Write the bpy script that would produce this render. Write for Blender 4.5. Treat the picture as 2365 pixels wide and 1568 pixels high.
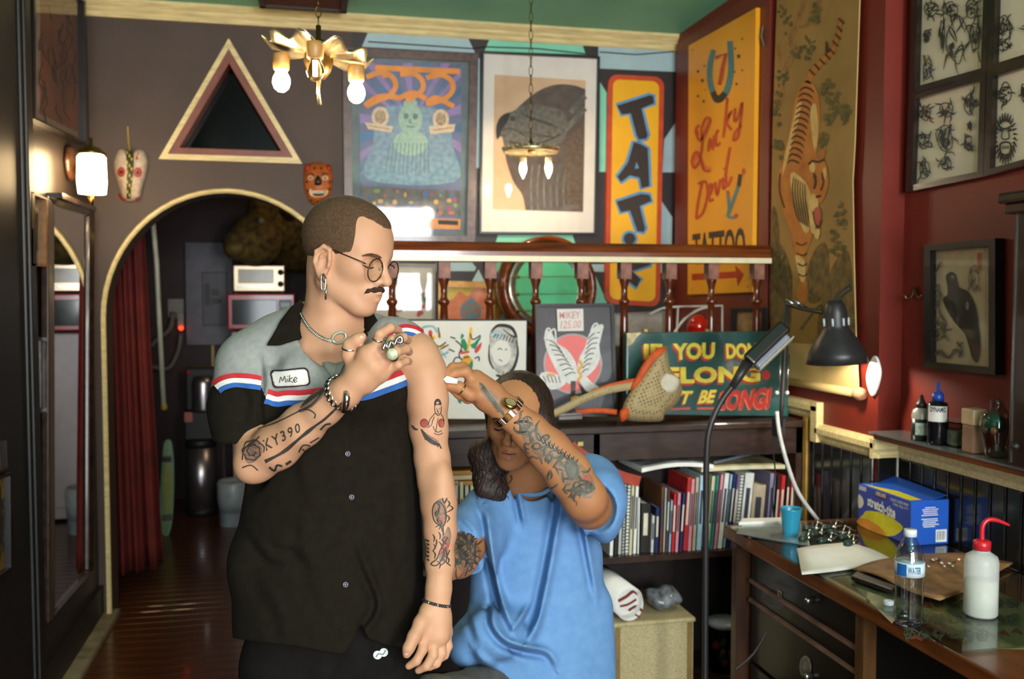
import bpy, bmesh, math, random
import numpy as np
from mathutils import Vector as V, Matrix, geometry, Euler
from mathutils.bvhtree import BVHTree
random.seed(7); np.random.seed(7)
for o in list(bpy.data.objects): bpy.data.objects.remove(o)
SC = bpy.context.scene; COL = SC.collection
# ------------------------------------------------------------------ camera
FPX, CX, CY, YAW, HZ = 2150.0, 1182.5, 784.0, math.radians(12.5), 680.0
PITCH = math.atan((CY-HZ)/FPX)
CAM = V((0, 0, 1.58))
cd = bpy.data.cameras.new('camera'); cam = bpy.data.objects.new('camera', cd); COL.objects.link(cam)
cam.location = CAM; cam.rotation_euler = (math.pi/2-PITCH, 0, -YAW)
cd.sensor_width = 36; cd.lens = FPX/2365*36; cd.clip_start = 0.05; cd.clip_end = 60
cd.dof.use_dof = True; cd.dof.focus_distance = 1.95; cd.dof.aperture_fstop = 4.0
SC.camera = cam
RM = Euler(cam.rotation_euler).to_matrix()
FWD = RM @ V((0, 0, -1))
# ------------------------------------------------------------------ view, world, daylight
SC.view_settings.view_transform = 'Standard'; SC.view_settings.look = 'None'
SC.view_settings.gamma = 1.0; SC.view_settings.use_curve_mapping = False
SC.view_settings.exposure = 0.18
try:
    SC.cycles.use_denoising = True; SC.cycles.max_bounces = 6; SC.cycles.diffuse_bounces = 3; SC.cycles.glossy_bounces = 3; SC.cycles.use_adaptive_sampling = True; SC.cycles.adaptive_threshold = .06; SC.cycles.adaptive_min_samples = 16; SC.cycles.sample_clamp_indirect = 4.0
    SC.cycles.transparent_max_bounces = 12
except Exception: pass
w = bpy.data.worlds.new('sky'); SC.world = w; w.use_nodes = True
bg = w.node_tree.nodes['Background']; bg.inputs[0].default_value = (0.80, 0.90, 1.0, 1); bg.inputs[1].default_value = 1.2
def area(name, loc, size, power, color, rot):
    l = bpy.data.lights.new(name, 'AREA'); l.shape = 'RECTANGLE'; l.size, l.size_y = size; l.energy = power; l.color = color
    o = bpy.data.objects.new(name, l); COL.objects.link(o); o.location = loc; o.rotation_euler = rot; return o
def point(name, loc, power, color, r=0.03):
    l = bpy.data.lights.new(name, 'POINT'); l.energy = power; l.color = color; l.shadow_soft_size = r
    o = bpy.data.objects.new(name, l); COL.objects.link(o); o.location = loc; return o
# daylight in the shop-front window behind the photographer (front wall at y = -2.6)
area('daylight_door', (1.25, -2.62, 1.9), (.72, 1.6), 165, (0.95, 0.98, 1.0), (math.radians(90), 0, 0))
area('daylight_window', (-.1, -2.62, 1.75), (1.6, 2.1), 120, (0.90, 0.96, 1.0), (math.radians(90), 0, 0))
# bare bulbs hanging over the front of the shop, behind the photographer
point('shop_bulb_a', (1.3, -.5, 2.45), 26, (1.0, .86, .68), .05); point('shop_bulb_b', (.2, -1.3, 2.5), 22, (1.0, .86, .68), .05); point('shop_bulb_c', (-.9, -.6, 2.5), 16, (1.0, .86, .68), .05)
# ------------------------------------------------------------------ helpers: rays and planes
def ray(px, py):
    return (RM @ V(((px-CX)/FPX, -(py-CY)/FPX, -1.0)))
def at_y(px, py, y): d = ray(px, py); return CAM + d*(y/d.y)
def at_x(px, py, x): d = ray(px, py); return CAM + d*(x/d.x)
def at_z(px, py, z): d = ray(px, py); return CAM + d*((z-CAM.z)/d.z)
def at_d(px, py, d): return CAM + ray(px, py)*d
class PL:                      # a plane; hit(px, py, off) puts a photo point on it, lifted by off along its normal
    def __init__(s, p, n): s.p = V(p); s.n = V(n).normalized()
    def hit(s, px, py, off=0.0):
        d = ray(px, py); p = s.p + s.n*off
        return CAM + d*((p-CAM).dot(s.n)/d.dot(s.n))
    def up(s, off): return PL(s.p+s.n*off, s.n)
def proj(p):
    q = RM.transposed() @ (V(p)-CAM); return (CX+FPX*q.x/-q.z, CY-FPX*q.y/-q.z)
# ------------------------------------------------------------------ helpers: objects
ORG = {}
def _link(o, parent):
    COL.objects.link(o)
    if parent is not None: o.parent = parent
    return o
def mk(name, vs, fs, mat, parent=None, smooth=False, **kw):
    org = ORG.get(parent.name, V((0, 0, 0))) if parent is not None else V((0, 0, 0))
    vs = [V(v) for v in vs]
    loc = V((0, 0, 0))
    if parent is None and vs:
        b = V((sum(v.x for v in vs)/len(vs), sum(v.y for v in vs)/len(vs), min(v.z for v in vs))); loc = b
    me = bpy.data.meshes.new(name)
    me.from_pydata([tuple(v-org-loc) for v in vs], [], [tuple(f) for f in fs]); me.update()
    bm = bmesh.new(); bm.from_mesh(me); bmesh.ops.recalc_face_normals(bm, faces=bm.faces); bm.to_mesh(me); bm.free()
    if smooth:
        for p in me.polygons: p.use_smooth = True
    if mat is not None: me.materials.append(mat)
    o = bpy.data.objects.new(name, me); _link(o, parent); o.location = loc
    ORG[o.name] = org+loc if parent is None else org
    for k, v in kw.items(): o[k] = v
    return o
def thing(name, label, cat, loc=(0, 0, 0), group=None, **kw):
    o = bpy.data.objects.new(name, None); COL.objects.link(o); o.location = loc; o.empty_display_size = 0.05
    o['label'] = label; o['category'] = cat
    if group: o['group'] = group
    for k, v in kw.items(): o[k] = v
    ORG[o.name] = V(loc); return o
def tag(o, label, cat, group=None):
    o['label'] = label; o['category'] = cat
    if group: o['group'] = group
    return o
def struct(o): o['kind'] = 'structure'; return o
class MB:                      # mesh builder
    def __init__(s): s.v = []; s.f = []
    def add(s, vs, fs):
        n = len(s.v); s.v += [V(v) for v in vs]; s.f += [tuple(i+n for i in f) for f in fs]; return s
    def box(s, lo, hi, rot=None, piv=None):
        x0, y0, z0 = lo; x1, y1, z1 = hi
        vs = [V(p) for p in ((x0,y0,z0),(x1,y0,z0),(x1,y1,z0),(x0,y1,z0),(x0,y0,z1),(x1,y0,z1),(x1,y1,z1),(x0,y1,z1))]
        if rot is not None:
            c = V(piv) if piv is not None else (V(lo)+V(hi))/2
            vs = [c + rot @ (p-c) for p in vs]
        return s.add(vs, [(0,3,2,1),(4,5,6,7),(0,1,5,4),(1,2,6,5),(2,3,7,6),(3,0,4,7)])
    def tube(s, pts, r, seg=10, cap=True, closed=False):
        pts = [V(p) for p in pts]; n = len(pts); rs = r if isinstance(r, (list, tuple)) else [r]*n
        base = len(s.v); prev = None
        for i, p in enumerate(pts):
            if closed: t = pts[(i+1) % n]-pts[i-1]
            else: t = pts[min(i+1, n-1)]-pts[max(i-1, 0)]
            t = t.normalized() if t.length > 1e-9 else V((0, 0, 1))
            if prev is None:
                a = V((0, 0, 1)) if abs(t.z) < .9 else V((1, 0, 0)); u = t.cross(a).normalized()
            else:
                u = (prev-t*prev.dot(t)); u = u.normalized() if u.length > 1e-6 else t.orthogonal().normalized()
            prev = u; q = t.cross(u)
            for k in range(seg):
                an = 2*math.pi*k/seg; s.v.append(p+(u*math.cos(an)+q*math.sin(an))*rs[i])
        m = n if closed else n-1
        for i in range(m):
            for k in range(seg):
                a = base+i*seg+k; b = base+i*seg+(k+1) % seg; j = (i+1) % n
                s.f.append((a, b, base+j*seg+(k+1) % seg, base+j*seg+k))
        if cap and not closed:
            s.f.append(tuple(base+k for k in range(seg))[::-1]); s.f.append(tuple(base+(n-1)*seg+k for k in range(seg)))
        return s
    def lathe(s, prof, c=(0, 0, 0), seg=24, axis=None, sx=1, sy=1):
        c = V(c); M = V((0, 0, 1)).rotation_difference(V(axis)).to_matrix() if axis is not None else Matrix.Identity(3)
        base = len(s.v); n = len(prof)
        for (r, z) in prof:
            for k in range(seg):
                a = 2*math.pi*k/seg; s.v.append(c+M @ V((r*sx*math.cos(a), r*sy*math.sin(a), z)))
        for i in range(n-1):
            for k in range(seg):
                s.f.append((base+i*seg+k, base+i*seg+(k+1) % seg, base+(i+1)*seg+(k+1) % seg, base+(i+1)*seg+k))
        if tuple(prof[0]) == tuple(prof[-1]): return s
        if prof[0][0] > 1e-6: s.f.append(tuple(base+k for k in range(seg))[::-1])
        if prof[-1][0] > 1e-6: s.f.append(tuple(base+(n-1)*seg+k for k in range(seg)))
        return s
    def prism(s, loop, ext):   # 3-D loop extruded by the vector ext (towards the back)
        n = len(loop); loop = [V(p) for p in loop]; ext = V(ext)
        tris = geometry.tessellate_polygon([loop])
        return s.add(loop+[p+ext for p in loop], [tuple(t) for t in tris]+[tuple(i+n for i in reversed(t)) for t in tris]+[(i, (i+1) % n, (i+1) % n+n, i+n) for i in range(n)])
    def flat(s, loop):
        loop = [V(p) for p in loop]; return s.add(loop, [tuple(t) for t in geometry.tessellate_polygon([loop])])
    def sph(s, c, r, seg=14, rings=8, R=None):
        rx, ry, rz = r if isinstance(r, (tuple, list)) else (r, r, r)
        c = V(c); base = len(s.v)
        for i in range(rings+1):
            th = math.pi*i/rings
            for k in range(seg):
                a = 2*math.pi*k/seg; p = V((rx*math.sin(th)*math.cos(a), ry*math.sin(th)*math.sin(a), rz*math.cos(th)))
                s.v.append(c+(R @ p if R is not None else p))
        for i in range(rings):
            for k in range(seg):
                s.f.append((base+i*seg+k, base+(i+1)*seg+k, base+(i+1)*seg+(k+1) % seg, base+i*seg+(k+1) % seg))
        return s
    def ob(s, name, mat, parent=None, smooth=False, **kw):
        return mk(name, s.v, s.f, mat, parent, smooth, **kw)
def bevel(o, w=0.004, seg=2):
    m = o.modifiers.new('bevel', 'BEVEL'); m.width = w; m.segments = seg; m.limit_method = 'ANGLE'; m.angle_limit = math.radians(40)
    return o
# flat print drawn on a plane in photo points --------------------------------------------------
def offs(pts, w, closed=False):
    n = len(pts); L = []; R = []
    for i in range(n):
        a = pts[i-1] if (i > 0 or closed) else pts[i]; b = pts[(i+1) % n] if (i < n-1 or closed) else pts[i]
        tx, ty = b[0]-a[0], b[1]-a[1]; l = math.hypot(tx, ty) or 1; nx, ny = -ty/l, tx/l
        ww = w[i] if isinstance(w, (list, tuple)) else w
        L.append((pts[i][0]+nx*ww/2, pts[i][1]+ny*ww/2)); R.append((pts[i][0]-nx*ww/2, pts[i][1]-ny*ww/2))
    return L, R
def smooth2(pts, k=4, closed=False):     # Catmull-Rom through photo points
    out = []; n = len(pts)
    rng = n if closed else n-1
    for i in range(rng):
        p0 = pts[(i-1) % n] if (closed or i > 0) else pts[i]; p1 = pts[i]; p2 = pts[(i+1) % n]; p3 = pts[(i+2) % n] if (closed or i+2 < n) else pts[(i+1) % n]
        for j in range(k):
            t = j/k; out.append(tuple(.5*((2*b)+(-a+c)*t+(2*a-5*b+4*c-d)*t*t+(-a+3*b-3*c+d)*t**3) for a, b, c, d in zip(p0, p1, p2, p3)))
    if not closed: out.append(tuple(pts[-1]))
    return out
class Art:                      # collects flat ink on any surface function hit(px, py, off)
    def __init__(s, hit, off=.001): s.h = hit; s.o = off; s.m = MB(); s.n = 0
    def poly(s, pts, sm=0):
        if sm: pts = smooth2(pts, sm, True)
        s.o += 2.5e-5; s.n += 1
        s.m.flat([s.h(x, y, s.o) for x, y in pts]); return s
    def line(s, pts, w, sm=4, closed=False):
        if sm and len(pts) > 2:
            if isinstance(w, (list, tuple)):
                ww = smooth2([(q,) for q in w], sm, closed); w = [q[0] for q in ww]
            pts = smooth2(pts, sm, closed)
        s.o += 2.5e-5; s.n += 1
        L, R = offs(pts, w, closed); n = len(pts)
        vs = [s.h(x, y, s.o) for x, y in L]+[s.h(x, y, s.o) for x, y in R]
        s.m.add(vs, [(i, (i+1) % n, (i+1) % n+n, i+n) for i in range(n if closed else n-1)]); return s
    def lines(s, ls, w, sm=4):
        for l in ls: s.line(l, w, sm)
        return s
    def disc(s, cx, cy, rx, ry=None, seg=20, rot=0):
        ry = ry or rx; c, q = math.cos(rot), math.sin(rot)
        return s.poly([(cx+rx*math.cos(a)*c-ry*math.sin(a)*q, cy+rx*math.cos(a)*q+ry*math.sin(a)*c) for a in [2*math.pi*k/seg for k in range(seg)]])
    def ring(s, cx, cy, rx, ry, w, seg=24):
        return s.line([(cx+rx*math.cos(2*math.pi*k/seg), cy+ry*math.sin(2*math.pi*k/seg)) for k in range(seg)], w, 0, True)
    def ob(s, name, mat, parent):
        o = s.m.ob(name, mat, parent)
        if s.n > 1: o['kind'] = 'stuff'
        return o
def font(text, bold=0.0, shear=0.0, spacing=1.0):
    c = bpy.data.curves.new('t', 'FONT'); c.body = text; c.size = 1; c.offset = bold; c.shear = shear; c.space_character = spacing; c.resolution_u = 3
    o = bpy.data.objects.new('t', c); COL.objects.link(o)
    me = bpy.data.meshes.new_from_object(o.evaluated_get(bpy.context.evaluated_depsgraph_get()))
    vs = [v.co.copy() for v in me.vertices]; fs = [tuple(p.vertices) for p in me.polygons]
    bpy.data.objects.remove(o); bpy.data.curves.remove(c); bpy.data.meshes.remove(me)
    return vs, fs
def text_px(text, hit, quad, off=.001, bold=0.0, shear=0.0, mb=None, spacing=1.0):
    """letters filling the photo quad (tl, tr, br, bl)"""
    vs, fs = font(text, bold, shear, spacing); mb = mb or MB()
    x0 = min(v.x for v in vs); x1 = max(v.x for v in vs); y0 = min(v.y for v in vs); y1 = max(v.y for v in vs)
    tl, tr, br, bl = quad; out = []
    for v in vs:
        a = (v.x-x0)/(x1-x0); b = (v.y-y0)/(y1-y0)
        X = (bl[0]*(1-a)+br[0]*a)*(1-b)+(tl[0]*(1-a)+tr[0]*a)*b; Y = (bl[1]*(1-a)+br[1]*a)*(1-b)+(tl[1]*(1-a)+tr[1]*a)*b
        out.append(hit(X, Y, off))
    mb.add(out, fs); return mb
# ------------------------------------------------------------------ materials
MATS = {}
def lin(h):
    h = h.lstrip('#'); c = [int(h[i:i+2], 16)/255 for i in (0, 2, 4)]
    return tuple(x/12.92 if x <= .04045 else ((x+.055)/1.055)**2.4 for x in c)+(1,)
def M(name, hexc, rough=.5, metal=0, var=.10, scale=14, bump=0, hex2=None, spec=.5, coat=0, emit=0, trans=0, alpha=1, sss=0, stretch=None, bscale=None, ior=1.45):
    if name in MATS: return MATS[name]
    m = bpy.data.materials.new(name); m.use_nodes = True; nt = m.node_tree; N = nt.nodes; L = nt.links; b = N['Principled BSDF']
    c = lin(hexc); b.inputs['Roughness'].default_value = rough; b.inputs['Metallic'].default_value = metal
    b.inputs['Specular IOR Level'].default_value = spec; b.inputs['IOR'].default_value = ior
    if coat: b.inputs['Coat Weight'].default_value = coat; b.inputs['Coat Roughness'].default_value = .08
    if trans: b.inputs['Transmission Weight'].default_value = trans
    if alpha < 1: b.inputs['Alpha'].default_value = alpha
    if sss:
        b.inputs['Subsurface Weight'].default_value = sss; b.inputs['Subsurface Radius'].default_value = (.012, .005, .003); b.inputs['Subsurface Scale'].default_value = .6
    b.inputs['Base Color'].default_value = c
    if var or hex2:
        tc = N.new('ShaderNodeTexCoord'); mp = N.new('ShaderNodeMapping'); nz = N.new('ShaderNodeTexNoise'); mx = N.new('ShaderNodeMix'); mx.data_type = 'RGBA'
        L.new(tc.outputs['Object'], mp.inputs[0]); L.new(mp.outputs[0], nz.inputs['Vector']); nz.inputs['Scale'].default_value = scale; nz.inputs['Detail'].default_value = 5
        if stretch: mp.inputs['Scale'].default_value = stretch
        c2 = lin(hex2) if hex2 else tuple(max(0, x*(1-2.2*var)) for x in c[:3])+(1,)
        c1 = c if hex2 else tuple(min(1, x*(1+var)) for x in c[:3])+(1,)
        rp = N.new('ShaderNodeMapRange'); rp.inputs[1].default_value = .32; rp.inputs[2].default_value = .68
        L.new(nz.outputs[0], rp.inputs[0]); L.new(rp.outputs[0], mx.inputs[0]); mx.inputs[6].default_value = c1; mx.inputs[7].default_value = c2
        L.new(mx.outputs[2], b.inputs['Base Color'])
        if bump:
            bp = N.new('ShaderNodeBump'); bp.inputs['Strength'].default_value = bump; bp.inputs['Distance'].default_value = .004
            if bscale:
                n2 = N.new('ShaderNodeTexNoise'); n2.inputs['Scale'].default_value = bscale; L.new(mp.outputs[0], n2.inputs['Vector']); L.new(n2.outputs[0], bp.inputs['Height'])
            else: L.new(nz.outputs[0], bp.inputs['Height'])
            L.new(bp.outputs[0], b.inputs['Normal'])
    if emit: b.inputs['Emission Color'].default_value = c; b.inputs['Emission Strength'].default_value = emit
    MATS[name] = m; return m
def GL(name, tint='#ffffff', refl=1.0, rough=.02):   # thin clear pane: sees through, mirrors by Fresnel
    if name in MATS: return MATS[name]
    m = bpy.data.materials.new(name); m.use_nodes = True; nt = m.node_tree; N = nt.nodes; L = nt.links
    for n in list(N):
        if n.type != 'OUTPUT_MATERIAL': N.remove(n)
    tr = N.new('ShaderNodeBsdfTransparent'); tr.inputs[0].default_value = lin(tint); gl = N.new('ShaderNodeBsdfGlossy'); gl.inputs['Roughness'].default_value = rough
    fr = N.new('ShaderNodeLayerWeight'); fr.inputs[0].default_value = .5; po = N.new('ShaderNodeMath'); po.operation = 'POWER'; po.inputs[1].default_value = 5
    mu = N.new('ShaderNodeMath'); mu.operation = 'MULTIPLY_ADD'; mu.inputs[1].default_value = .9*refl; mu.inputs[2].default_value = .04*refl
    mx = N.new('ShaderNodeMixShader'); L.new(fr.outputs['Facing'], po.inputs[0]); L.new(po.outputs[0], mu.inputs[0]); L.new(mu.outputs[0], mx.inputs[0]); L.new(tr.outputs[0], mx.inputs[1]); L.new(gl.outputs[0], mx.inputs[2])
    L.new(mx.outputs[0], N['Material Output'].inputs[0]); MATS[name] = m; return m
def wood(name, a, b, rough=.35, stretch=(1, 14, 14), scale=3, coat=.2):
    return M(name, a, rough, hex2=b, stretch=stretch, scale=scale, coat=coat)
# ================================================================== THE ROOM
YB, XA, XB, YS, XL, ZC = 4.82, 1.98, 2.07, 2.93, -1.0, 2.98
m_grey = M('wall_mauve', '#47382f', .6, var=.05, scale=5)
m_dark = M('wall_dark', '#2a2120', .5, var=.05, scale=5)
m_red = M('wall_red', '#6e2013', .5, var=.05, scale=4, bump=.05, bscale=60)
m_redp = M('wall_red_brown', '#70281c', .4, var=.08, scale=4)
m_teal = M('ceiling_green', '#6fb899', .5, var=.05, scale=3)
m_cream = M('cream_paint', '#d8c48c', .4, var=.10, scale=9, stretch=(1, 8, 8))
m_black = M('black_gloss', '#14110f', .22, var=.05, scale=8, coat=.3)
m_blackm = M('black_matte', '#191614', .55, var=.05)
m_floor = wood('floor_board', '#5a2f17', '#2e170b', .28, (2, 22, 22), 2.2, .25)
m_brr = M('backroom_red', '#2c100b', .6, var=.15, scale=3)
# floor of single boards laid across the room
fl = mk('floor', *(lambda b: (b.v, b.f))(MB().box((-2.3, -2.7, -.06), (2.3, 7.7, -.014))), M('floor_under', '#1a0d07', .7))
struct(fl)
bm_ = MB(); 
pw = .083; i = 0; y = 2.2; first = None
while y < 7.6:
    a = -2.2 if y < YB else -2.2
    if first is None:
        first = MB().box((-2.2, y, -.014), (2.2, y+pw-.004, 0)).ob('plank', m_floor, fl)
        bevel(first, .002, 1)
        y0 = y
    else:
        c = first.copy(); COL.objects.link(c); c.parent = fl; c.location = first.location + V((random.uniform(-.0, .0), y-y0, 0))
    y += pw
MB().box((-2.2, -2.6, -.014), (2.2, 2.196, 0)).ob('plank_field', m_floor, fl)
# back wall with the arch and the triangular opening
def arch_pts(rx, rz, x0=-.37, zs=1.46, n=28):
    return [(x0+rx*math.cos(math.pi*(1-k/n)), zs+rz*math.sin(math.pi*(1-k/n))) for k in range(n+1)]
AR = arch_pts(.572, .618)
def tri3(y): return [at_y(528, 112, y), at_y(392, 350, y), at_y(672, 360, y)]
outer = [(XL-.8, 0), (-.37-.572, 0)]+AR+[(-.37+.572, 0), (XA+.1, 0), (XA+.1, ZC+.05), (XL-.8, ZC+.05)]
hole = [(p.x, p.z) for p in tri3(YB)]
def wall2d(outer, holes, y0, y1):
    allp = outer[:]; loops = [[V((x, z, 0)) for x, z in outer]]
    for h in holes: allp += h; loops.append([V((x, z, 0)) for x, z in h])
    tri = [tuple(t) for t in geometry.tessellate_polygon(loops)]; n = len(allp)
    vs = [V((x, y0, z)) for x, z in allp]+[V((x, y1, z)) for x, z in allp]; fs = tri+[tuple(i+n for i in t[::-1]) for t in tri]
    b = 0
    for lp in [outer]+holes:
        k = len(lp); fs += [(b+i, b+(i+1) % k, b+(i+1) % k+n, b+i+n) for i in range(k)]; b += k
    return vs, fs
wb = struct(mk('wall_back', *wall2d(outer, [hole], YB, YB+.16), m_grey))
# arch moulding
def sweep(path, prof, name, mat, parent=None):   # path of (x,z) on the back wall, prof of (across, out)
    n = len(path); vs = []; fs = []; k = len(prof)
    for i in range(n):
        a = path[max(i-1, 0)]; b = path[min(i+1, n-1)]; tx, tz = b[0]-a[0], b[1]-a[1]; l = math.hypot(tx, tz); nx, nz = -tz/l, tx/l
        for (ac, ou) in prof: vs.append((path[i][0]+nx*ac, YB-ou, path[i][1]+nz*ac))
    for i in range(n-1):
        for j in range(k): fs.append((i*k+j, i*k+(j+1) % k, (i+1)*k+(j+1) % k, (i+1)*k+j))
    fs += [tuple(range(k)), tuple((n-1)*k+j for j in range(k))]
    return mk(name, vs, fs, mat, parent)
path = [(-.37-.572, 0), (-.37-.572, .7)]+AR+[(-.37+.572, .7), (-.37+.572, 0)]
at1 = sweep(path, [(0, 0), (0, .016), (.008, .024), (.02, .022), (.025, .01), (.025, 0)], 'trim_1', m_cream); struct(at1)
# triangular opening: cream band, brown reveal
tw = thing('window_1', 'triangular wall opening with cream outer frame and brown inner frame', 'window', at_y(530, 370, YB-.02)); struct(tw)
def tri_band(o, i, y0, y1, name, mat):
    for k in range(3):
        a, b = o[k], o[(k+1) % 3]; c, d = i[(k+1) % 3], i[k]
        MB().prism([at_y(*a, y0), at_y(*b, y0), at_y(*c, y0), at_y(*d, y0)], (0, y1-y0, 0)).ob(name, mat, tw)
T0 = [(528, 88), (366, 367), (698, 378)]; T1 = [(528, 112), (387, 355), (677, 364)]; T2 = [(529, 146), (414, 341), (650, 349)]
tri_band(T0, T1, YB-.028, YB+.0, 'outer_frame', m_cream)
tri_band(T1, T2, YB-.012, YB+.1, 'inner_frame', M('tri_brown', '#7a4230', .45, var=.1))
MB().prism([at_y(*p, YB+.105) for p in T2], (0, .004, 0)).ob('pane', GL('dark_pane', '#221c14', .35), tw)
MB().tube([at_y(x, y, 5.3) for x, y in smooth2([(400, 280), (470, 296), (540, 290), (620, 276), (690, 272)], 4)], .008, 6).ob('loose_wire', M('wire_pale', '#8a8468', .6), wb)
# mural
PB = PL((0, YB, 0), (0, -1, 0))
mu = Art(PB.hit, .0015); mu.poly([(812, 60), (1568, 100), (1568, 800), (812, 800)]); mu.ob('mural_ground', m_dark, wb)
m_pb = M('paint_pale_blue', '#9fb9bd', .5, var=.03); m_mint = M('paint_mint', '#7cc9ab', .5, var=.03)
for P in ([(850, 74), (1082, 90), (1097, 122), (836, 108)], [(1382, 104), (1562, 112), (1562, 166), (1382, 158)], [(1100, 135), (1108, 135), (1107, 388), (1099, 388)],
          [(1560, 283), (1534, 322), (1530, 398), (1558, 398)], [(1528, 464), (1553, 502), (1551, 600), (1526, 600)], [(1352, 610), (1400, 610), (1398, 628), (1352, 626)],
          [(1105, 622), (1090, 650), (1119, 650)], [(1008, 606), (1090, 606), (1100, 618), (1096, 626), (1008, 626)], [(1525, 606), (1532, 606), (1532, 630), (1525, 630)], [(1160, 720), (1148, 750), (1172, 750)]):
    Art(PB.hit, .003).poly(P).ob('painted_shape', m_pb, wb)
for P in ([(1130, 92), (1345, 104), (1353, 126), (1119, 118)], [(1386, 190), (1403, 217), (1401, 397), (1384, 397)], [(1150, 543), (1322, 543), (1342, 600), (1133, 600)],
          [(1118, 606), (1180, 606), (1172, 628), (1122, 626)], [(1372, 630), (1403, 702), (1360, 702)]):
    Art(PB.hit, .003).poly(P).ob('painted_shape', m_mint, wb)
# cornice (trim) and ceiling
def extrude_prof(prof, a, b, up, out, name, mat):      # straight moulding from a to b; prof (out, up)
    a = V(a); b = V(b); up = V(up); out = V(out); k = len(prof)
    vs = [a+out*o+up*u for o, u in prof]+[b+out*o+up*u for o, u in prof]
    fs = [(j, (j+1) % k, k+(j+1) % k, k+j) for j in range(k)]+[tuple(range(k)), tuple(range(k, 2*k))]
    return mk(name, vs, fs, mat)
CP = [(0, 0), (.012, .0), (.018, .01), (.018, .022), (.03, .034), (.03, .046), (.05, .066), (.05, .08), (0, .08)]
struct(extrude_prof(CP, (XL-.1, YB, 2.90), (XA, YB, 2.90), (0, 0, 1), (0, -1, 0), 'trim_2', m_cream))
struct(MB().box((-2.3, -2.7, ZC), (2.3, YB+.16, ZC+.08)).ob('ceiling', m_teal))
struct(MB().box((-1.9, YB+.16, ZC), (2.3, 7.7, ZC+.08)).ob('ceiling_back', M('backceil', '#20140f', .7)))
# picture rail cable on the mural
MB().tube([at_y(850, 96, YB-.01), at_y(1090, 112, YB-.01), at_y(1120, 108, YB-.01), at_y(1240, 112, YB-.01), at_y(1352, 124, YB-.01)], .003, 6).ob('wire', m_blackm, wb)
MB().tube([at_y(1385, 120, YB-.01), at_y(1470, 126, YB-.01), at_y(1556, 119, YB-.01)], .003, 6).ob('wire', m_blackm, wb)
# right wall: deeper part A, step, part B
wr = struct(MB().box((XA, YS, 0), (XA+.3, YB+.16, ZC)).ob('wall_right', m_red))
MB().box((XB, -2.7, 0), (XB+.3, YS, ZC)).ob('front_stretch', m_red, wr)
PA = PL((XA, 0, 0), (-1, 0, 0)); PBr = PL((XB, 0, 0), (-1, 0, 0)); PST = PL((0, YS, 0), (0, -1, 0))
m_groove = M('red_panel_edge', '#5c1f16', .4)
# brown-red board the yellow sign is screwed to
bd = MB(); y1 = at_x(1568, 500, XA).y; y2 = at_x(1783, 500, XA).y
bd.box((XA-.022, y2, 1.12), (XA, y1, ZC-.06)).ob('backing_board', m_redp, wr)
# wainscot below the chair rail: single beaded boards
m_bead = M('bead_black', '#12110f', .2, var=.1, scale=6, coat=.4)
first = None; k = 0; y = YS-.005
for (x, ya, yb) in ((XB, .9, YS-.002), (XA, YS+.01, 3.40)):
    y = ya
    while y < yb-.02:
        if first is None:
            first = MB().box((x-.014, y, 0.1), (x-.001, y+.06, 1.0)).ob('board', m_bead, wr); bevel(first, .006, 2); fx, fy = x, y
        else:
            c = first.copy(); COL.objects.link(c); c.parent = wr; c.location = first.location+V((x-fx, y-fy, 0))
        y += .065
MB().box((XA, YS-.012, .1), (XB, YS-.001, 1.0)).ob('board', m_bead, wr)
# chair rail (cream moulding), stepping down from the bookcase
RP = [(0, 0), (.012, 0), (.018, .012), (.018, .022), (.03, .036), (.03, .055), (.02, .068), (0, .072)]
struct(extrude_prof(RP, (XA, 3.30, 1.0), (XA, YS-.018, 1.0), (0, 0, 1), (-1, 0, 0), 'trim_3', m_cream))
struct(extrude_prof(RP, (XA-.03, YS, 1.0), (XB, YS, 1.0), (0, 0, 1), (0, -1, 0), 'trim_4', m_cream))
struct(extrude_prof(RP, (XB, YS-.018, 1.0), (XB, .9, 1.0), (0, 0, 1), (-1, 0, 0), 'trim_5', m_cream))
struct(extrude_prof(RP, (XA, 3.73, 1.085), (XA, 3.29, 1.085), (0, 0, 1), (-1, 0, 0), 'trim_6', m_cream))
struct(MB().box((XA-.03, 3.285, 1.0), (XA, 3.33, 1.157)).ob('trim_7', m_cream))
struct(MB().box((XA-.022, 3.372, .1), (XA, 3.398, 1.085)).ob('trim_8', M('gilt_edge', '#a9853e', .4, var=.15)))
struct(MB().box((XB-.02, YS-.016, .1), (XB-.014, YS-.008, 1.0)).ob('trim_9', M('pale_strip', '#b9b6a6', .3)))
# left wall, its dark pillar, and the unseen rest of the shop
wl = struct(MB().box((XL-.15, 2.6, 0), (XL, YB, ZC)).ob('wall_left', M('wall_left_dark', '#2e2724', .4, var=.08, scale=5)))
MB().box((-2.3, 2.6, 0), (XL-.15, 2.75, ZC)).ob('return', m_dark, wl)
MB().box((-2.3, -2.7, 0), (-2.15, 2.6, ZC)).ob('near_stretch', m_dark, wl)
pz = thing('dark_door_frame', 'tall black moulded door frame at the edge of the photograph', 'door frame', at_x(30, 900, XL+.02).xyz)
ya, yb_ = at_x(0, 700, XL).y-.35, at_x(52, 700, XL).y
MB().box((XL, ya, 0), (XL+.05, yb_, ZC-.02)).ob('jamb', M('frame_black', '#1b1a19', .4), pz)
MB().box((XL, yb_, 0), (XL+.03, yb_+.025, ZC-.02)).ob('moulding', M('frame_black', '#1b1a19', .4), pz)
for q in (.1, .16): MB().tube([(XL+.052, yb_-q, 0), (XL+.052, yb_-q, ZC-.03)], .008, 8).ob('bead', M('frame_black', '#1b1a19', .4), pz)
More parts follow.
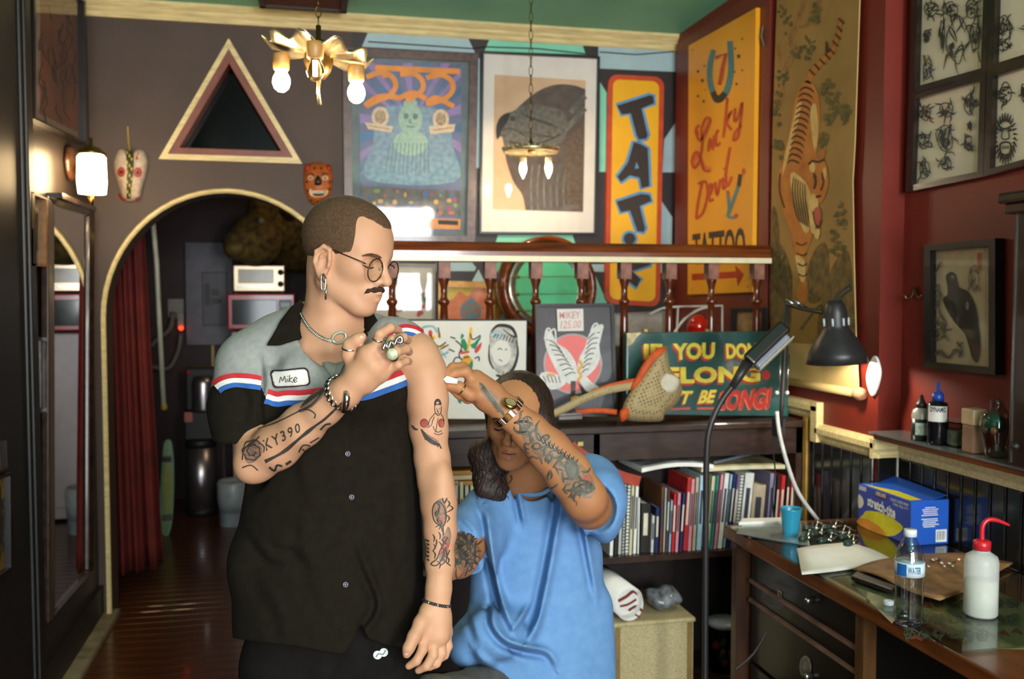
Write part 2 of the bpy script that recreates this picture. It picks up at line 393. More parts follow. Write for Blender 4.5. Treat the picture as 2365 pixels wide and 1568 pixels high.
# skirting of the left wall
struct(MB().box((XL, 2.7, 0), (XL+.02, YB, .16)).ob('baseboard_left', M('skirting', '#1f1a17', .5)))
struct(mk('trim_10', *(lambda b: (b.v, b.f))(MB().box((XL+.02, 2.9, 0), (XL+.085, YB+.05, .022))), M('worn_sill', '#8a7f62', .6, var=.2)))
# front wall with the shop window (behind the camera)
wf = struct(mk('wall_front', *wall2d([(-2.3, 0), (2.3, 0), (2.3, ZC), (-2.3, ZC)], [[(-.9, .7), (-.9, 2.8), (2.0, 2.8), (2.0, .7)]], -2.6, -2.48), m_dark))
for x in (-.9, .55, 1.97): MB().box((x, -2.56, .7), (x+.04, -2.5, 2.8)).ob('mullion', m_blackm, wf)
MB().box((-.9, -2.56, 2.1), (2.0, -2.5, 2.14)).ob('mullion', m_blackm, wf)
# back room shell beyond the arch
br = struct(MB().box((-1.9, 7.55, 0), (1.6, 7.7, ZC)).ob('wall_backroom', m_brr))
struct(MB().box((-1.9, YB+.16, 0), (-1.75, 7.6, ZC)).ob('wall_backroom_left', m_brr))
struct(MB().box((1.3, YB+.16, 0), (1.45, 7.6, ZC)).ob('wall_backroom_right', m_brr))
# fill: bulbs of the shop that hang behind the photographer are out of view; unseen lamp added to brighten the back room
point('backroom_fill', (.7, 6.2, 2.7), 13, (1.0, .72, .42), .06)
# ================================================================== BOOKCASE, BALUSTRADE, BOOKS
YF, YK = 3.40, 3.72           # front and back of the bookcase
m_case = wood('case_brown', '#3a241a', '#1f120d', .4, (3, 14, 14), 3, .2)
m_rail = wood('rail_brown', '#7a3c18', '#4c200c', .25, (1.5, 16, 16), 3, .4)
m_spin = wood('spindle_brown', '#6a3014', '#3c180a', .2, (14, 14, 2), 4, .5)
bc = thing('bookcase', 'long dark brown bookcase under the railing', 'bookcase', (1.0, 3.55, 0))
BX0, BX1 = .12, 1.955
bevel(MB().box((BX0-.02, YF-.02, 1.045), (BX1, YK+.02, 1.075)).ob('top_board', m_case, bc), .006)
MB().box((BX0, YF, .94), (BX1, YF+.02, 1.045)).ob('fascia', m_case, bc)
MB().box((BX0, YK-.012, 0), (BX1, YK, 1.045)).ob('back_panel', M('case_back', '#20140f', .7), bc)
MB().box((BX0, YF, .535), (BX1, YK-.012, .56)).ob('shelf', m_case, bc)
MB().box((BX0, YF, .015), (BX1, YK-.012, .04)).ob('shelf', m_case, bc)
for x in (BX0, 1.075, BX1-.025): MB().box((x, YF, 0), (x+.025, YK-.012, 1.045)).ob('side_panel', m_case, bc)
# balustrade on the back edge of the bookcase
bl = thing('balustrade', 'brown wooden railing with turned spindles and a cream strip above the bookcase', 'railing', (1.0, 3.72, 1.075))
ZR0, ZR1 = 1.735, 1.79
pr = [(-.055, .0), (-.055, .018), (-.048, .03), (-.052, .04), (-.03, .056), (.03, .056), (.052, .04), (.048, .03), (.055, .018), (.055, 0)]
vs = [(BX0, 3.72+a, ZR0+b) for a, b in pr]+[(XA-.03, 3.72+a, ZR0+b) for a, b in pr]; k = len(pr)
mk('handrail', vs, [(j, (j+1) % k, k+(j+1) % k, k+j) for j in range(k)]+[tuple(range(k)), tuple(range(k, 2*k))], m_rail, bl)
MB().box((BX0, 3.66, ZR0-.022), (XA-.03, 3.78, ZR0)).ob('cream_strip', M('cream_gloss', '#e2d8b0', .3, var=.05), bl)
sp = [(.0, 0), (.021, 0), (.021, .03), (.012, .045), (.017, .12), (.021, .22), (.017, .40), (.0145, .46), (.019, .465), (.024, .475), (.019, .485), (.014, .49), (.013, .53), (.022, .565), (.022, .57)]
first = None
for px in (905, 1025, 1131, 1237, 1343, 1442, 1546, 1643, 1748):
    p = at_y(px, 640, 3.72)
    if first is None:
        first = MB().lathe(sp, (p.x, 3.72, 1.075), 14).ob('baluster', m_spin, bl, True); fx = p.x
        fb = MB().box((p.x-.024, 3.696, 1.645), (p.x+.024, 3.744, ZR0-.022)).ob('baluster_block', M('block_worn', '#8a5a48', .5, var=.2, scale=30), bl)
    else:
        for q in (first, fb):
            c = q.copy(); COL.objects.link(c); c.parent = bl; c.location = q.location+V((p.x-fx, 0, 0))
# ---- books
ORD = ['first', 'second', 'third', 'fourth', 'fifth', 'sixth', 'seventh', 'eighth', 'ninth', 'tenth', 'eleventh', 'twelfth', 'thirteenth', 'fourteenth', 'fifteenth', 'sixteenth', 'seventeenth', 'eighteenth', 'nineteenth', 'twentieth',
       'twenty-first', 'twenty-second', 'twenty-third', 'twenty-fourth', 'twenty-fifth', 'twenty-sixth', 'twenty-seventh', 'twenty-eighth', 'twenty-ninth', 'thirtieth', 'thirty-first', 'thirty-second', 'thirty-third', 'thirty-fourth', 'thirty-fifth', 'thirty-sixth', 'thirty-seventh', 'thirty-eighth', 'thirty-ninth', 'fortieth']
m_page = M('book_pages', '#d8d0bc', .8, var=.1, scale=60, stretch=(40, 1, 1))
CN = {'#e4e2da': 'white', '#26231f': 'black', '#b9bcb8': 'grey', '#23305c': 'navy', '#5a3a3c': 'maroon', '#c22a2c': 'red', '#d58a96': 'pink', '#9cc0d4': 'pale blue', '#2f8a86': 'teal', '#b7a58c': 'beige', '#8f88a8': 'lavender', '#6b4a7c': 'purple', '#c9c39a': 'cream', '#6a4428': 'brown'}
def book(px0, px1, top, hexc, lean, n, row, kind='book', zb=.56, yf=None, depth=.2, title=None):
    yf = yf if yf is not None else YF+.015+random.uniform(0, .02)
    a = at_y(px0, 1285, yf); b = at_y(px1, 1285, yf); t = at_y(px0, top, yf); h = max(.1, t.z-zb); w_ = max(.006, b.x-a.x-.0012)
    dx = at_y(px0+lean, 1285, yf).x-a.x
    c = V((a.x, yf, zb+w_*dx/math.hypot(dx, h)+.0006)); r = Matrix.Rotation(math.atan2(dx, h), 3, 'Y') if lean else None
    cn = CN[hexc]
    lab = f"{cn} {kind}, {ORD[n]} from the left {row}"
    th = thing('spiral_notebook' if kind == 'spiral notebook' else 'book', lab, 'notebook' if kind == 'spiral notebook' else 'book', c, 'books on the bookcase shelf')
    mc = M('cover_'+hexc, hexc, .4, var=.06, scale=40)
    piv = c
    MB().box(c, c+V((min(.0018, w_*.2), depth, h)), r, piv).box(c+V((w_-min(.0018, w_*.2), 0, 0)), c+V((w_, depth, h)), r, piv).box(c, c+V((w_, .0018, h)), r, piv).ob('cover', mc, th)
    MB().box(c+V((w_*.2, .002, .003)), c+V((w_*.8, depth-.004, h-.004)), r, piv).ob('pages', m_page, th)
    if kind == 'spiral notebook':
        mb = MB()
        nn = int(h/.013)
        for q in range(nn):
            z = .006+q*h/nn; pts = [c+V((w_/2+w_*.55*math.cos(u), -.002+.006*math.sin(u), z)) for u in [2*math.pi*j/8 for j in range(8)]]
            if r is not None: pts = [piv+r @ (p-piv) for p in pts]
            mb.tube(pts, .0016, 5, closed=True)
        mb.ob('spiral_binding', m_blackm, th)
    elif w_ > .009:
        mt = M('spine_ink_'+('l' if hexc in ('#26231f', '#23305c', '#c22a2c', '#5a3a3c', '#6b4a7c') else 'd'), '#d9d2bd' if hexc in ('#26231f', '#23305c', '#c22a2c', '#5a3a3c', '#6b4a7c') else '#3a3a48', .5)
        MB().box(c+V((w_*.28, -.0006, h*.35)), c+V((w_*.72, .0002, h*.8)), r, piv).ob('spine_title', mt, th)
    return th
S = lambda c: 1380+.375*c
BK = [(72, 98, 325, '#e4e2da', 6, 0), (100, 124, 330, '#26231f', 6, 0), (125, 147, 335, '#b9bcb8', 6, 0), (149, 166, 335, '#b9bcb8', 6, 1), (168, 190, 340, '#e4e2da', 6, 1), (192, 214, 350, '#c9c39a', 6, 0), (216, 240, 362, '#e4e2da', 6, 0),
      (243, 258, 455, '#e4e2da', 2, 0), (260, 322, 490, '#26231f', 3, 0), (326, 346, 565, '#e4e2da', 3, 0), (350, 376, 512, '#23305c', 3, 0), (380, 400, 385, '#6a4428', 4, 0), (402, 416, 395, '#b9bcb8', 4, 0), (418, 434, 400, '#5a3a3c', 5, 0), (436, 452, 470, '#9cc0d4', 5, 0),
      (454, 474, 430, '#c22a2c', 5, 0), (476, 498, 425, '#d58a96', 6, 0), (500, 522, 425, '#23305c', 8, 0), (524, 552, 330, '#c22a2c', 10, 0), (554, 578, 340, '#d58a96', 8, 0), (580, 604, 330, '#b7a58c', 8, 0), (606, 640, 318, '#9cc0d4', 8, 0),
      (668, 692, 322, '#c9c39a', 12, 0), (694, 710, 318, '#2f8a86', 14, 0), (712, 734, 312, '#d58a96', 16, 0), (736, 768, 305, '#e4e2da', 16, 0), (770, 788, 310, '#9cc0d4', 16, 0), (790, 812, 305, '#23305c', 16, 0), (814, 834, 315, '#6b4a7c', 15, 0), (836, 860, 318, '#e4e2da', 15, 1), (862, 922, 305, '#e4e2da', 16, 0),
      (926, 1010, 378, '#b7a58c', 10, 0), (1030, 1070, 305, '#8f88a8', 10, 0), (1074, 1100, 320, '#26231f', 10, 0), (1102, 1130, 318, '#c22a2c', 10, 0), (1140, 1165, 300, '#26231f', 8, 0), (1167, 1195, 305, '#c22a2c', 8, 0)]
for n, (a, b, t, hx, ln, spn) in enumerate(BK):
    book(S(a), S(b), 980+.375*t, hx, ln, n, 'in the long book row', 'spiral notebook' if spn else ('paperback' if b-a < 22 else 'hardback'))
# the row seen past the standing man's arm, and between the two men
for n, (a, b, t, hx) in enumerate([(985, 1000, 1130, '#e4e2da'), (1002, 1013, 1120, '#c9c39a'), (1036, 1048, 1112, '#c9c39a'), (1050, 1060, 1112, '#b9bcb8'), (1062, 1072, 1114, '#c9c39a'), (1074, 1084, 1112, '#b9bcb8'), (1086, 1098, 1116, '#c9c39a'), (1100, 1112, 1112, '#e4e2da')]):
    book(a, b, t, hx, 0, n, 'in the row between the two men', 'paperback')
# lying on top of the books: open magazines, leaning album, wooden frames
def slabz(name, label, cat, pts, z, th, mat, extra=None, group=None):
    t = thing(name, label, cat, at_z(*pts[0], z), group)
    n = len(pts); lo = [at_z(x, y, z) for x, y in pts]
    MB().prism([p+V((0, 0, th)) for p in lo], (0, 0, -th)).ob('sheets', mat, t); return t, lo
zt = .885
mg = thing('art_magazine', 'open white art magazine lying across the tops of the books', 'magazine', (1.30, 3.5, zt), 'magazines lying on the books')
def sheet(x0, x1, y0, y1, z0, bow, th, mat, name, parent, nx=10, rot=0.0):
    c = V(((x0+x1)/2, (y0+y1)/2, 0)); R_ = Matrix.Rotation(rot, 3, 'Z'); vs = []; fs = []
    for i in range(nx+1):
        u = i/nx; x = x0+(x1-x0)*u; z = z0+bow*math.sin(math.pi*u)
        for (yy, zz) in ((y0, z), (y1, z), (y1, z+th), (y0, z+th)): p = V((x, yy, zz)); q = c+R_ @ V((p.x-c.x, p.y-c.y, 0)); vs.append((q.x, q.y, p.z))
    for i in range(nx):
        for j in range(4): a = i*4; fs.append((a+j, a+(j+1) % 4, a+4+(j+1) % 4, a+4+j))
    fs += [(0, 1, 2, 3), tuple(nx*4+j for j in range(4))]
    return mk(name, vs, fs, mat, parent)
m_paper = M('paper_white', '#e6e4dd', .6, var=.03); m_mag = M('magazine_print', '#cfcdc4', .35, hex2='#6d6b66', scale=18)
sheet(1.27, 1.58, 3.42, 3.66, .885, .016, .016, m_paper, 'page_block', mg, rot=.05); sheet(1.28, 1.57, 3.44, 3.66, .902, .016, .002, m_mag, 'cover_page', mg, rot=.05)
mg2 = thing('art_magazine', 'flat magazine with a grey spine lying on the books behind the lamp pole', 'magazine', (1.70, 3.52, zt), 'magazines lying on the books')
sheet(1.54, 1.90, 3.43, 3.66, .872, .004, .016, M('page_edge', '#d9cfa8', .6), 'page_block', mg2, rot=-.03); sheet(1.55, 1.89, 3.44, 3.66, .889, .004, .003, M('cover_tan', '#b9a87a', .4, var=.2), 'cover_page', mg2, rot=-.03)
MB().tube([(1.60, 3.45, .905), (1.86, 3.62, .905)], .006, 8).ob('marker_pen', M('pen_grey', '#7d8790', .3), mg2)
fs_ = thing('stacked_frame', 'gilt wooden frames stacked flat under the bookcase fascia between the two men', 'frame', (.62, 3.5, .87))
for q, (z, hx) in enumerate(((.862, '#a9762c'), (.884, '#c9b48a'), (.902, '#b07a2a'))): bevel(MB().box((.46, 3.42, z), (.80+.02*q, 3.68, z+.018)).ob('bar', M('gilt_'+hx, hx, .35), fs_), .004)
# red leather strap hanging over the books
rs = thing('leather_strap', 'orange-red leather strap lying over the books behind the blue shirt', 'strap', at_y(1400, 1080, YF-.01))
pts = [(1318, 1028), (1345, 1050), (1385, 1074), (1430, 1098), (1478, 1112)]; L_, R_ = offs(smooth2(pts, 4), 24)
vs = [at_y(x, y, YF-.012) for x, y in L_]+[at_y(x, y, YF-.012) for x, y in R_]; n = len(L_)
vs += [v+V((0, .004, 0)) for v in vs]
mk('band', vs, [(i, i+1, n+i+1, n+i) for i in range(n-1)]+[(2*n+i, 2*n+i+1, 3*n+i+1, 3*n+i) for i in range(n-1)]+[(i, i+1, 2*n+i+1, 2*n+i) for i in range(n-1)]+[(n+i, n+i+1, 3*n+i+1, 3*n+i) for i in range(n-1)], M('strap_red', '#a53a20', .5, var=.15), rs)
MB().box(at_y(1335, 1030, YF-.014), at_y(1346, 1020, YF-.008)).ob('tab', M('strap_tab', '#c9b868', .5), rs)
# lower compartment: woven box, rolled print, plastic bag, jar
wbx = thing('woven_box', 'pale woven wicker box under the bookcase shelf', 'box', (1.30, 3.5, .075))
a = at_y(1415, 1440, YF-.06); b = at_y(1604, 1440, YF-.06)
m_wick = M('wicker', '#c2b48c', .8, hex2='#a8966a', scale=130, stretch=(1, 1, 1))
nt = m_wick.node_tree; wv = nt.nodes.new('ShaderNodeTexWave'); wv.bands_direction = 'DIAGONAL'; wv.inputs['Scale'].default_value = 45; tcn = nt.nodes.new('ShaderNodeTexCoord'); nt.links.new(tcn.outputs['Object'], wv.inputs[0])
bpn = nt.nodes.new('ShaderNodeBump'); bpn.inputs['Strength'].default_value = .8; nt.links.new(wv.outputs[1], bpn.inputs['Height']); nt.links.new(bpn.outputs[0], nt.nodes['Principled BSDF'].inputs['Normal'])
zb_ = a.z
bevel(MB().box((a.x, YF-.06, .041), (b.x, 3.68, zb_-.012)).ob('body', m_wick, wbx), .012)
bevel(MB().box((a.x-.006, YF-.066, zb_-.02), (b.x+.006, 3.685, zb_)).ob('lid', m_wick, wbx), .01)
for x in (a.x+.01, b.x-.03): MB().box((x, YF-.064, .042), (x+.02, YF-.058, zb_-.02)).ob('corner_strip', M('wick_edge', '#8a6f3c', .7), wbx)
rl = thing('rolled_print', 'rolled-up white print showing a red and black drawing at its open end', 'print', at_y(1450, 1400, YF-.05))
c0 = at_y(1452, 1392, YF-.075); ax = V((-.22, 1, .12)).normalized(); R0 = .062
mb = MB(); mb.lathe([(R0-.004, .0), (R0, .0), (R0, .28), (R0-.004, .28), (R0-.004, 0)], c0, 28, ax); mb.ob('outer_sheet', m_paper, rl, True)
mb = MB(); mb.lathe([(R0-.012, .005), (R0-.008, .004), (R0-.008, .27), (R0-.012, .27), (R0-.012, .005)], c0, 28, ax); mb.ob('inner_sheet', m_paper, rl, True)
PR = PL(c0+ax*.012, -ax); A = Art(PR.hit, .0); A.disc(1452, 1394, 34, 40); A.ob('rolled_face', m_paper, rl)
A = Art(PR.hit, .002); A.line([(1428, 1388), (1446, 1378), (1462, 1366), (1474, 1372)], 7).line([(1432, 1400), (1450, 1396), (1470, 1384)], 5).line([(1452, 1410), (1470, 1400), (1484, 1412)], 6).line([(1446, 1422), (1460, 1416), (1478, 1426)], 4); A.ob('drawing', M('ink_redbrown', '#7c2f22', .6), rl)
pb = thing('plastic_bag', 'crumpled clear plastic bag with dark contents on the woven box', 'bag', at_y(1540, 1410, YF+.02))
mb = MB(); mb.sph(at_y(1530, 1380, YF+.05), (.075, .06, .045), 20, 12)
o = mb.ob('bag_film', M('bag_film', '#8d9096', .15, hex2='#26262a', scale=26, bump=1.0), pb, True)
for v in o.data.vertices:
    n_ = V(v.co); v.co = v.co+V((math.sin(n_.x*90+n_.z*60), math.cos(n_.z*80), math.sin(n_.x*70)))*.006
MB().sph(at_y(1490, 1385, YF+.16), (.09, .04, .05), 14, 8).ob('brown_paper', M('brown_crumple', '#5b4326', .8, var=.3), pb, True)
jr = thing('plastic_jar', 'clear plastic tub of red and green things on the floor shelf', 'jar', at_y(1672, 1555, YF+.05))
c = at_y(1672, 1560, YF+.08); c.z = .0405
MB().lathe([(.055, 0), (.062, .02), (.068, .11), (.066, .15), (.07, .16), (.07, .185), (.066, .19)], c, 24).ob('tub', GL('tub_clear', '#aab4b8', .8), jr, True)
MB().lathe([(0, .186), (.068, .186), (.072, .196), (.07, .208), (0, .212)], c, 24).ob('lid', M('lid_grey', '#8f979a', .3), jr, True)
for q in range(14):
    an = random.uniform(0, 6.28); rr = random.uniform(0, .04); MB().sph(c+V((rr*math.cos(an), rr*math.sin(an), random.uniform(.02, .12))), random.uniform(.012, .022), 8, 6).ob('candy', M('cand'+str(q % 4), ['#a83a2c', '#3f6a34', '#8a3030', '#c9a24a'][q % 4], .5), jr, True)
# ================================================================== PICTURES, SIGNS, SCROLL
def lerpq(q, a, b):
    tl, tr, br, bl = q
    return tuple((tl[i]*(1-a)+tr[i]*a)*(1-b)+(bl[i]*(1-a)+br[i]*a)*b for i in (0, 1))
def inset(q, w):
    W = (math.dist(q[0], q[1])+math.dist(q[3], q[2]))/2; H = (math.dist(q[0], q[3])+math.dist(q[1], q[2]))/2
    return [lerpq(q, w/W, w/H), lerpq(q, 1-w/W, w/H), lerpq(q, 1-w/W, 1-w/H), lerpq(q, w/W, 1-w/H)]
PANE = GL('picture_glass', '#ffffff', .55, .04)
def picture(name, label, P, q, fw, fm, paper, depth=.025, mat=None, matw=0, glass=True, group=None, cat='picture'):
    """framed picture hung on plane P; returns thing, art factory, inner quad"""
    base = P.hit((q[2][0]+q[3][0])/2, (q[2][1]+q[3][1])/2, depth/2)
    t = thing(name, label, cat, base, group); qi = inset(q, fw)
    for k in range(4):
        a, b, c, d = q[k], q[(k+1) % 4], qi[(k+1) % 4], qi[k]
        MB().prism([P.hit(*a, depth), P.hit(*b, depth), P.hit(*c, depth), P.hit(*d, depth)], -P.n*(depth-.0015)).ob('frame_side', fm, t)
    MB().prism([P.hit(*p, depth*.35) for p in q], -P.n*(depth*.25)).ob('backing', paper if mat is None else mat, t)
    qq = qi
    if mat is not None:
        qq = inset(qi, matw) if not isinstance(matw, list) else matw
        MB().prism([P.hit(*p, depth*.35+.002) for p in qq], -P.n*.0015).ob('print', paper, t)
    if glass: MB().prism([P.hit(*p, depth*.72) for p in qi], -P.n*.002).ob('glass', PANE, t)
    L = [depth*.35+.003]
    def art():
        L[0] += .0006; return Art(P.hit, L[0])
    return t, art, qq
m_fblk = M('frame_black_wood', '#191512', .35, var=.1, coat=.2)
INK = M('ink_dark', '#2b2925', .7, var=.15, scale=60); INKG = M('ink_grey', '#6b675e', .7, var=.2, scale=50); RED = M('ink_red', '#b5302a', .6); INKO = M('ink_orange', '#dd8a34', .6, var=.08)
GRN = M('ink_green', '#2f8a5c', .6); YEL = M('ink_yellow', '#e3b52c', .6, var=.05); BLU = M('ink_blue', '#4a82b4', .6); CRM = M('ink_cream', '#d9c9a0', .7)
# --- poster with three orange numerals
q = [(791, 109), (1105, 124), (1097, 563), (797, 566)]
t, art, qi = picture('framed_poster', 'brown-framed concert poster with three large orange twos and purple rays', PB, q, 19, wood('poster_frame', '#5d4236', '#3c2a22', .35, (8, 8, 8), 4, .3), M('poster_ground', '#5c6285', .5, var=.12, scale=6), .035, M('poster_mat', '#5a686a', .6), [(830, 138), (1066, 150), (1064, 536), (832, 533)])
c0 = (952, 285)
def clipq(p, x0=831, x1=1065, y0=146, y1=400):
    return (min(max(p[0], x0), x1), min(max(p[1], y0), y1))
A = art(); B = art()
for k in range(26):
    a0 = 2*math.pi*k/26; a1 = a0+math.pi/26*1.0
    pts = [clipq((c0[0]+R*math.cos(a), c0[1]+R*math.sin(a))) for R, a in ((40, a0), (190, a0), (190, (a0+a1)/2), (190, a1), (40, a1))]
    (A if k % 2 else B).poly(pts)
A.ob('ray', M('ray_purple', '#8a74a8', .6), t); B.ob('ray', M('ray_blue', '#3a75a4', .6, hex2='#3d4a66', scale=5), t)
A = art(); A.poly([(880, 250), (1018, 255), (1046, 340), (1050, 420), (850, 415), (862, 330)], 4); A.ob('glow_figure', M('fig_blue', '#7f9aa6', .6, hex2='#5c7690', scale=40), t)
A = art(); A.disc(948, 275, 28, 34).disc(948, 330, 40, 30).disc(948, 240, 16, 14); A.ob('head_figure', M('fig_green', '#9db59a', .6, hex2='#7b9f92', scale=50), t)
A = art(); A.disc(938, 268, 6, 7).disc(959, 269, 6, 7).line([(938, 292), (958, 293)], 3, 0).line([(948, 274), (946, 283), (951, 284)], 3).lines([[(900+q*9, 330), (890+q*10, 400)] for q in range(11)], 2, 0); A.ob('head_lines', M('fig_line', '#55726a', .6), t)
A = art(); A.disc(878, 270, 20, 24).disc(1018, 275, 19, 23).poly([(842, 282), (908, 292), (904, 306), (850, 298)]).poly([(990, 292), (1052, 286), (1048, 304), (994, 310)]); A.ob('medallion', M('medal', '#cfb896', .6, var=.1, scale=40), t)
A = art(); A.disc(878, 270, 13, 16).disc(1018, 275, 12, 15).lines([[(852, 290), (900, 299)], [(998, 301), (1044, 295)]], 3, 0); A.ob('medallion_face', M('medal2', '#a98f6c', .6, var=.3, scale=80), t)
A = art(); A.poly([(834, 430), (1064, 440), (1064, 500), (832, 496)]); A.ob('lower_scene', M('poster_low', '#6d6a66', .6, hex2='#4a4f50', scale=22), t)
for k, hx in enumerate(('#b5683c', '#a04a6a', '#7a9a4a', '#c9a24a', '#4a6a9a')):
    A = art()
    for j in range(7): A.disc(random.uniform(842, 1056), random.uniform(440, 492), random.uniform(3, 8), random.uniform(3, 7), 8)
    A.ob('crowd_spot', M('spot'+str(k), hx, .6), t)
A = art(); A.poly([(833, 500), (1064, 506), (1063, 530), (833, 526)]); A.ob('caption_band', M('cap_orange', '#c98a4a', .6), t)
A = art(); A.poly([(1012, 508), (1058, 510), (1058, 520), (1012, 518)]); A.lines([[(840+q*20, 511+q*.6), (854+q*20, 511+q*.6)] for q in range(8)], 4, 0); A.ob('caption_ink', INK, t)
A = art(); A.line([(866, 156), (1062, 165)], 13, 0)
for pts in ([(846, 178), (878, 168), (904, 176), (914, 198), (900, 220), (872, 232), (846, 246)], [(842, 244), (868, 226), (892, 222), (922, 226)], [(924, 172), (954, 170), (974, 184), (976, 206), (958, 222), (938, 232)], [(920, 228), (944, 216), (960, 216), (984, 228)],
            [(984, 180), (1014, 172), (1040, 184), (1046, 206), (1030, 226), (1004, 236), (984, 240)], [(986, 236), (1004, 226), (1022, 232), (1048, 246)], [(886, 160), (890, 180)], [(1000, 164), (1004, 182)]):
    A.line(pts, 12)
A.ob('numerals', INKO, t)
# --- bird-of-prey print
q = [(1113, 117), (1386, 130), (1378, 542), (1107, 540)]
t, art, qi = picture('framed_eagle_print', 'white-matted print of a dark bird of prey head in a thin black frame', PB, q, 5, m_fblk, M('print_tan', '#cfae8c', .6, hex2='#c09a74', scale=6), .03, M('mat_white', '#d9d2c8', .7, var=.02), [(1142, 172), (1353, 186), (1347, 490), (1138, 483)])
A = art(); A.poly(smooth2([(1352, 206), (1320, 196), (1280, 196), (1240, 212), (1205, 240), (1178, 268), (1162, 300), (1166, 350), (1172, 380), (1186, 420), (1206, 450), (1214, 485)], 4)+[(1346, 489)]); A.ob('dark_disc', M('eagle_brown', '#4b3f3a', .7, hex2='#5c5148', scale=20), t)
A = art(); A.poly(smooth2([(1147, 320), (1146, 292), (1158, 268), (1186, 256), (1200, 246), (1226, 242), (1256, 244), (1290, 252), (1306, 268), (1310, 300), (1296, 330), (1262, 340), (1230, 350), (1196, 346), (1166, 336), (1160, 316), (1152, 318)], 3, True)); A.ob('bird_head', M('eagle_grey', '#6e6a60', .7, hex2='#4f4b45', scale=40), t)
A = art(); A.poly(smooth2([(1147, 320), (1146, 292), (1158, 268), (1178, 260), (1172, 280), (1160, 298), (1152, 318)], 3, True)); A.ob('beak', INK, t)
A = art(); A.disc(1184, 274, 6, 6).line([(1160, 302), (1178, 296), (1200, 306), (1210, 312)], 3).lines([[(1205+q*9, 262+q*3), (1226+q*9, 276+q*3)] for q in range(8)], 2, 0).lines([[(1200+q*9, 300+q*2), (1216+q*10, 318)] for q in range(8)], 2, 0).line([(1176, 328), (1220, 334), (1262, 326), (1300, 306)], 4); A.ob('bird_lines', M('eagle_line', '#3b3733', .7), t)
A = art(); A.lines([[(1230+q*16, 380), (1226+q*15, 430), (1228+q*15, 486)] for q in range(8)], 5).lines([[(1318, 260), (1352, 222)], [(1296, 310), (1352, 250)]], 12, 0); A.ob('pale_feather', M('eagle_pale', '#6b6a62', .7, var=.25, scale=20), t)
A = art(); A.poly([(1306, 330), (1350, 280), (1346, 488), (1306, 488)]); A.ob('dark_feather', M('eagle_dark', '#4f4238', .8, hex2='#6b5a48', scale=50), t)
# --- yellow TAT sign
def rrect(q, r, n=5):
    out = []; W = math.dist(q[0], q[1]); H = math.dist(q[0], q[3]); u = r/W; v = r/H
    for (cu, cv, a0) in ((u, v, 180), (1-u, v, 270), (1-u, 1-v, 0), (u, 1-v, 90)):
        for k in range(n+1):
            a = math.radians(a0+90*k/n); out.append(lerpq(q, cu+u*math.cos(a), cv+v*math.sin(a)))
    return out
q = [(1405, 171), (1534, 178), (1524, 709), (1397, 701)]
tt = thing('tattoo_sign', 'tall yellow wall sign with red border and dark blue-edged letters TAT', 'sign', PB.hit(1460, 700, .02))
P2 = PB.up(.03)
MB().prism([P2.hit(*p) for p in rrect(q, 22)], -P2.n*.028).ob('panel', M('sign_redorange', '#c0461c', .4, var=.1), tt)
MB().prism([P2.hit(*p, .002) for p in rrect(inset(q, 11), 16)], -P2.n*.001).ob('yellow_field', M('sign_yellow', '#e8ac1c', .35, var=.05, scale=3), tt)
LT = [[(1425, 244), (1500, 220), (1509, 222), (1511, 238), (1482, 251), (1496, 312), (1492, 320), (1476, 322), (1470, 312), (1457, 262), (1436, 264)],
      [(1464, 328), (1480, 333), (1496, 342), (1500, 430), (1482, 434), (1477, 410), (1455, 405), (1434, 420), (1426, 408), (1450, 376)],
      [(1424, 466), (1480, 448), (1500, 450), (1505, 464), (1478, 476), (1490, 528), (1486, 536), (1472, 534), (1455, 486), (1434, 490)]]
for L in LT:
    Art(P2.hit, .003).line(L, 13, 0, True).ob('letter_edge', M('sign_blue', '#5d93b8', .4), tt)
    Art(P2.hit, .004).poly(L).ob('letter', M('sign_black', '#2d211a', .4), tt)
Art(P2.hit, .005).poly([(1470, 374), (1476, 388), (1466, 390)]).ob('letter_counter', M('sign_blue', '#5d93b8', .4), tt)
Art(P2.hit, .003).disc(1454, 551, 19, 19).ob('letter_edge', MATS['sign_blue'], tt); Art(P2.hit, .004).disc(1454, 551, 13.5, 13.5).ob('letter', MATS['sign_black'], tt)
L = [(1440, 590), (1478, 568), (1506, 590), (1502, 612), (1460, 626), (1480, 645), (1470, 664), (1428, 632), (1430, 612), (1480, 600), (1476, 588), (1446, 604)]
Art(P2.hit, .003).line(L, 12, 0, True).ob('letter_edge', MATS['sign_blue'], tt); Art(P2.hit, .004).poly(L).ob('letter', MATS['sign_black'], tt)
# --- large yellow sign with horseshoe on the right wall
PS = PL((XA-.022, 0, 0), (-1, 0, 0)).up(.022)
q = [(1590, 105), (1746, 17), (1736, 675), (1588, 681)]
ld = thing('horseshoe_sign', 'large yellow sign with horseshoe, red script lettering and red arrow', 'sign', PS.hit(1660, 678, -.01))
bevel(MB().prism([PS.hit(*p) for p in q], -PS.n*.021).ob('panel', M('sign_amber', '#df9416', .35, hex2='#e8a526', scale=2), ld), .002, 1)
H = PS.hit
sgb = M('horse_blue', '#4f7f86', .5, var=.1); sgr = M('script_red', '#c24a20', .5, var=.12, scale=40); sgk = MATS['sign_black']
Art(H, .001).line([(1648, 115), (1640, 150), (1640, 190), (1652, 226), (1662, 228), (1678, 210), (1688, 165), (1686, 95)], [12, 13, 13, 15, 17, 15, 14, 13], 5).ob('horseshoe', sgb, ld)
Art(H, .0016).line([(1646, 212), (1654, 227), (1664, 228), (1674, 214)], [12, 15, 16, 12], 4).ob('horseshoe_toe', sgk, ld)
Art(H, .0016).line([(1652, 134), (1676, 124), (1668, 160), (1662, 196)], [9, 9, 9, 9], 0).ob('numeral', sgr, ld)
A = Art(H, .001)
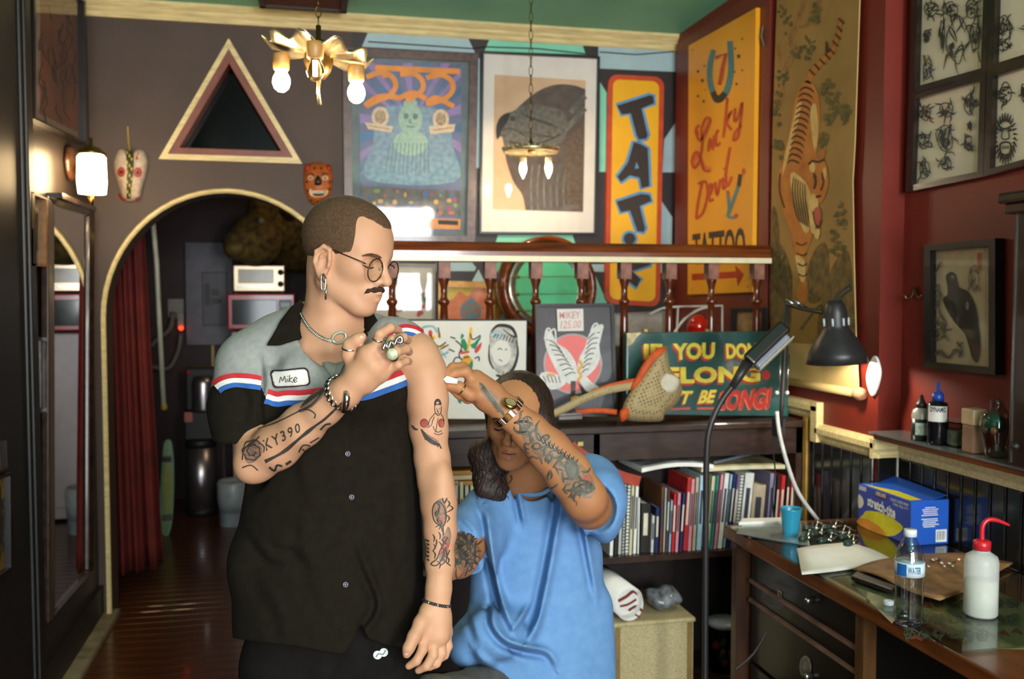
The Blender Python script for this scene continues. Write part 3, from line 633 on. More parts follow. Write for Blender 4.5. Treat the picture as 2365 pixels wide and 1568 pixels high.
for (x, y, r) in ((1706, 130, 6), (1698, 112, 3), (1714, 90, 3), (1714, 162, 3), (1697, 166, 3), (1701, 194, 4), (1622, 186, 5), (1612, 165, 4), (1627, 152, 3), (1612, 222, 4), (1625, 234, 4), (1628, 207, 2)):
    pts = []
    for k in range(10): rr = r if k % 2 == 0 else r*.45; pts.append((x+rr*math.cos(k*math.pi/5-1.5), y+rr*1.15*math.sin(k*math.pi/5-1.5)))
    A.poly(pts)
A.ob('star', sgk, ld)
A = Art(H, .001)
for pts in ([(1606, 300), (1616, 325), (1632, 300), (1640, 276), (1630, 274), (1620, 300), (1622, 330), (1616, 370), (1604, 388), (1598, 372), (1606, 352), (1616, 360), (1626, 392), (1640, 395)],
            [(1612, 312), (1608, 296), (1616, 290)], [(1636, 350), (1640, 320), (1646, 346), (1650, 312)], [(1660, 300), (1654, 310), (1654, 336), (1664, 330)],
            [(1680, 226), (1674, 290), (1670, 318)], [(1676, 280), (1690, 256), (1678, 282), (1690, 300)], [(1698, 250), (1696, 280), (1706, 268), (1714, 236), (1710, 280), (1704, 316), (1694, 324), (1698, 306), (1712, 290)],
            [(1622, 420), (1612, 470), (1608, 505)], [(1612, 425), (1630, 420), (1634, 450), (1624, 490), (1608, 506)], [(1640, 450), (1646, 430), (1640, 428), (1638, 462), (1648, 460)], [(1652, 420), (1656, 452), (1664, 414)], [(1670, 410), (1670, 436), (1676, 430)], [(1686, 340), (1676, 400), (1680, 430), (1690, 408)], [(1672, 388), (1674, 392)]):
    A.line(pts, 6.5, 4)
A.ob('script', sgr, ld)
Art(H, .0004).line([(1601, 384), (1610, 352), (1626, 386), (1644, 392)], 11).line([(1620, 330), (1632, 300), (1640, 276)], 11).ob('script_shadow', M('script_pink', '#d6743a', .5), ld)
Art(H, .001).line([(1708, 422), (1692, 468), (1680, 500)], 8, 0).line([(1680, 440), (1684, 480), (1682, 500), (1698, 502), (1702, 494)], 7, 3).ob('cane', sgb, ld)
Art(H, .0016).line([(1710, 402), (1706, 430)], 9, 0).ob('cane_grip', sgk, ld); Art(H, .0016).disc(1717, 396, 4, 8).disc(1699, 498, 4, 5).disc(1682, 446, 3, 6).ob('cane_tip', sgr, ld)
mb = MB(); text_px('TATTOO', H, [(1599, 540), (1721, 524), (1721, 606), (1599, 612)], .001, .03, 0, mb); mb.ob('lettering', sgk, ld)
Art(H, .001).line([(1598, 640), (1704, 634)], 15, 0).poly([(1698, 612), (1718, 634), (1704, 662), (1700, 634)]).ob('arrow', M('arrow_red', '#b33a12', .5), ld)
for (x, y) in ((1600, 115), (1738, 35), (1600, 668), (1728, 662)): MB().lathe([(.004, 0), (.004, .002), (0, .003)], H(x, y, .0), 8, PS.n).ob('screw', INKG, ld)
MB().tube([PA.hit(1762, 60, .024), PA.hit(1758, 85, .03), PA.hit(1766, 108, .024)], .004, 6).ob('hook', INKG, wr)
# --- tiger hanging scroll
PT = PL((XA, 0, 0), (-1, 0, 0)).up(.02)
ts = thing('tiger_scroll', 'hanging scroll painting of a prowling tiger among pine branches', 'scroll', PT.hit(1900, 905))
HT = PT.hit
edge = [(1797, -60), (1990, -150), (1981, 120), (1974, 330), (1969, 420), (1972, 600), (1976, 760), (1983, 905), (1800, 872), (1780, 868), (1779, 600), (1784, 300), (1792, 60)]
MB().prism([HT(*p) for p in edge], -PT.n*.004).ob('mounting', M('scroll_cream', '#c0a66c', .7, var=.06, scale=5), ts)
A = Art(HT, .001); A.poly([(1797, -60), (1990, -150), (1981, 120), (1974, 330), (1969, 420), (1972, 600), (1976, 800), (1800, 790), (1781, 788), (1779, 600), (1784, 300), (1792, 60)]); A.ob('painting', M('scroll_paint', '#a37e42', .75, hex2='#856734', scale=3), ts)
def layer(o): return Art(HT, o)
SB = M('sc_branch', '#7d5a34', .8, hex2='#a0763f', scale=30); SG = M('sc_foliage', '#4c4626', .85, hex2='#6f6438', scale=40); SR = M('sc_rock', '#7d6232', .85, hex2='#4f3f22', scale=26)
A = layer(.0015)
for (x, y, rx, ry) in ((1812, 40, 16, 40), (1870, 110, 22, 26), (1850, 125, 30, 20), (1806, 180, 20, 22), (1920, 230, 22, 24), (1942, 250, 20, 24), (1952, 268, 14, 20), (1908, 200, 16, 18), (1915, 275, 16, 16), (1900, 320, 10, 22), (1795, 250, 10, 40), (1798, 340, 12, 30), (1940, 500, 14, 40), (1930, 560, 20, 30), (1800, 620, 14, 40), (1880, 30, 14, 30)):
    for k in range(16): an = random.uniform(0, 6.28); q_ = random.uniform(.2, 1); A.disc(x+rx*q_*math.cos(an), y+ry*q_*math.sin(an), random.uniform(2.5, 6.5), random.uniform(2.5, 6.5), 7)
A.ob('foliage', SG, ts)
A = layer(.002); A.line([(1862, -20), (1846, 40), (1830, 80), (1828, 100), (1836, 120), (1820, 150), (1812, 165)], [14, 14, 16, 14, 16, 18, 12]).line([(1900, -30), (1880, 40), (1860, 60), (1840, 62)], [12, 10, 8, 6]).line([(1810, 200), (1808, 230), (1794, 256)], [8, 7, 5]).line([(1808, 226), (1828, 236)], 6, 0).line([(1798, 100), (1800, 130), (1806, 150)], [8, 10, 8]); A.ob('branch', SB, ts)
A = layer(.002); A.poly([(1780, 600), (1800, 560), (1830, 640), (1820, 790), (1782, 786)], 3).poly([(1880, 580), (1905, 560), (1915, 600), (1910, 680), (1870, 700), (1862, 640)], 3).poly([(1920, 620), (1960, 580), (1972, 700), (1970, 790), (1900, 795), (1890, 740)], 3).poly([(1784, 480), (1796, 500), (1800, 580), (1782, 590)], 3); A.ob('rock', SR, ts)
A = layer(.0026); A.lines([[(1895, 590), (1880, 650), (1876, 690)], [(1940, 620), (1920, 700), (1915, 780)], [(1955, 640), (1945, 720), (1940, 790)], [(1800, 600), (1812, 660), (1806, 760)], [(1850, 760), (1880, 720), (1900, 700)], [(1790, 680), (1800, 740), (1796, 780)]], 5); A.ob('rock_line', SG, ts)
TG = M('tiger_fur', '#bd7a30', .8, hex2='#a9642a', scale=14); TW = M('tiger_pale', '#d2b06c', .8, var=.1, scale=20); TK = M('tiger_stripe', '#4a2a14', .8)
A = layer(.003); A.poly([(1868, 185), (1882, 200), (1892, 230), (1894, 290), (1890, 330), (1886, 360), (1900, 380), (1905, 420), (1895, 450), (1882, 480), (1880, 520), (1872, 560), (1860, 590), (1862, 640), (1866, 690), (1850, 700), (1838, 680), (1846, 640), (1836, 590), (1826, 540), (1806, 480), (1796, 430), (1800, 390), (1812, 350), (1826, 290), (1836, 230), (1850, 196)], 3); A.ob('tiger_body', TG, ts)
A = layer(.003); A.line([(1866, 192), (1876, 168), (1900, 140), (1922, 118), (1936, 80), (1944, 40)], [16, 14, 12, 10, 8, 7]); A.ob('tail', TG, ts)
A = layer(.0036); A.poly([(1852, 240), (1838, 300), (1818, 370), (1806, 410), (1812, 360), (1832, 280), (1842, 235)], 2).poly([(1884, 240), (1890, 300), (1882, 350), (1874, 300), (1872, 250)], 2).poly([(1826, 400), (1850, 410), (1870, 440), (1876, 500), (1862, 540), (1842, 500), (1830, 460)], 3).poly([(1836, 590), (1858, 600), (1860, 640), (1850, 650)], 2); A.ob('pale_fur', TW, ts)
A = layer(.0042)
for k in range(13):
    y = 200+k*14; xm = 1862-k*2.6; A.line([(xm-16+k*.3, y+10), (xm-4, y+2), (xm+10, y+6), (xm+18, y+14)], [2, 4.5, 4.5, 2])
for k in range(6): A.line([(1834+k*5, 410+k*3), (1830+k*6, 440+k*4), (1838+k*6, 490+k*4), (1846+k*5, 512+k*3)], [2, 3, 3.5, 2])
for (x, y) in ((1876, 166), (1888, 154), (1900, 142), (1912, 130), (1922, 118), (1930, 100), (1936, 84), (1940, 66), (1944, 48)): A.line([(x-7, y-6), (x+5, y+7)], 4, 0)
for k in range(4): A.line([(1838+k*2, 560+k*24), (1852+k, 566+k*24), (1864, 560+k*24)], 3)
A.line([(1802, 400), (1800, 440), (1812, 480)], 3).line([(1908, 95), (1911, 122)], [3, 9], 0); A.ob('stripe', TK, ts)
A = layer(.0048); A.poly([(1872, 372), (1890, 366), (1906, 376), (1912, 400), (1912, 430), (1902, 460), (1890, 470), (1876, 450), (1866, 420), (1864, 390)], 3).disc(1900, 356, 5, 12, 10, .3).disc(1850, 382, 6, 7); A.ob('tiger_face', TG, ts)
A = layer(.0054); A.disc(1876, 386, 7, 12).disc(1904, 400, 4, 14).poly([(1868, 455), (1884, 450), (1890, 480), (1880, 540), (1870, 520)], 2).poly([(1880, 530), (1894, 530), (1890, 552), (1882, 548)], 2); A.ob('face_patch', TW, ts)
A = layer(.006); A.line([(1868, 380), (1876, 372), (1890, 374), (1904, 368)], 5).line([(1880, 400), (1884, 420), (1880, 436)], 5).line([(1898, 398), (1902, 420), (1896, 440)], 4).disc(1882, 408, 4, 3).disc(1900, 412, 3, 3).line([(1884, 455), (1896, 452)], 6, 0).line([(1878, 488), (1882, 512), (1890, 526), (1896, 508)], 4); A.ob('face_line', TK, ts)
A = layer(.0066); A.poly([(1880, 484), (1892, 478), (1896, 500), (1890, 520), (1882, 512)], 2); A.ob('tongue', M('tongue_pink', '#b4553c', .7), ts)
mb = MB(); a = HT(1797, 876, .0); b = HT(1978, 908, .0); mb.tube([a, b], .016, 14); mb.ob('bottom_roller', MATS['scroll_cream'], ts, True)
ax = (b-a).normalized(); MB().lathe([(.0, 0), (.016, 0), (.022, .006), (.024, .02), (.02, .04), (0, .044)], b, 16, ax).ob('roller_knob', M('knob_wood', '#b98a64', .4), ts, True)
MB().lathe([(.0, 0), (.017, 0), (.017, .006), (0, .006)], b-ax*.004, 16, ax).ob('knob_collar', INKG, ts, True)
# --- leaf-shaped white ornament by the corner
o = MB().prism([PA.hit(x, y, .012) for x, y in smooth2([(2018, 822), (2030, 850), (2028, 880), (2014, 914), (2002, 888), (2002, 858)], 4, True)], (.009, 0, 0)).ob('leaf_form', M('leaf_white', '#f4f0e6', .5), None)  # thin white leaf-shaped plate just off the wall
tag(o, 'white leaf-shaped ornament on the red wall beside the lamp', 'form')
# --- tattoo flash sheets and raven picture on the near right wall
PW = PBr
m_flash = M('flash_paper', '#d6cab0', .7, var=.04, scale=4)
def sketch(art, cx, cy, w, h, seed, n=9, lw=3.0):
    r = random.Random(seed)
    art.line([(cx+w*.5*math.cos(a)*r.uniform(.6, 1), cy+h*.5*math.sin(a)*r.uniform(.6, 1)) for a in [2*math.pi*k/9 for k in range(9)]], lw, 3, True)
    for _ in range(n):
        x, y = cx+r.uniform(-.35, .35)*w, cy+r.uniform(-.35, .35)*h; a = r.uniform(0, 6.28); pts = [(x, y)]
        for _k in range(3): a += r.uniform(-.9, .9); x += math.cos(a)*w*.16; y += math.sin(a)*h*.16; pts.append((x, y))
        art.line(pts, [lw*.5, lw*1.5, lw*1.2, lw*.4], 3)
    for _ in range(3): art.disc(cx+r.uniform(-.25, .25)*w, cy+r.uniform(-.25, .25)*h, w*.07, h*.07, 8)
FQ = [([(2106, -40), (2287, -92), (2278, 168), (2100, 218)], 'tattoo flash sheet with a large horse-like figure, nearer the scroll in the upper row', [(2150, 22, 34, 40), (2140, 84, 16, 34), (2210, 95, 60, 120), (2252, 85, 26, 90), (2143, 160, 24, 54), (2195, 20, 40, 40), (2244, 20, 34, 50), (2176, 80, 14, 80)]),
      ([(2287, -95), (2500, -158), (2500, 98), (2279, 168)], 'tattoo flash sheet with a perched bird, cut by the photograph edge in the upper row', [(2318, 62, 40, 70), (2316, 105, 36, 26), (2400, 40, 60, 90)]),
      ([(2100, 220), (2277, 168), (2270, 408), (2091, 444)], 'tattoo flash sheet of nine small animals, nearer the scroll in the lower row', [(2137, 262, 30, 40), (2187, 252, 36, 42), (2238, 240, 30, 60), (2134, 325, 36, 40), (2182, 322, 44, 90), (2235, 330, 24, 48), (2134, 392, 28, 48), (2184, 378, 34, 34), (2240, 290, 10, 20)]),
      ([(2279, 168), (2500, 98), (2500, 346), (2271, 408)], 'tattoo flash sheet with a roaring lion head in the lower row', [(2323, 214, 36, 54), (2366, 214, 22, 50), (2420, 260, 60, 90)])]
for k, (q, lab, ds) in enumerate(FQ):
    t, art, qi = picture('flash_sheet', lab, PW, q, 14 if k in (0, 2) else 15, wood('flash_frame', '#2a1d13', '#120c08', .3, (6, 6, 6), 4, .4), m_flash, .03, group='tattoo flash sheets on the red wall')
    A = art()
    for j, d in enumerate(ds): sketch(A, *d, seed=k*20+j, n=14, lw=2.2)
    if k == 3:
        for a in range(26): an = 2*math.pi*a/26; A.line([(2322+19*math.cos(an), 318+38*math.sin(an)), (2322+28*math.cos(an+.12), 320+60*math.sin(an+.08))], [6, 2], 0)
        A.disc(2312, 300, 5, 4).disc(2332, 300, 5, 4).line([(2308, 292), (2320, 298), (2336, 291)], 4).line([(2316, 300), (2313, 318), (2322, 322), (2331, 317), (2328, 300)], 3).line([(2310, 334), (2313, 360), (2322, 366), (2332, 358), (2334, 333), (2322, 328)], 4, 3, True).lines([[(2316+i*4, 336), (2316+i*4, 344)] for i in range(4)], 2, 0)
    if k == 2: A.line([(2180, 340), (2174, 300)], [3, 7], 0).line([(2186, 342), (2196, 286)], [3, 6], 0)
    A.ob('drawing', M('flash_ink', '#39362c', .7, var=.3, scale=60), t)
q = [(2133, 566), (2298, 550), (2298, 866), (2134, 849)]
t, art, qi = picture('raven_picture', 'black-framed ink painting of a raven on a branch', PW, q, 15, m_fblk, M('raven_paper', '#a9997a', .7, hex2='#8f7d62', scale=9), .035)
A = art(); A.poly([(2184, 640), (2190, 630), (2200, 628), (2208, 636), (2212, 652), (2216, 664), (2236, 674), (2252, 704), (2260, 750), (2264, 800), (2258, 836), (2246, 828), (2238, 800), (2228, 770), (2210, 750), (2192, 725), (2180, 700), (2178, 688), (2188, 680), (2188, 660)], 3); A.ob('raven', M('raven_black', '#2a251f', .7, var=.25, scale=30), t)
A = art(); A.disc(2200, 640, 4, 5).disc(2234, 706, 4, 10); A.ob('raven_sheen', M('raven_grey', '#6b675c', .7), t)
A = art(); A.line([(2152, 650), (2166, 618), (2172, 604)], 3).line([(2160, 630), (2178, 604)], 2, 0).line([(2158, 636), (2150, 610)], 2, 0); sketch(A, 2162, 690, 24, 60, 3, 10, 2.2); sketch(A, 2170, 760, 40, 60, 4, 12, 2.2); sketch(A, 2250, 640, 26, 70, 5, 8, 2.2)
A.line([(2154, 822), (2172, 812), (2190, 826), (2208, 808), (2222, 820)], [4, 9, 5, 9, 4]).line([(2210, 790), (2222, 806), (2216, 826)], 4).line([(2212, 800), (2224, 790)], 3, 0); A.ob('brushwork', M('raven_wash', '#5d5344', .7, var=.2, scale=40), t)
A = art(); A.line([(2260, 584), (2262, 624)], 6, 0); A.ob('seal', M('seal_red', '#a0402c', .7), t)
# double coat hook
hk = thing('coat_hook', 'small metal double coat hook on the red wall beside the raven picture', 'hook', PW.hit(2108, 690))
MB().tube([PW.hit(2112, 664, .006), PW.hit(2110, 676, .012), PW.hit(2104, 688, .02), PW.hit(2094, 690, .035), PW.hit(2088, 682, .045)], .004, 8).ob('hook_arm', M('hook_metal', '#8a6a48', .3, metal=.9), hk, True)
MB().tube([PW.hit(2116, 664, .006), PW.hit(2116, 680, .012), PW.hit(2122, 688, .025), PW.hit(2128, 682, .035)], .004, 8).ob('hook_arm', MATS['hook_metal'], hk, True)
MB().lathe([(.012, 0), (.012, .004), (0, .006)], PW.hit(2114, 676, .001), 12, PW.n).ob('hook_plate', MATS['hook_metal'], hk, True)
# --- items on the bookcase top and behind the spindles
PQ = lambda y, tilt=0.0, z0=1.075: PL((0, y, z0), (0, -math.cos(tilt), math.sin(tilt)))
m_wpic = M('white_sheet', '#cfccc2', .6, var=.02)
# pictures hung on the back wall, seen through the spindles
t, art, qi = picture('pale_art_print', 'pale framed print with red and green blots, seen behind the railing', PB, [(848, 606), (1006, 610), (1004, 742), (848, 740)], 5, M('thin_frame', '#8f8778', .4), M('print_pale', '#c9c2b2', .6, hex2='#d6d0c6', scale=9), .02)
for k, (hx, n_) in enumerate((('#b8594c', 9), ('#5f8f6a', 6), ('#6b6b6b', 8), ('#c98a7a', 8))):
    A = art()
    for j in range(n_): A.disc(random.uniform(905, 996), random.uniform(650, 732), random.uniform(3, 9), random.uniform(3, 8), 9)
    A.ob('blot', M('blot'+str(k), hx, .7, var=.3, scale=60), t)
t, art, qi = picture('gold_framed_painting', 'gold-framed yellow painting of a blue round emblem among red flames', PB, [(1013, 648), (1158, 652), (1157, 760), (1012, 758)], 14, M('gold_frame', '#9a6a1c', .3, metal=.4, var=.2), M('paint_yellow', '#d9b84a', .6, var=.1, scale=14), .03)
A = art(); A.poly([(1040, 750), (1030, 700), (1048, 690), (1060, 672), (1080, 684), (1092, 670), (1106, 664), (1122, 668), (1130, 700), (1134, 750)], 3); A.ob('flame', M('paint_flame', '#cf6a44', .6, hex2='#d98a5a', scale=30), t)
A = art(); A.disc(1087, 720, 25, 27).poly([(1078, 700), (1088, 682), (1100, 700)]); A.ob('emblem', M('paint_blue', '#7a8a86', .6, hex2='#4f86a0', scale=40), t)
A = art(); A.ring(1087, 722, 18, 20, 4).disc(1080, 722, 5).disc(1096, 718, 6).line([(1074, 736), (1088, 742), (1100, 734)], 4); A.ob('emblem_detail', M('paint_rust', '#b0714a', .6), t)
t, art, qi = picture('small_grey_print', 'small grey-white print behind the railing, between the yellow sign and the red lamp', PB, [(1418, 724), (1536, 718), (1534, 800), (1416, 800)], 4, M('thin_frame', '#8f8778', .4), M('print_grey', '#bdb8ac', .6, hex2='#a59f94', scale=30), .02)
t, art, qi = picture('small_dark_frame', 'small dark frame with a tan sketch on the red-brown board', PL((XA-.022, 0, 0), (-1, 0, 0)), [(1688, 712), (1766, 710), (1764, 790), (1687, 794)], 8, m_fblk, M('sketch_tan', '#b99a6a', .6, hex2='#8a6a4a', scale=30), .02)
# round wooden drum with mint skin
P6 = PL((0, 4.30, 0), (.15, -1, .06)); c0 = P6.hit(1270, 662)
dr = thing('wooden_roundel', 'round wooden drum with mint green skin and brass wires behind the railing', 'roundel', c0-V((0, 0, .25)))
Rr = (P6.hit(1376, 662)-c0).length
n_ = P6.n
MB().lathe([(Rr-.028, 0), (Rr, .0), (Rr+.004, .03), (Rr, .10), (Rr-.028, .10), (Rr-.034, .05), (Rr-.028, 0)], c0-n_*.09, 48, n_).ob('hoop', m_rail, dr, True)
MB().lathe([(0, .05), (Rr-.034, .05), (Rr-.034, .054), (0, .054)], c0-n_*.09, 48, n_).ob('disk', M('disk_mint', '#5fc795', .4, var=.04), dr)  # flat mint disk set inside the wooden ring
MB().lathe([(Rr-.085, .056), (Rr-.05, .070), (Rr-.036, .058), (Rr-.085, .056)], c0-n_*.09, 48, n_).ob('inner_rim', M('roundel_silver', '#9a9a8a', .2, metal=.8, var=.2), dr, True)
for yy in (640, 680, 718):
    MB().tube([P6.hit(1180, yy, .0), P6.hit(1362, yy-2, .0)], .002, 6).ob('wire', M('brass_wire', '#a8904a', .3, metal=.8), dr)
    for xx in (1196, 1352): MB().lathe([(.009, 0), (.009, .012), (.004, .02), (0, .022)], P6.hit(xx, yy, -.02), 10, n_).ob('lug', MATS['brass_wire'], dr, True)
MB().tube([c0-n_*.06+V((0, 0, Rr)), V((c0.x, YB-.004, c0.z+Rr-.005))], .004, 6).ob('hanging_cord', m_blackm, dr)
# red ball lamp in a white wire frame
rb = thing('red_lamp', 'glossy red dome lamp inside a white wire frame behind the railing', 'lamp', at_y(1620, 790, 4.05))
MB().sph(at_y(1612, 755, 4.05), (.05, .05, .058), 20, 12).ob('dome', M('lamp_red', '#c01c10', .12, coat=.6), rb, True)
MB().lathe([(0, 0), (.05, 0), (.055, .01), (.055, .03), (.04, .035)], at_y(1612, 800, 4.05), 18).ob('base', m_blackm, rb, True)
bz = at_y(1612, 800, 4.05); MB().lathe([(0, 0), (.11, 0), (.11, .015), (.02, .03), (.02, bz.z), (0, bz.z)], (bz.x, bz.y, .001), 18).ob('stand', m_blackm, rb, True)
m_wwire = M('white_wire', '#c9c4b6', .4)
MB().tube([at_y(x, y, 4.02) for x, y in ((1561, 800), (1566, 708), (1668, 706), (1668, 800))], .006, 8).ob('wire_frame', m_wwire, rb)
MB().tube([at_y(x, y, 4.0) for x, y in smooth2([(1556, 770), (1580, 738), (1612, 716), (1640, 708)], 4)], .006, 8).ob('wire_frame', m_wwire, rb)
MB().tube([at_y(x, y, 3.98) for x, y in smooth2([(1500, 726), (1530, 712), (1570, 708)], 4)], .005, 8).ob('wire_frame', m_wwire, rb)
# white sheet of three designs leaning on the spindles
P7 = PQ(3.60, .10)
fa = thing('flash_board', 'white board with three colourful tattoo designs leaning on the railing', 'board', P7.hit(1090, 975))
MB().prism([P7.hit(*p, .0) for p in ((926, 741), (1216, 741), (1213, 968), (926, 966))], -P7.n*.006).ob('sheet', m_wpic, fa)
MB().prism([P7.hit(*p, -.0062) for p in ((922, 737), (1218, 737), (1216, 968), (922, 968))], -P7.n*.006).ob('backing', INK, fa)
H7 = P7.hit
A = Art(H7, .001); A.line([(966, 770), (978, 756), (1000, 754), (1010, 768)], 5).line([(1000, 815), (1020, 820), (1036, 812)], 5).line([(1010, 800), (1030, 826)], 3); A.ob('pale_line', M('fl_cyan', '#7ba8ae', .7), fa)
A = Art(H7, .0016); A.disc(1000, 780, 6, 5).disc(1020, 800, 9, 4, 12, -.5).disc(1014, 774, 4, 8); A.poly([(1066, 830), (1078, 818), (1092, 834), (1086, 862), (1070, 868), (1058, 850)], 3).line([(1088, 756), (1084, 790), (1076, 812)], 7); A.ob('yellow_fill', M('fl_yellow', '#dca32c', .7), fa)
A = Art(H7, .0022); A.poly([(1064, 790), (1072, 782), (1080, 800), (1074, 812)], 2).poly([(1086, 796), (1108, 786), (1110, 776), (1098, 806)], 2).poly([(1060, 840), (1054, 858), (1066, 850)], 2).poly([(1080, 850), (1092, 830), (1090, 856)], 2).poly([(1056, 905), (1064, 900), (1066, 930), (1058, 928)], 2).poly([(1066, 770), (1072, 776), (1064, 784)], 2); A.ob('green_fill', M('fl_green', '#1f7d54', .7), fa)
A = Art(H7, .0022); A.poly([(1096, 808), (1112, 790), (1110, 804), (1100, 816)], 2).disc(976, 777, 9, 6).disc(1066, 812, 4).line([(1064, 816), (1084, 812)], 5, 0).disc(994, 770, 5, 8); A.lines([[(1028, 904), (1027, 912)], [(1030, 926), (1029, 934)], [(1026, 946), (1026, 950)]], 5, 0); A.ob('red_fill', M('fl_red', '#bf3f34', .7), fa)
A = Art(H7, .0028); A.lines([[(1000, 790), (1014, 800), (1030, 790)], [(1012, 756), (1016, 780)], [(994, 772), (1000, 786)], [(1018, 806), (1036, 796)], [(1040, 778), (1052, 782)], [(1052, 786), (1066, 800), (1060, 820), (1068, 832)], [(1086, 770), (1092, 784), (1110, 774)], [(1046, 838), (1052, 826), (1062, 826)], [(1096, 828), (1106, 824), (1106, 834)], [(1064, 840), (1080, 842), (1084, 860)], [(1070, 826), (1084, 824)], [(1036, 806), (1050, 812)]], 3); A.ob('outline', INK, fa)
A = Art(H7, .0016); A.poly([(1130, 790), (1134, 760), (1158, 750), (1186, 756), (1196, 780), (1194, 820), (1186, 850), (1166, 868), (1148, 860), (1134, 840), (1128, 815)], 3); A.ob('lady_hair', M('fl_grey', '#8d8a82', .7, hex2='#c9c6be', scale=30), fa)
A = Art(H7, .0022); A.disc(1158, 815, 22, 30); A.ob('lady_face', m_wpic, fa)
A = Art(H7, .0028); A.line([(1134, 768), (1150, 752), (1180, 756), (1192, 778), (1176, 772), (1162, 760)], [2, 7, 8, 5, 3, 2]).line([(1192, 784), (1196, 815), (1186, 850), (1166, 870), (1146, 866)], [2, 5, 7, 8, 5]).line([(1130, 796), (1130, 830), (1140, 852)], [2, 4, 3]).line([(1150, 808), (1154, 804), (1160, 808)], 2).line([(1166, 808), (1172, 806)], 2, 0).line([(1152, 830), (1160, 834)], 2, 0).lines([[(1160+k*8, 868), (1164+k*8, 858)] for k in range(6)], 2, 0).lines([[(1140+i*7, 780+i*2), (1146+i*7, 770+i)] for i in range(7)], 2, 0); A.ob('lady_line', INK, fa)
A = Art(H7, .003); A.line([(1134, 776), (1146, 768), (1156, 776), (1146, 782)], 5); A.ob('lady_band', M('fl_sky', '#9fc3cf', .7), fa)
# black-framed eagle with the pink sun
P8 = PQ(3.56, .13)
q = [(1237, 702), (1418, 700), (1426, 962), (1240, 962)]
t, art, qi = picture('eagle_shirt_frame', 'black framed print of a white eagle over a pink sun with a price tag', P8, q, 7, m_fblk, M('print_charcoal', '#2a2a30', .45, hex2='#3a3b40', scale=8), .025)
A = art(); A.disc(1323, 840, 68, 70, 36); A.ob('sun_edge', M('eag_pale', '#9a9a98', .6), t)
A = art(); A.disc(1323, 840, 64, 66, 36); A.ob('sun', M('sun_pink', '#dd6a66', .6, var=.04), t)
EW = M('eag_white', '#cfcfc8', .6, var=.06, scale=40)
A = art(); A.poly([(1258, 778), (1262, 762), (1276, 772), (1288, 794), (1308, 806), (1324, 826), (1332, 846), (1336, 872), (1322, 888), (1300, 876), (1282, 850), (1268, 820), (1260, 798)], 2).poly([(1386, 750), (1392, 764), (1384, 796), (1386, 826), (1374, 852), (1354, 870), (1338, 872), (1334, 846), (1340, 822), (1352, 800), (1360, 772), (1374, 754)], 2).poly([(1246, 866), (1262, 858), (1290, 866), (1308, 880), (1296, 894), (1274, 900), (1254, 888)], 2).poly([(1334, 862), (1352, 868), (1368, 884), (1384, 894), (1380, 908), (1356, 904), (1342, 886)], 2)
A.ob('wing', EW, t)
A = art()
for k in range(8):
    A.line([(1262+k*6, 784+k*12), (1278+k*6, 790+k*10), (1294+k*5, 806+k*8)], 2.2); A.line([(1388-k*4, 768+k*12), (1372-k*3, 770+k*12), (1358-k*2, 784+k*11)], 2.2)
for k in range(5): A.line([(1254+k*9, 868), (1262+k*8, 884)], 2, 0)
A.poly([(1318, 880), (1330, 880), (1328, 920), (1318, 914)]).poly([(1334, 884), (1344, 890), (1358, 912), (1346, 912)]); A.ob('feather_line', INK, t)
A = art(); A.line([(1336, 832), (1344, 844), (1336, 856), (1342, 868), (1334, 878)], 7).disc(1376, 905, 12, 9).disc(1330, 922, 12, 8).disc(1272, 866, 10, 4); A.ob('gold_fill', M('eag_gold', '#d0a048', .6), t)
A = art(); A.line([(1258, 784), (1262, 762), (1270, 760), (1276, 784)], 4).line([(1266, 786), (1274, 764), (1282, 762), (1284, 790)], 4).line([(1362, 776), (1370, 752), (1380, 748), (1376, 770)], 4).line([(1370, 780), (1386, 752), (1392, 756), (1382, 780)], 4); A.ob('wing_tip', EW, t)
A = Art(P8.hit, .022); A.poly([(1286, 714), (1347, 713), (1348, 764), (1288, 765)]); A.ob('price_tag', m_wpic, t)
mb = MB(); text_px('MIKEY', P8.hit, [(1292, 720), (1340, 719), (1340, 735), (1292, 736)], .0226, .01, 0, mb); text_px('125.00', P8.hit, [(1294, 741), (1342, 740), (1342, 758), (1294, 759)], .0226, .01, .2, mb); mb.ob('tag_writing', M('pink_ink', '#c98a8c', .7), t)
# dark green lettered box sign
P9 = PQ(3.50, .06)
q = [(1447, 768), (1818, 764), (1822, 962), (1446, 958)]
bs = thing('lettered_box_sign', 'dark green painted sign reading IF YOU DONT BELONG DONT BE LONG', 'sign', P9.hit(1640, 960, -.03))
m_sg = M('sign_green', '#1d3d38', .22, hex2='#2c5550', scale=5, coat=.5)
bevel(MB().prism([P9.hit(*p) for p in q], -P9.n*.05).ob('panel', m_sg, bs), .006)
MB().prism([P9.hit(*p, .0005) for p in ((1448, 769), (1482, 768), (1470, 780), (1460, 795), (1448, 800))], -P9.n*.0004).ob('worn_corner', M('worn_cream', '#c9b98c', .7, var=.2, scale=50), bs)
SY = M('sign_yel', '#d9c440', .45, var=.1, scale=30); SRD = M('sign_red', '#b32a24', .45, var=.1, scale=30); SO = M('sign_orange', '#d86a3c', .45)
def lettering(txt, qd, bold, mat_top, mat_sh, dx, dy, shear=0, sp=1.0):
    mb = MB(); text_px(txt, P9.hit, [(x+dx, y+dy) for x, y in qd], .0008, bold, shear, mb, sp); mb.ob('letter_shadow', mat_sh, bs)
    mb = MB(); text_px(txt, P9.hit, qd, .0016, bold, shear, mb, sp); mb.ob('lettering', mat_top, bs)
lettering('IF', [(1487, 794), (1530, 794), (1530, 830), (1487, 830)], .045, SY, SRD, -4, 4)
lettering('YOU', [(1553, 793), (1652, 790), (1650, 829), (1556, 832)], .045, SY, SRD, -4, 5)
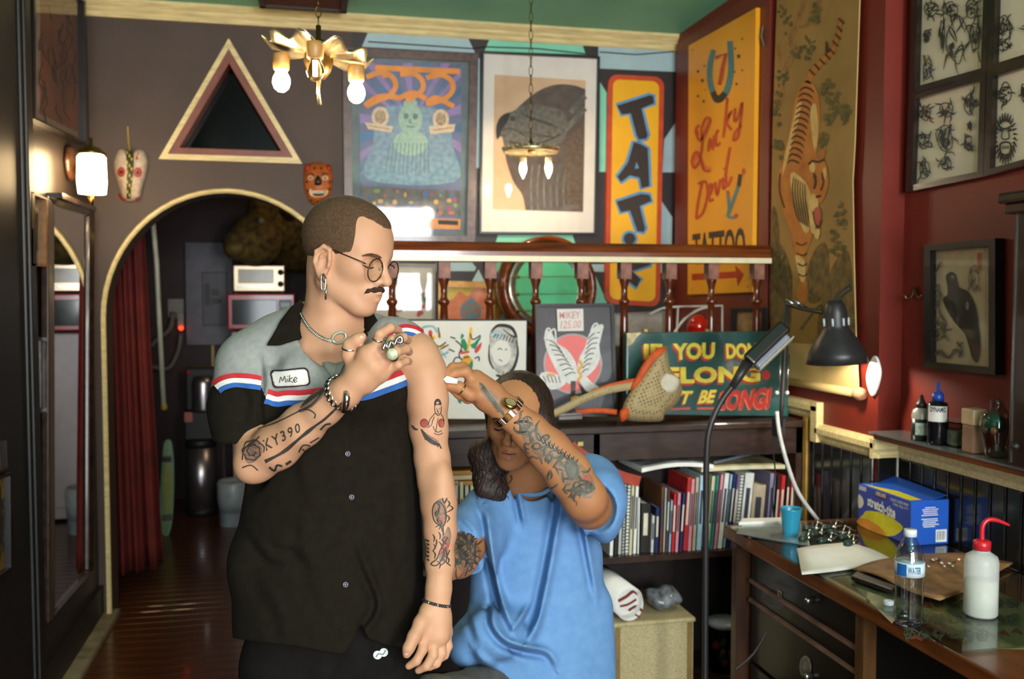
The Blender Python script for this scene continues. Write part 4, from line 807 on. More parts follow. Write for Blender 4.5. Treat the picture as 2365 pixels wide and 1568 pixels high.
lettering("DON'T", [(1676, 792), (1776, 790), (1778, 828), (1678, 829)], .045, SY, SRD, -4, 4)
lettering('BELONG', [(1500, 848), (1756, 845), (1756, 882), (1500, 888)], .05, SY, SRD, -3, 5, 0, 1.05)
lettering("DON'T", [(1480, 904), (1602, 901), (1596, 933), (1478, 936)], .04, SY, SRD, -3, 4, .2)
lettering('BE', [(1616, 901), (1656, 900), (1652, 930), (1611, 932)], .04, SY, SRD, -3, 4, .2)
lettering('LONG!', [(1662, 903), (1784, 893), (1780, 944), (1656, 946)], .05, SRD, SO, -3, 3, .15)
Art(P9.hit, .0012).disc(1769, 866, 10, 11).ob('full_stop', SRD, bs)
Art(P9.hit, .0012).line([(1546, 945), (1594, 943)], 5, 0).line([(1610, 943), (1658, 943)], 5, 0).ob('underline', M('sign_line', '#b5493c', .5), bs)
for x in (1490, 1632): MB().box(P9.hit(x-6, 766, -.03), P9.hit(x+6, 760, -.012)).ob('latch', M('latch_brass', '#b59a54', .3, metal=.7), bs)
# ================================================================== DESK AND WHAT STANDS ON IT
ZD = .766
m_desk = wood('desk_brown', '#7a421d', '#532a11', .3, (9, 1.2, 9), 3, .3)
dk = thing('tattoo_desk', 'long brown wooden desk topped with glass against the wall', 'desk', (1.75, 2.0, 0))
bevel(MB().box((1.45, .75, .712), (2.05, 3.05, .757)).ob('desk_top', m_desk, dk), .006)
MB().box((1.45, 1.82, .7605), (2.03, 3.0, .7655)).ob('glass_sheet', GL('desk_glass', '#e9f2ee', 1.3, .03), dk)
MB().box((1.47, 2.985, 0), (2.03, 3.02, .712)).ob('end_panel', wood('desk_dark', '#4a2c18', '#2a170c', .4, (9, 9, 1.5), 3, .2), dk)
MB().box((1.49, 2.25, 0), (1.53, 2.29, .712)).ob('leg', wood('leg_tan', '#6b4a28', '#4a3018', .4, (9, 9, 1.5), 3, .2), dk)
MB().box((1.47, .8, 0), (2.03, .84, .712)).ob('end_panel', MATS['desk_dark'], dk)
m_drw = M('drawer_black', '#15110e', .35, var=.15, scale=6, coat=.2)
MB().box((1.53, 2.30, .05), (2.02, 2.98, .70)).ob('drawer_carcass', m_drw, dk)
for z0, z1 in ((.585, .695), (.52, .575), (.30, .505), (.08, .285)):
    d_ = bevel(MB().box((1.515, 2.31, z0), (1.53, 2.96, z1)).ob('drawer', m_drw, dk), .003)
    if z1-z0 > .09: MB().lathe([(0, 0), (.012, 0), (.01, .012), (.014, .02), (0, .026)], (1.515, 2.56, (z0+z1)/2), 12, (-1, 0, 0)).ob('knob', M('knob_steel', '#a09a90', .2, metal=.9), d_, True)
for z in (.575, .507): MB().box((1.505, 2.31, z), (1.516, 2.96, z+.011)).ob('edge_strip', M('strip_pinkish', '#7a5c50', .5, var=.2), dk)
PD = PL((1.514, 0, 0), (-1, 0, 0))
A = Art(PD.hit, .001); A.disc(1860, 1540, 14, 26, 20); A.ob('round_sticker', M('stick_pale', '#8f8474', .6, var=.2, scale=40), dk)
A = Art(PD.hit, .002); A.ring(1860, 1540, 8, 16, 3); A.ob('sticker_mark', INKG, dk)
A = Art(PD.hit, .001); A.poly([(1796, 1360), (1806, 1366), (1806, 1390), (1796, 1384)]); A.ob('small_sticker', MATS['stick_pale'], dk)
A = Art(PD.hit, .002); A.line([(1799, 1368), (1803, 1376), (1799, 1384)], 2); A.ob('sticker_mark', INK, dk)
MB().tube([at_d(x, y, 2.72) for x, y in smooth2([(1770, 1460), (1740, 1510), (1700, 1545)], 4)], .004, 6).ob('cord', m_blackm, dk)
# printed sheets under the glass
ps = MB().prism([at_z(x, y, .7574) for x, y in ((2075, 1390), (2250, 1340), (2420, 1420), (2420, 1500), (2300, 1498))], (0, 0, -.0003)).ob('print_under_glass', M('under_paper', '#8f8558', .6, hex2='#6f6a44', scale=14), None)
tag(ps, 'tan tattoo print sheet lying under the desk glass', 'print')
A = Art(lambda x, y, o: at_z(x, y, .7574+o), .0003)
for k in range(22): sketch(A, 2100+(k % 8)*34, 1392+(k//8)*36, 30, 24, 100+k, 9, 2.6)
A.ob('print_ink', M('under_green', '#33402c', .6, var=.3, scale=40), ps)
A = Art(lambda x, y, o: at_z(x, y, .7574+o), .0012)
for k in range(12): x, y = random.uniform(2100, 2360), random.uniform(1385, 1480); A.line([(x, y), (x+14, y-5), (x+26, y+4)], [3, 9, 3], 3)
A.ob('print_red', M('under_red', '#8f3a2a', .6), ps)
ps2 = MB().prism([at_z(x, y, .7574) for x, y in ((1930, 1310), (2010, 1290), (2090, 1400), (2060, 1440))], (0, 0, -.0003)).ob('print_under_glass', M('under_pale', '#b5a68a', .6, var=.15, scale=20), None)
tag(ps2, 'pale sheet under the desk glass beside the water bottle', 'print')
# cling film box
bx = thing('cling_film_box', 'blue and yellow cling film box standing by the wall on the desk', 'box', (1.98, 2.77, ZD))
X0, X1, Y0, Y1, Z1 = 1.905, 2.045, 2.63, 2.925, ZD+.146
m_box = M('box_blue', '#3a4aa0', .4, var=.05); m_boxb = M('box_blue2', '#1f55b5', .4, var=.04)
bevel(MB().box((X0, Y0, ZD), (X1, Y1, Z1)).ob('carton', m_boxb, bx), .0015, 1)
PF = PL((X0, 0, 0), (-1, 0, 0)); PE = PL((0, Y0, 0), (0, -1, 0))
def wq(P, corners, off): return [P(c) for c in corners]
def face_hit(y0, z0, y1, z1):   # unit square (a right, b up) on the long face
    return lambda a, b, o: V((X0-o, Y1+(Y0-Y1)*a, ZD+(Z1-ZD)*b))
fh = face_hit(0, 0, 0, 0); eh = lambda a, b, o: V((X0+(X1-X0)*a, Y0-o, ZD+(Z1-ZD)*b)); tp = lambda a, b, o: V((X0+(X1-X0)*b, Y1+(Y0-Y1)*a, Z1+o))
def U(hit, pts, off, name, mat, sm=0):
    A = Art(hit, off); A.poly(pts, sm); return A.ob(name, mat, bx)
U(fh, [(.01, .01), (.99, .01), (.99, .99), (.01, .99)], .0004, 'front_print', m_box)
U(fh, [(.01, .01), (.6, .01), (.86, .3), (.8, .42), (.5, .5), (.2, .42), (.12, .3)], .0009, 'yellow_swoosh', M('box_yellow', '#d3c52a', .4), 3)
U(fh, [(.02, .01), (.55, .01), (.45, .15), (.2, .22), (.04, .16)], .0014, 'orange_print', M('box_orange', '#d88a2c', .4), 3)
U(fh, [(.01, .45), (.06, .42), (.12, .55), (.1, .68), (.03, .74), (.01, .7)], .0014, 'roll_print', M('box_pale', '#d9cfc4', .5), 3)
U(fh, [(.35, .84), (.56, .84), (.56, .98), (.35, .98)], .0014, 'brand_panel', M('box_dkred', '#6b2020', .4))
WHT = M('print_white', '#e6e4e0', .5)
def T(txt, hit, quad, off, bold, mat, sh=0):
    mb = MB(); text_px(txt, hit, quad, off, bold, sh, mb); return mb.ob('lettering', mat, bx)
T('KIRKLAND', fh, [(.36, .965), (.55, .965), (.55, .87), (.36, .87)], .0018, .01, WHT)
T('stretch-tite', fh, [(.2, .80), (.73, .74), (.73, .47), (.2, .55)], .0018, .03, WHT)
T('3000', fh, [(.02, .97), (.17, .97), (.17, .86), (.02, .86)], .0018, .02, WHT)
T('PLASTIC FOOD WRAP', fh, [(.64, .93), (.96, .93), (.96, .86), (.64, .86)], .0018, 0, WHT)
T('750 SQ FT', fh, [(.68, .83), (.96, .83), (.96, .77), (.68, .77)], .0018, 0, WHT)
A = Art(eh, .0006)
for k in range(11):
    if k == 5: continue
    a = .5+.02*math.sin(k*3); w_ = .14+.08*abs(math.sin(k*1.9)); A.line([(a-w_, .84-k*.043), (a+w_, .84-k*.043)], .018, 0)
A.ob('fine_print', WHT, bx)
U(eh, [(.66, .05), (.95, .05), (.95, .33), (.66, .33)], .0006, 'barcode_panel', WHT)
A = Art(eh, .0012)
for k in range(9): A.line([(.7+k*.025, .1), (.7+k*.025, .3)], .006+.008*(k % 3 == 0), 0)
A.ob('barcode', INK, bx)
U(tp, [(.06, .06), (.96, .02), (.96, .34), (.5, .38)], .0006, 'top_yellow', MATS['box_yellow'])
MB().prism([V((X0+.075, Y1, Z1+.002)), V((X1, Y1, Z1+.022)), V((X1, Y0+.01, Z1+.012)), V((X0+.085, Y0+.01, Z1+.001))], (0, 0, -.0012)).ob('lid_flap', m_boxb, bx)
# water bottle
def lz(prof, c, name, mat, parent, seg=28): return MB().lathe(prof, c, seg).ob(name, mat, parent, True)
c = at_z(2098, 1440, ZD); c.z = ZD+.0005
wbt = thing('water_bottle', 'clear ribbed plastic water bottle with blue label on the desk edge', 'bottle', c)
m_pet = GL('pet_clear', '#dfe8ea', 2.2, .03)
rp = [(0.0, .006), (.02, .002), (.031, .0), (.034, .008)]+[(.034-(.002 if k % 2 else 0), .012+k*.0095) for k in range(11)]+[(.0345, .122), (.0345, .158), (.033, .165), (.031, .178), (.024, .198), (.0145, .214), (.0135, .222)]
lz(rp, c, 'bottle_body', m_pet, wbt); lz([(0, .219), (.0155, .219), (.0155, .234), (.0145, .236), (0, .236)], c, 'cap', M('cap_white', '#d5d9dc', .4), wbt)
lz([(.0352, .124), (.0352, .157)], c, 'label_band', M('label_pale', '#c9d6dc', .35), wbt)
cl_hit = lambda a, b, o: c+V(((.0354+o)*math.cos(a), (.0354+o)*math.sin(a), .124+.033*b))
th0 = math.atan2(-c.y, -c.x)
A = Art(cl_hit, .0004)
for k in range(6): A.poly([(th0-.9+k*.12, .05), (th0-.9+(k+1)*.12, .05), (th0-.9+(k+1)*.12, .95), (th0-.9+k*.12, .95)])
o = A.ob('label_blue', M('label_blue', '#1d5a9c', .35), wbt)
mb = MB(); text_px('WATER', cl_hit, [(th0-.1, .8), (th0+.8, .8), (th0+.8, .3), (th0-.1, .3)], .0006, .02, 0, mb); mb.ob('label_letters', M('label_navy', '#3a6a8c', .4), wbt)
# wash bottle
c2 = at_z(2264, 1420, ZD); c2.z = ZD+.0005
sq = thing('wash_bottle', 'cloudy white squeeze bottle with red cap and bent red spout', 'bottle', c2)
m_pe = M('poly_white', '#cfd2cc', .4, alpha=.55, var=.02)
lz([(0, 0), (.036, 0), (.0405, .006), (.0405, .138), (.037, .152), (.022, .162), (.018, .166), (.018, .174)], c2, 'bottle_body', m_pe, sq)
lz([(0, .003), (.0385, .004), (.0385, .088), (0, .088)], c2, 'liquid', M('wash_liquid', '#c3c6ac', .35), sq)
m_rc = M('cap_red', '#c01f2a', .3); lz([(0, .168), (.021, .168), (.021, .19), (.012, .194), (0, .194)], c2, 'cap', m_rc, sq)
sx = V((math.cos(-YAW), math.sin(-YAW), 0))
MB().tube(smooth2([tuple(c2+V((0, 0, .19))), tuple(c2+V((0, 0, .225))), tuple(c2+sx*.012+V((0, 0, .243))), tuple(c2+sx*.035+V((0, 0, .243))), tuple(c2+sx*.068+V((0, 0, .23)))], 5), [.006]*15+[.0055, .005, .0045, .004, .0035, .003], 10).ob('spout', m_rc, sq, True)
# blue cup
c3 = at_z(1826, 1236, ZD); c3.z = ZD+.0005
bc_ = thing('plastic_cup', 'small translucent blue plastic cup on the desk', 'cup', c3)
lz([(0, .002), (.024, .0), (.026, .004), (.031, .05), (.036, .088), (.038, .092), (.0365, .093), (.034, .088), (.029, .05), (.024, .006), (0, .005)], c3, 'cup_body', M('cup_blue', '#3fb0d4', .15, trans=.45, var=.02), bc_)
lz([(.0285, .036), (.0296, .038), (.0290, .041)], c3, 'ridge', MATS['cup_blue'], bc_)
# tattoo machine grips heaped behind the sheet
for k, (x, y, an, L_) in enumerate(((1858, 1250, .5, .05), (1885, 1240, .3, .06), (1905, 1256, .2, .055), (1930, 1238, -.2, .06), (1950, 1248, .4, .055), (1870, 1228, -.3, .05), (1915, 1225, .1, .06), (1962, 1262, .5, .05))):
    p = at_z(x, y, ZD); p.z = ZD+.012; d_ = V((math.cos(an), math.sin(an), 0))
    g = thing('tattoo_grip', f'dark green and steel machine grip, {ORD[k]} from the cup in the heap', 'tool', p-V((0, 0, .012)), 'machine grips heaped on the desk')
    MB().tube([p-d_*L_*.5, p-d_*L_*.3, p+d_*L_*.1], [.009, .0115, .0105], 12).ob('grip_sleeve', M('grip_green', '#2c4038', .25, var=.2, scale=60), g, True)
    MB().tube([p+d_*L_*.1, p+d_*L_*.5, p+d_*L_*.85], [.005, .0045, .004], 10).ob('steel_tube', M('steel_bright', '#b9b4aa', .18, metal=.95), g, True)
    MB().lathe([(0, 0), (.009, 0), (.009, .006), (0, .006)], p+d_*L_*.3-V((0, 0, .003)), 10, d_).ob('thumb_screw', MATS['steel_bright'], g, True)
    MB().tube([p+d_*L_*.4+V((0, 0, .004)), p+d_*L_*.45+V((.012, .012, .02)), p+d_*L_*.6+V((.02, 0, .012))], .0025, 7).ob('spring_arm', MATS['steel_bright'], g, True)
# paper sheet, brown paper bag, wallet, cap, trinkets, white pads
def sheet_px(name, label, cat, pts, z, mat, thick=.0008, wob=.0, nsub=6):
    q = [at_z(x, y, z) for x, y in pts]; vs = []; fs = []; n = nsub
    for i in range(n+1):
        for j in range(n+1):
            a, b = i/n, j/n; p = (q[0]*(1-a)+q[1]*a)*(1-b)+(q[3]*(1-a)+q[2]*a)*b
            vs.append(p+V((0, 0, wob*(math.sin(a*5+b*3)+math.sin(b*7-a*2)+1.6))))
    N_ = len(vs); vs = vs+[v+V((0, 0, thick)) for v in vs]
    for i in range(n):
        for j in range(n):
            a = i*(n+1)+j; fs += [(a, a+1, a+n+2, a+n+1), (N_+a, N_+a+n+1, N_+a+n+2, N_+a+1)]
    rim = [i*(n+1) for i in range(n+1)]+[n*(n+1)+j for j in range(1, n+1)]+[i*(n+1)+n for i in range(n-1, -1, -1)]+[j for j in range(n-1, 0, -1)]
    for k in range(len(rim)): a, b = rim[k], rim[(k+1) % len(rim)]; fs.append((a, b, b+N_, a+N_))
    o = mk(name, vs, fs, mat, None, wob > 0); tag(o, label, cat); return o
sheet_px('paper_sheet', 'blank white sheet of paper hanging over the desk edge', 'paper', ((1840, 1270), (1962, 1250), (2072, 1300), (1852, 1332)), ZD+.004, m_paper, .0008, .0025)
sheet_px('paper_bag', 'flattened crumpled brown paper bag on the desk', 'paper bag', ((1970, 1325), (2110, 1278), (2340, 1310), (2170, 1400)), ZD+.001, M('kraft', '#8a6238', .7, var=.2, scale=20, bump=.6, bscale=30), .006, .006, 14)
o = sheet_px('black_wallet', 'black leather wallet in front of the paper bag', 'wallet', ((1965, 1340), (1985, 1322), (2085, 1350), (2062, 1374)), ZD+.0005, M('leather_black', '#17130f', .4, var=.1), .014)
bevel(o, .004)
o = sheet_px('white_pad', 'small stack of white pads at the far end of the desk', 'paper', ((1706, 1214), (1714, 1204), (1812, 1202), (1816, 1210)), ZD, m_paper, .012); bevel(o, .002)
o = sheet_px('metal_tray', 'thin steel tray at the far corner of the desk under the cup', 'tray', ((1700, 1232), (1715, 1214), (1850, 1212), (1872, 1262)), ZD, M('tray_steel', '#b9c0bd', .25, metal=.7, var=.1), .003)
c4 = at_z(2052, 1397, ZD); o = MB().lathe([(0, 0), (.012, 0), (.013, .003), (.013, .010), (.011, .012), (0, .012)], (c4.x, c4.y, ZD+.0005), 18).ob('bottle_cap', M('cap_white', '#d5d9dc', .4), None, True); tag(o, 'white bottle cap beside the water bottle', 'cap')
jw = thing('trinket_heap', 'small heap of silver trinkets and chain on the paper bag', 'trinkets', at_z(2170, 1305, ZD+.015))
for k in range(12): MB().sph(at_z(2145+k*6+random.uniform(-4, 4), 1300+random.uniform(-10, 10), ZD+.022), (.006, .005, .004), 8, 6).ob('trinket', M('trink'+str(k % 3), ['#b9b0a4', '#5a4030', '#d9d2c4'][k % 3], .25, metal=.6), jw, True)
# ---- ledge with bottles on the near right wall
lg = thing('wall_ledge', 'narrow glass-topped wooden ledge above the dark wainscot', 'shelf', (2.0, 2.0, 1.07))
MB().box((1.945, 1.0, 1.073), (XB, 2.9, 1.092)).ob('ledge_board', m_desk, lg)
MB().box((1.935, 1.0, 1.092), (XB, 2.915, 1.098)).ob('glass_top', M('ledge_metal', '#8a8f8e', .12, metal=.6), lg)
ZL = 1.0985
def on_ledge(px, x=2.0): p = at_x(px, 900, x); return V((x, p.y, ZL))
c = on_ledge(2129, 1.985); sb = thing('small_ink_bottle', 'small clear bottle of dark ink with black nozzle cap on the ledge', 'bottle', c)
lz([(0, 0), (.028, 0), (.03, .004), (.03, .085), (.026, .1), (.014, .108), (.014, .112)], c, 'bottle_body', M('bottle_frost', '#b4aea0', .3, trans=.3, var=.02), sb)
lz([(.0304, .0), (.0304, .072)], c, 'ink_level', M('ink_fill', '#1f2622', .3), sb); lz([(0, .108), (.017, .108), (.017, .122), (.012, .126), (.004, .15), (0, .15)], c, 'nozzle_cap', M('nozzle', '#2a2521', .4), sb)
thb = math.atan2(-c.y, -c.x); hb = lambda a, b, o, c=c: c+V(((.0306+o)*math.cos(a), (.0306+o)*math.sin(a), .02+.04*b))
A = Art(hb, .0003)
for k in range(6): A.poly([(thb-.6+k*.2, 0), (thb-.4+k*.2, 0), (thb-.4+k*.2, 1), (thb-.6+k*.2, 1)])
A.ob('label', M('lab_grey', '#a9b0a0', .5, var=.2, scale=80), sb)
c = on_ledge(2167, 1.985); bb = thing('black_ink_bottle', 'tall black ink bottle with blue twist cap and white label', 'bottle', c)
lz([(0, 0), (.03, 0), (.032, .004), (.032, .122), (.028, .134), (.014, .14), (.014, .144)], c, 'bottle_body', M('bottle_black', '#0f0d12', .15), bb)
lz([(0, .14), (.017, .14), (.019, .15), (.017, .162), (.012, .167), (.006, .172), (.004, .2), (0, .202)], c, 'twist_cap', M('cap_blue', '#23449c', .35), bb)
thb = math.atan2(-c.y, -c.x); hb2 = lambda a, b, o, c=c: c+V(((.0324+o)*math.cos(a), (.0324+o)*math.sin(a), .075+.05*b))
A = Art(hb2, .0002)
for k in range(8): A.poly([(thb-1+k*.25, 0), (thb-.75+k*.25, 0), (thb-.75+k*.25, 1), (thb-1+k*.25, 1)])
A.ob('label', M('lab_white', '#cfc9c2', .5), bb)
mb = MB(); text_px('DYNAMIC', hb2, [(thb-.75, .95), (thb+.8, .95), (thb+.8, .62), (thb-.75, .62)], .0006, .03, 0, mb); mb.ob('lettering', INK, bb)
c = on_ledge(2212, 2.03); cb = thing('clear_box', 'clear plastic box of pale packets behind the black ink bottle', 'box', c)
MB().box((1.99, c.y-.05, ZL), (2.06, c.y+.05, ZL+.075)).ob('box_wall', GL('acryl', '#c9c6c0', 1.2), cb); bevel(MB().box((2.0, c.y-.04, ZL+.002), (2.05, c.y+.035, ZL+.05)).ob('packet', M('packet', '#a9bcae', .5, var=.2, scale=40), cb), .004)
MB().box((1.988, c.y-.052, ZL+.075), (2.062, c.y+.052, ZL+.08)).ob('lid', GL('acryl', '#c9c6c0', 1.2), cb)
c = on_ledge(2252, 1.985); jc = thing('cotton_jar', 'square clear jar with a beige lid on the ledge', 'jar', c)
bevel(MB().box((c.x-.024, c.y-.026, ZL), (c.x+.024, c.y+.026, ZL+.085)).ob('jar_body', M('jar_peach', '#b08a70', .12, trans=.4), jc), .006); bevel(MB().box((c.x-.026, c.y-.028, ZL+.085), (c.x+.026, c.y+.028, ZL+.135)).ob('lid', M('lid_tan', '#b59a76', .5), jc), .005)
c = on_ledge(2305, 1.99); gs = thing('glass_head_jar', 'clear glass skull-shaped jar with a green patch on the ledge', 'jar', c)
m_gl = GL('glass_clear', '#e2e2dc', 2.2, .02)
lz([(0, .002), (.026, .0), (.034, .012), (.038, .04), (.046, .07), (.048, .1), (.042, .128), (.028, .142), (.018, .148), (.022, .158), (.02, .172), (.014, .176)], c, 'jar_body', m_gl, gs)
MB().sph(c+V((-.01, 0, .1)), (.032, .03, .03), 16, 10).ob('green_filling', M('green_fill', '#1f5a44', .4, var=.2), gs, True)
for s_ in (-1, 1): MB().sph(c+V((-.035, s_*.018-.012, .085)), (.009, .011, .012), 12, 8).ob('eye_socket', M('socket_brown', '#6b4a30', .3), gs, True)
# dark cabinet at the edge
dc = thing('dark_wall_cabinet', 'dark brown glazed wall cabinet cut by the photograph edge', 'cabinet', V((2.0, 2.3, ZL)))
yc = at_x(2337, 700, 1.93).y; zt_ = at_x(2337, 470, 1.93).z
m_cab = wood('cab_dark', '#2e1a12', '#170c08', .3, (9, 9, 2), 3, .4)
bevel(MB().box((1.93, 1.2, ZL), (XB-.002, yc, zt_)).ob('carcass', m_cab, dc), .004)
bevel(MB().box((1.90, 1.18, zt_), (XB-.002, yc+.035, zt_+.03)).ob('cornice', m_cab, dc), .008); bevel(MB().box((1.912, 1.19, zt_-.03), (XB-.002, yc+.02, zt_)).ob('cornice', m_cab, dc), .006)
MB().box((1.926, yc-.016, ZL+.01), (1.932, yc-.010, zt_-.03)).ob('metal_strip', M('strip_steel', '#8f8a86', .2, metal=.9), dc)
MB().lathe([(0, 0), (.008, 0), (.012, .015), (0, .022)], (1.93, yc-.04, 1.16), 12, (-1, 0, 0)).ob('knob', m_blackm, dc, True)
# ---- clamp lamp with springs
YL = 3.22
cl = thing('clamp_lamp', 'black architect lamp with steel springs clamped by the bookcase', 'lamp', at_y(1804, 985, YL))
m_lmp = M('lamp_black', '#2a2728', .4, var=.04); m_st = M('lamp_steel', '#9a9a96', .2, metal=.9)
L3 = lambda x, y, yy=YL: at_y(x, y, yy)
MB().tube([L3(1802, 985), L3(1806, 930), L3(1812, 820), L3(1818, 702)], .008, 10).ob('lower_arm', m_lmp, cl, True)
for dx in (-9, 9):
    MB().tube([L3(1808+dx, 905), L3(1813+dx, 820)], .0045, 8).ob('spring', m_st, cl, True); MB().sph(L3(1806+dx*1.3, 907), .008, 10, 6).ob('joint_bead', M('bead_white', '#c9c6be', .3), cl, True)
MB().tube([L3(1818, 702), L3(1850, 712, 3.16), L3(1900, 722, 3.05), L3(1918, 716, 3.0)], .008, 10).ob('upper_arm', m_lmp, cl, True)
for a_, b_ in (((1816, 692), (1852, 714)), ((1834, 694), (1864, 712))): MB().tube([L3(*a_), L3(*b_)], .006, 8).ob('spring', m_st, cl, True)
MB().box(L3(1794, 1010), L3(1814, 968)+V((0, .04, 0))).ob('clamp', m_lmp, cl); MB().tube([L3(1800, 1008), L3(1800, 1040)], .006, 8).ob('clamp_screw', m_st, cl, True)
YSH = 2.96; s0 = L3(1928, 694, YSH); s1 = L3(1934, 838, YSH); ax = (s1-s0).normalized(); hh = (s1-s0).length; px2m = (L3(1996, 830, YSH)-L3(1870, 830, YSH)).length/126
rr = lambda p: p*px2m
prof = [(0, 0), (rr(14), 0), (rr(20), hh*.08), (rr(24), hh*.2), (rr(24), hh*.40), (rr(27), hh*.46), (rr(42), hh*.62), (rr(57), hh*.82), (rr(63), hh*1.0), (rr(61), hh*1.0), (rr(55), hh*.82), (rr(40), hh*.62), (rr(23), hh*.46), (0, hh*.44)]
MB().lathe(prof, s0, 40, ax).ob('shade', m_lmp, cl, True)
for k in range(7):
    an = 2*math.pi*k/7; u_ = ax.orthogonal().normalized(); v_ = ax.cross(u_); d_ = (u_*math.cos(an)+v_*math.sin(an))*rr(25)
    MB().tube([s0+d_+ax*hh*.28, s0+d_+ax*hh*.40], .004, 8).ob('vent_slot', M('slot_pale', '#b9c6c9', .2), cl, True)
MB().tube([L3(x, y, YSH) for x, y in smooth2([(1926, 696), (1940, 676), (1962, 660), (1966, 668), (1950, 680), (1932, 700)], 4)], .004, 7).ob('cord_loop', m_blackm, cl, True)
bo = s0+ax*hh*.80
MB().sph(bo, .026, 14, 10).ob('bulb', M('lamp_bulb', '#fff0d8', .5, var=0, emit=300), cl, True)
# white cable and thin black cord
o = MB().tube([at_y(x, y, yy) for (x, y), yy in zip(smooth2([(1794, 950), (1800, 1000), (1818, 1070), (1845, 1140), (1892, 1205)], 5), [3.2+.0*k for k in range(21)])], .0075, 10).ob('white_cable', M('cable_white', '#cfcfc8', .4), None, True); tag(o, 'thick white cable drooping from the clamp lamp to the desk', 'cable')
o = MB().tube([at_y(x, y, 3.24) for x, y in smooth2([(1790, 990), (1786, 1040), (1790, 1090), (1784, 1150), (1788, 1200)], 5)], .003, 7).ob('electric_flex', m_blackm, None, True); tag(o, 'thin black cord hanging beside the white cable', 'cord')
# ---- floor-standing magnifier lamp
YM = 2.93
fm = thing('floor_lamp', 'black floor-standing work lamp with long flat head on a bent pole', 'lamp', V((L3(1630, 1500, YM).x, YM, 0)))
x0 = L3(1630, 1500, YM).x
MB().lathe([(0, 0), (.13, 0), (.13, .02), (.12, .028), (.02, .034), (0, .034)], (x0, YM, .001), 32).ob('base', m_lmp, fm, True)
pp = [(x0, YM, .03), tuple(L3(1629, 1400, YM)), tuple(L3(1630, 1200, YM)), tuple(L3(1632, 1050, YM)), tuple(L3(1640, 985, YM)), tuple(L3(1664, 930, YM)), tuple(L3(1694, 888, YM))]
MB().tube(smooth2(pp, 5), .0105, 12).ob('pole', m_lmp, fm, True)
h0 = L3(1690, 895, YM); h1 = L3(1726, 838, YM); h2 = L3(1812, 756, YM)
def slab(p, q, wdt, th, name, mat, nrm):
    d_ = (q-p).normalized(); n_ = V(nrm).normalized(); n_ = (n_-d_*n_.dot(d_)).normalized(); s_ = d_.cross(n_)
    vs = [a+s_*i*wdt/2+n_*j*th/2 for a in (p, q) for i, j in ((-1, -1), (1, -1), (1, 1), (-1, 1))]
    return bevel(mk(name, vs, [(0, 1, 2, 3), (4, 7, 6, 5)]+[(k, (k+1) % 4, (k+1) % 4+4, k+4) for k in range(4)], mat, fm), .01, 3)
MB().tube([h0, (h0+h1)/2, h1], [.012, .016, .02], 12).ob('neck', m_lmp, fm, True)
slab(h1, h2, .05, .07, 'lamp_head', M('head_black', '#1d1918', .15, coat=.6), (-.5, -1, .3))
slab(h1*.94+h2*.06+V((.019, -.006, -.022)), h1*.08+h2*.92+V((.019, -.006, -.022)), .03, .045, 'diffuser', M('diff_grey', '#8a8d98', .25, var=.1), (-.5, -1, .3))
slab(h1*.96+h2*.04+V((.034, -.008, -.032)), h1*.04+h2*.96+V((.034, -.008, -.032)), .004, .045, 'diffuser_rim', M('rim_pale', '#c9c2a8', .3), (-.5, -1, .3))
# ---- canvas hat with orange lining on the bookcase
def pillow(P, pts, depth, name, mat, parent, off=0.0, rings=6, back=.004, sm=4, center=None):
    pts = smooth2(pts, sm, True) if sm else pts; n = len(pts)
    cx = center[0] if center else sum(p[0] for p in pts)/n; cy = center[1] if center else sum(p[1] for p in pts)/n
    vs = []; fs = []
    for k in range(rings):
        s_ = 1-k/rings; h_ = depth*math.sqrt(max(0, 1-s_*s_))
        for x, y in pts: vs.append(P.hit(cx+(x-cx)*s_, cy+(y-cy)*s_, off+h_))
    vs.append(P.hit(cx, cy, off+depth)); top = len(vs)-1
    for k in range(rings-1):
        for i in range(n): fs.append((k*n+i, k*n+(i+1) % n, (k+1)*n+(i+1) % n, (k+1)*n+i))
    for i in range(n): fs.append(((rings-1)*n+i, (rings-1)*n+(i+1) % n, top))
    b0 = len(vs); vs += [P.hit(x, y, off-back) for x, y in pts]
    for i in range(n): fs.append((i, (i+1) % n, b0+(i+1) % n, b0+i))
    fs.append(tuple(range(b0, b0+n)))
    return mk(name, vs, fs, mat, parent, True)
PH = PL((0, 3.43, 1.075), (0, -1, 0))
ht = thing('canvas_hat', 'beige monogram canvas hat with orange lining and strap on the bookcase', 'hat', PH.hit(1490, 972))
m_can = M('canvas_mono', '#b3a07a', .7, var=.05)
nt = m_can.node_tree; N = nt.nodes; Lk = nt.links
tc = N.new('ShaderNodeTexCoord'); mp = N.new('ShaderNodeMapping'); mp.inputs['Rotation'].default_value = (0, .35, 0); Lk.new(tc.outputs['Object'], mp.inputs[0])
vo = N.new('ShaderNodeTexVoronoi'); vo.inputs['Scale'].default_value = 75; vo.inputs['Randomness'].default_value = .15; Lk.new(mp.outputs[0], vo.inputs['Vector'])
rp_ = N.new('ShaderNodeMapRange'); rp_.inputs[1].default_value = .25; rp_.inputs[2].default_value = .4; Lk.new(vo.outputs['Distance'], rp_.inputs[0])
mx = N.new('ShaderNodeMix'); mx.data_type = 'RGBA'; mx.inputs[6].default_value = lin('#6f5836'); mx.inputs[7].default_value = lin('#a8946a'); Lk.new(rp_.outputs[0], mx.inputs[0]); Lk.new(mx.outputs[2], N['Principled BSDF'].inputs['Base Color'])
m_or = M('lining_orange', '#c4521f', .7, var=.1, scale=40)
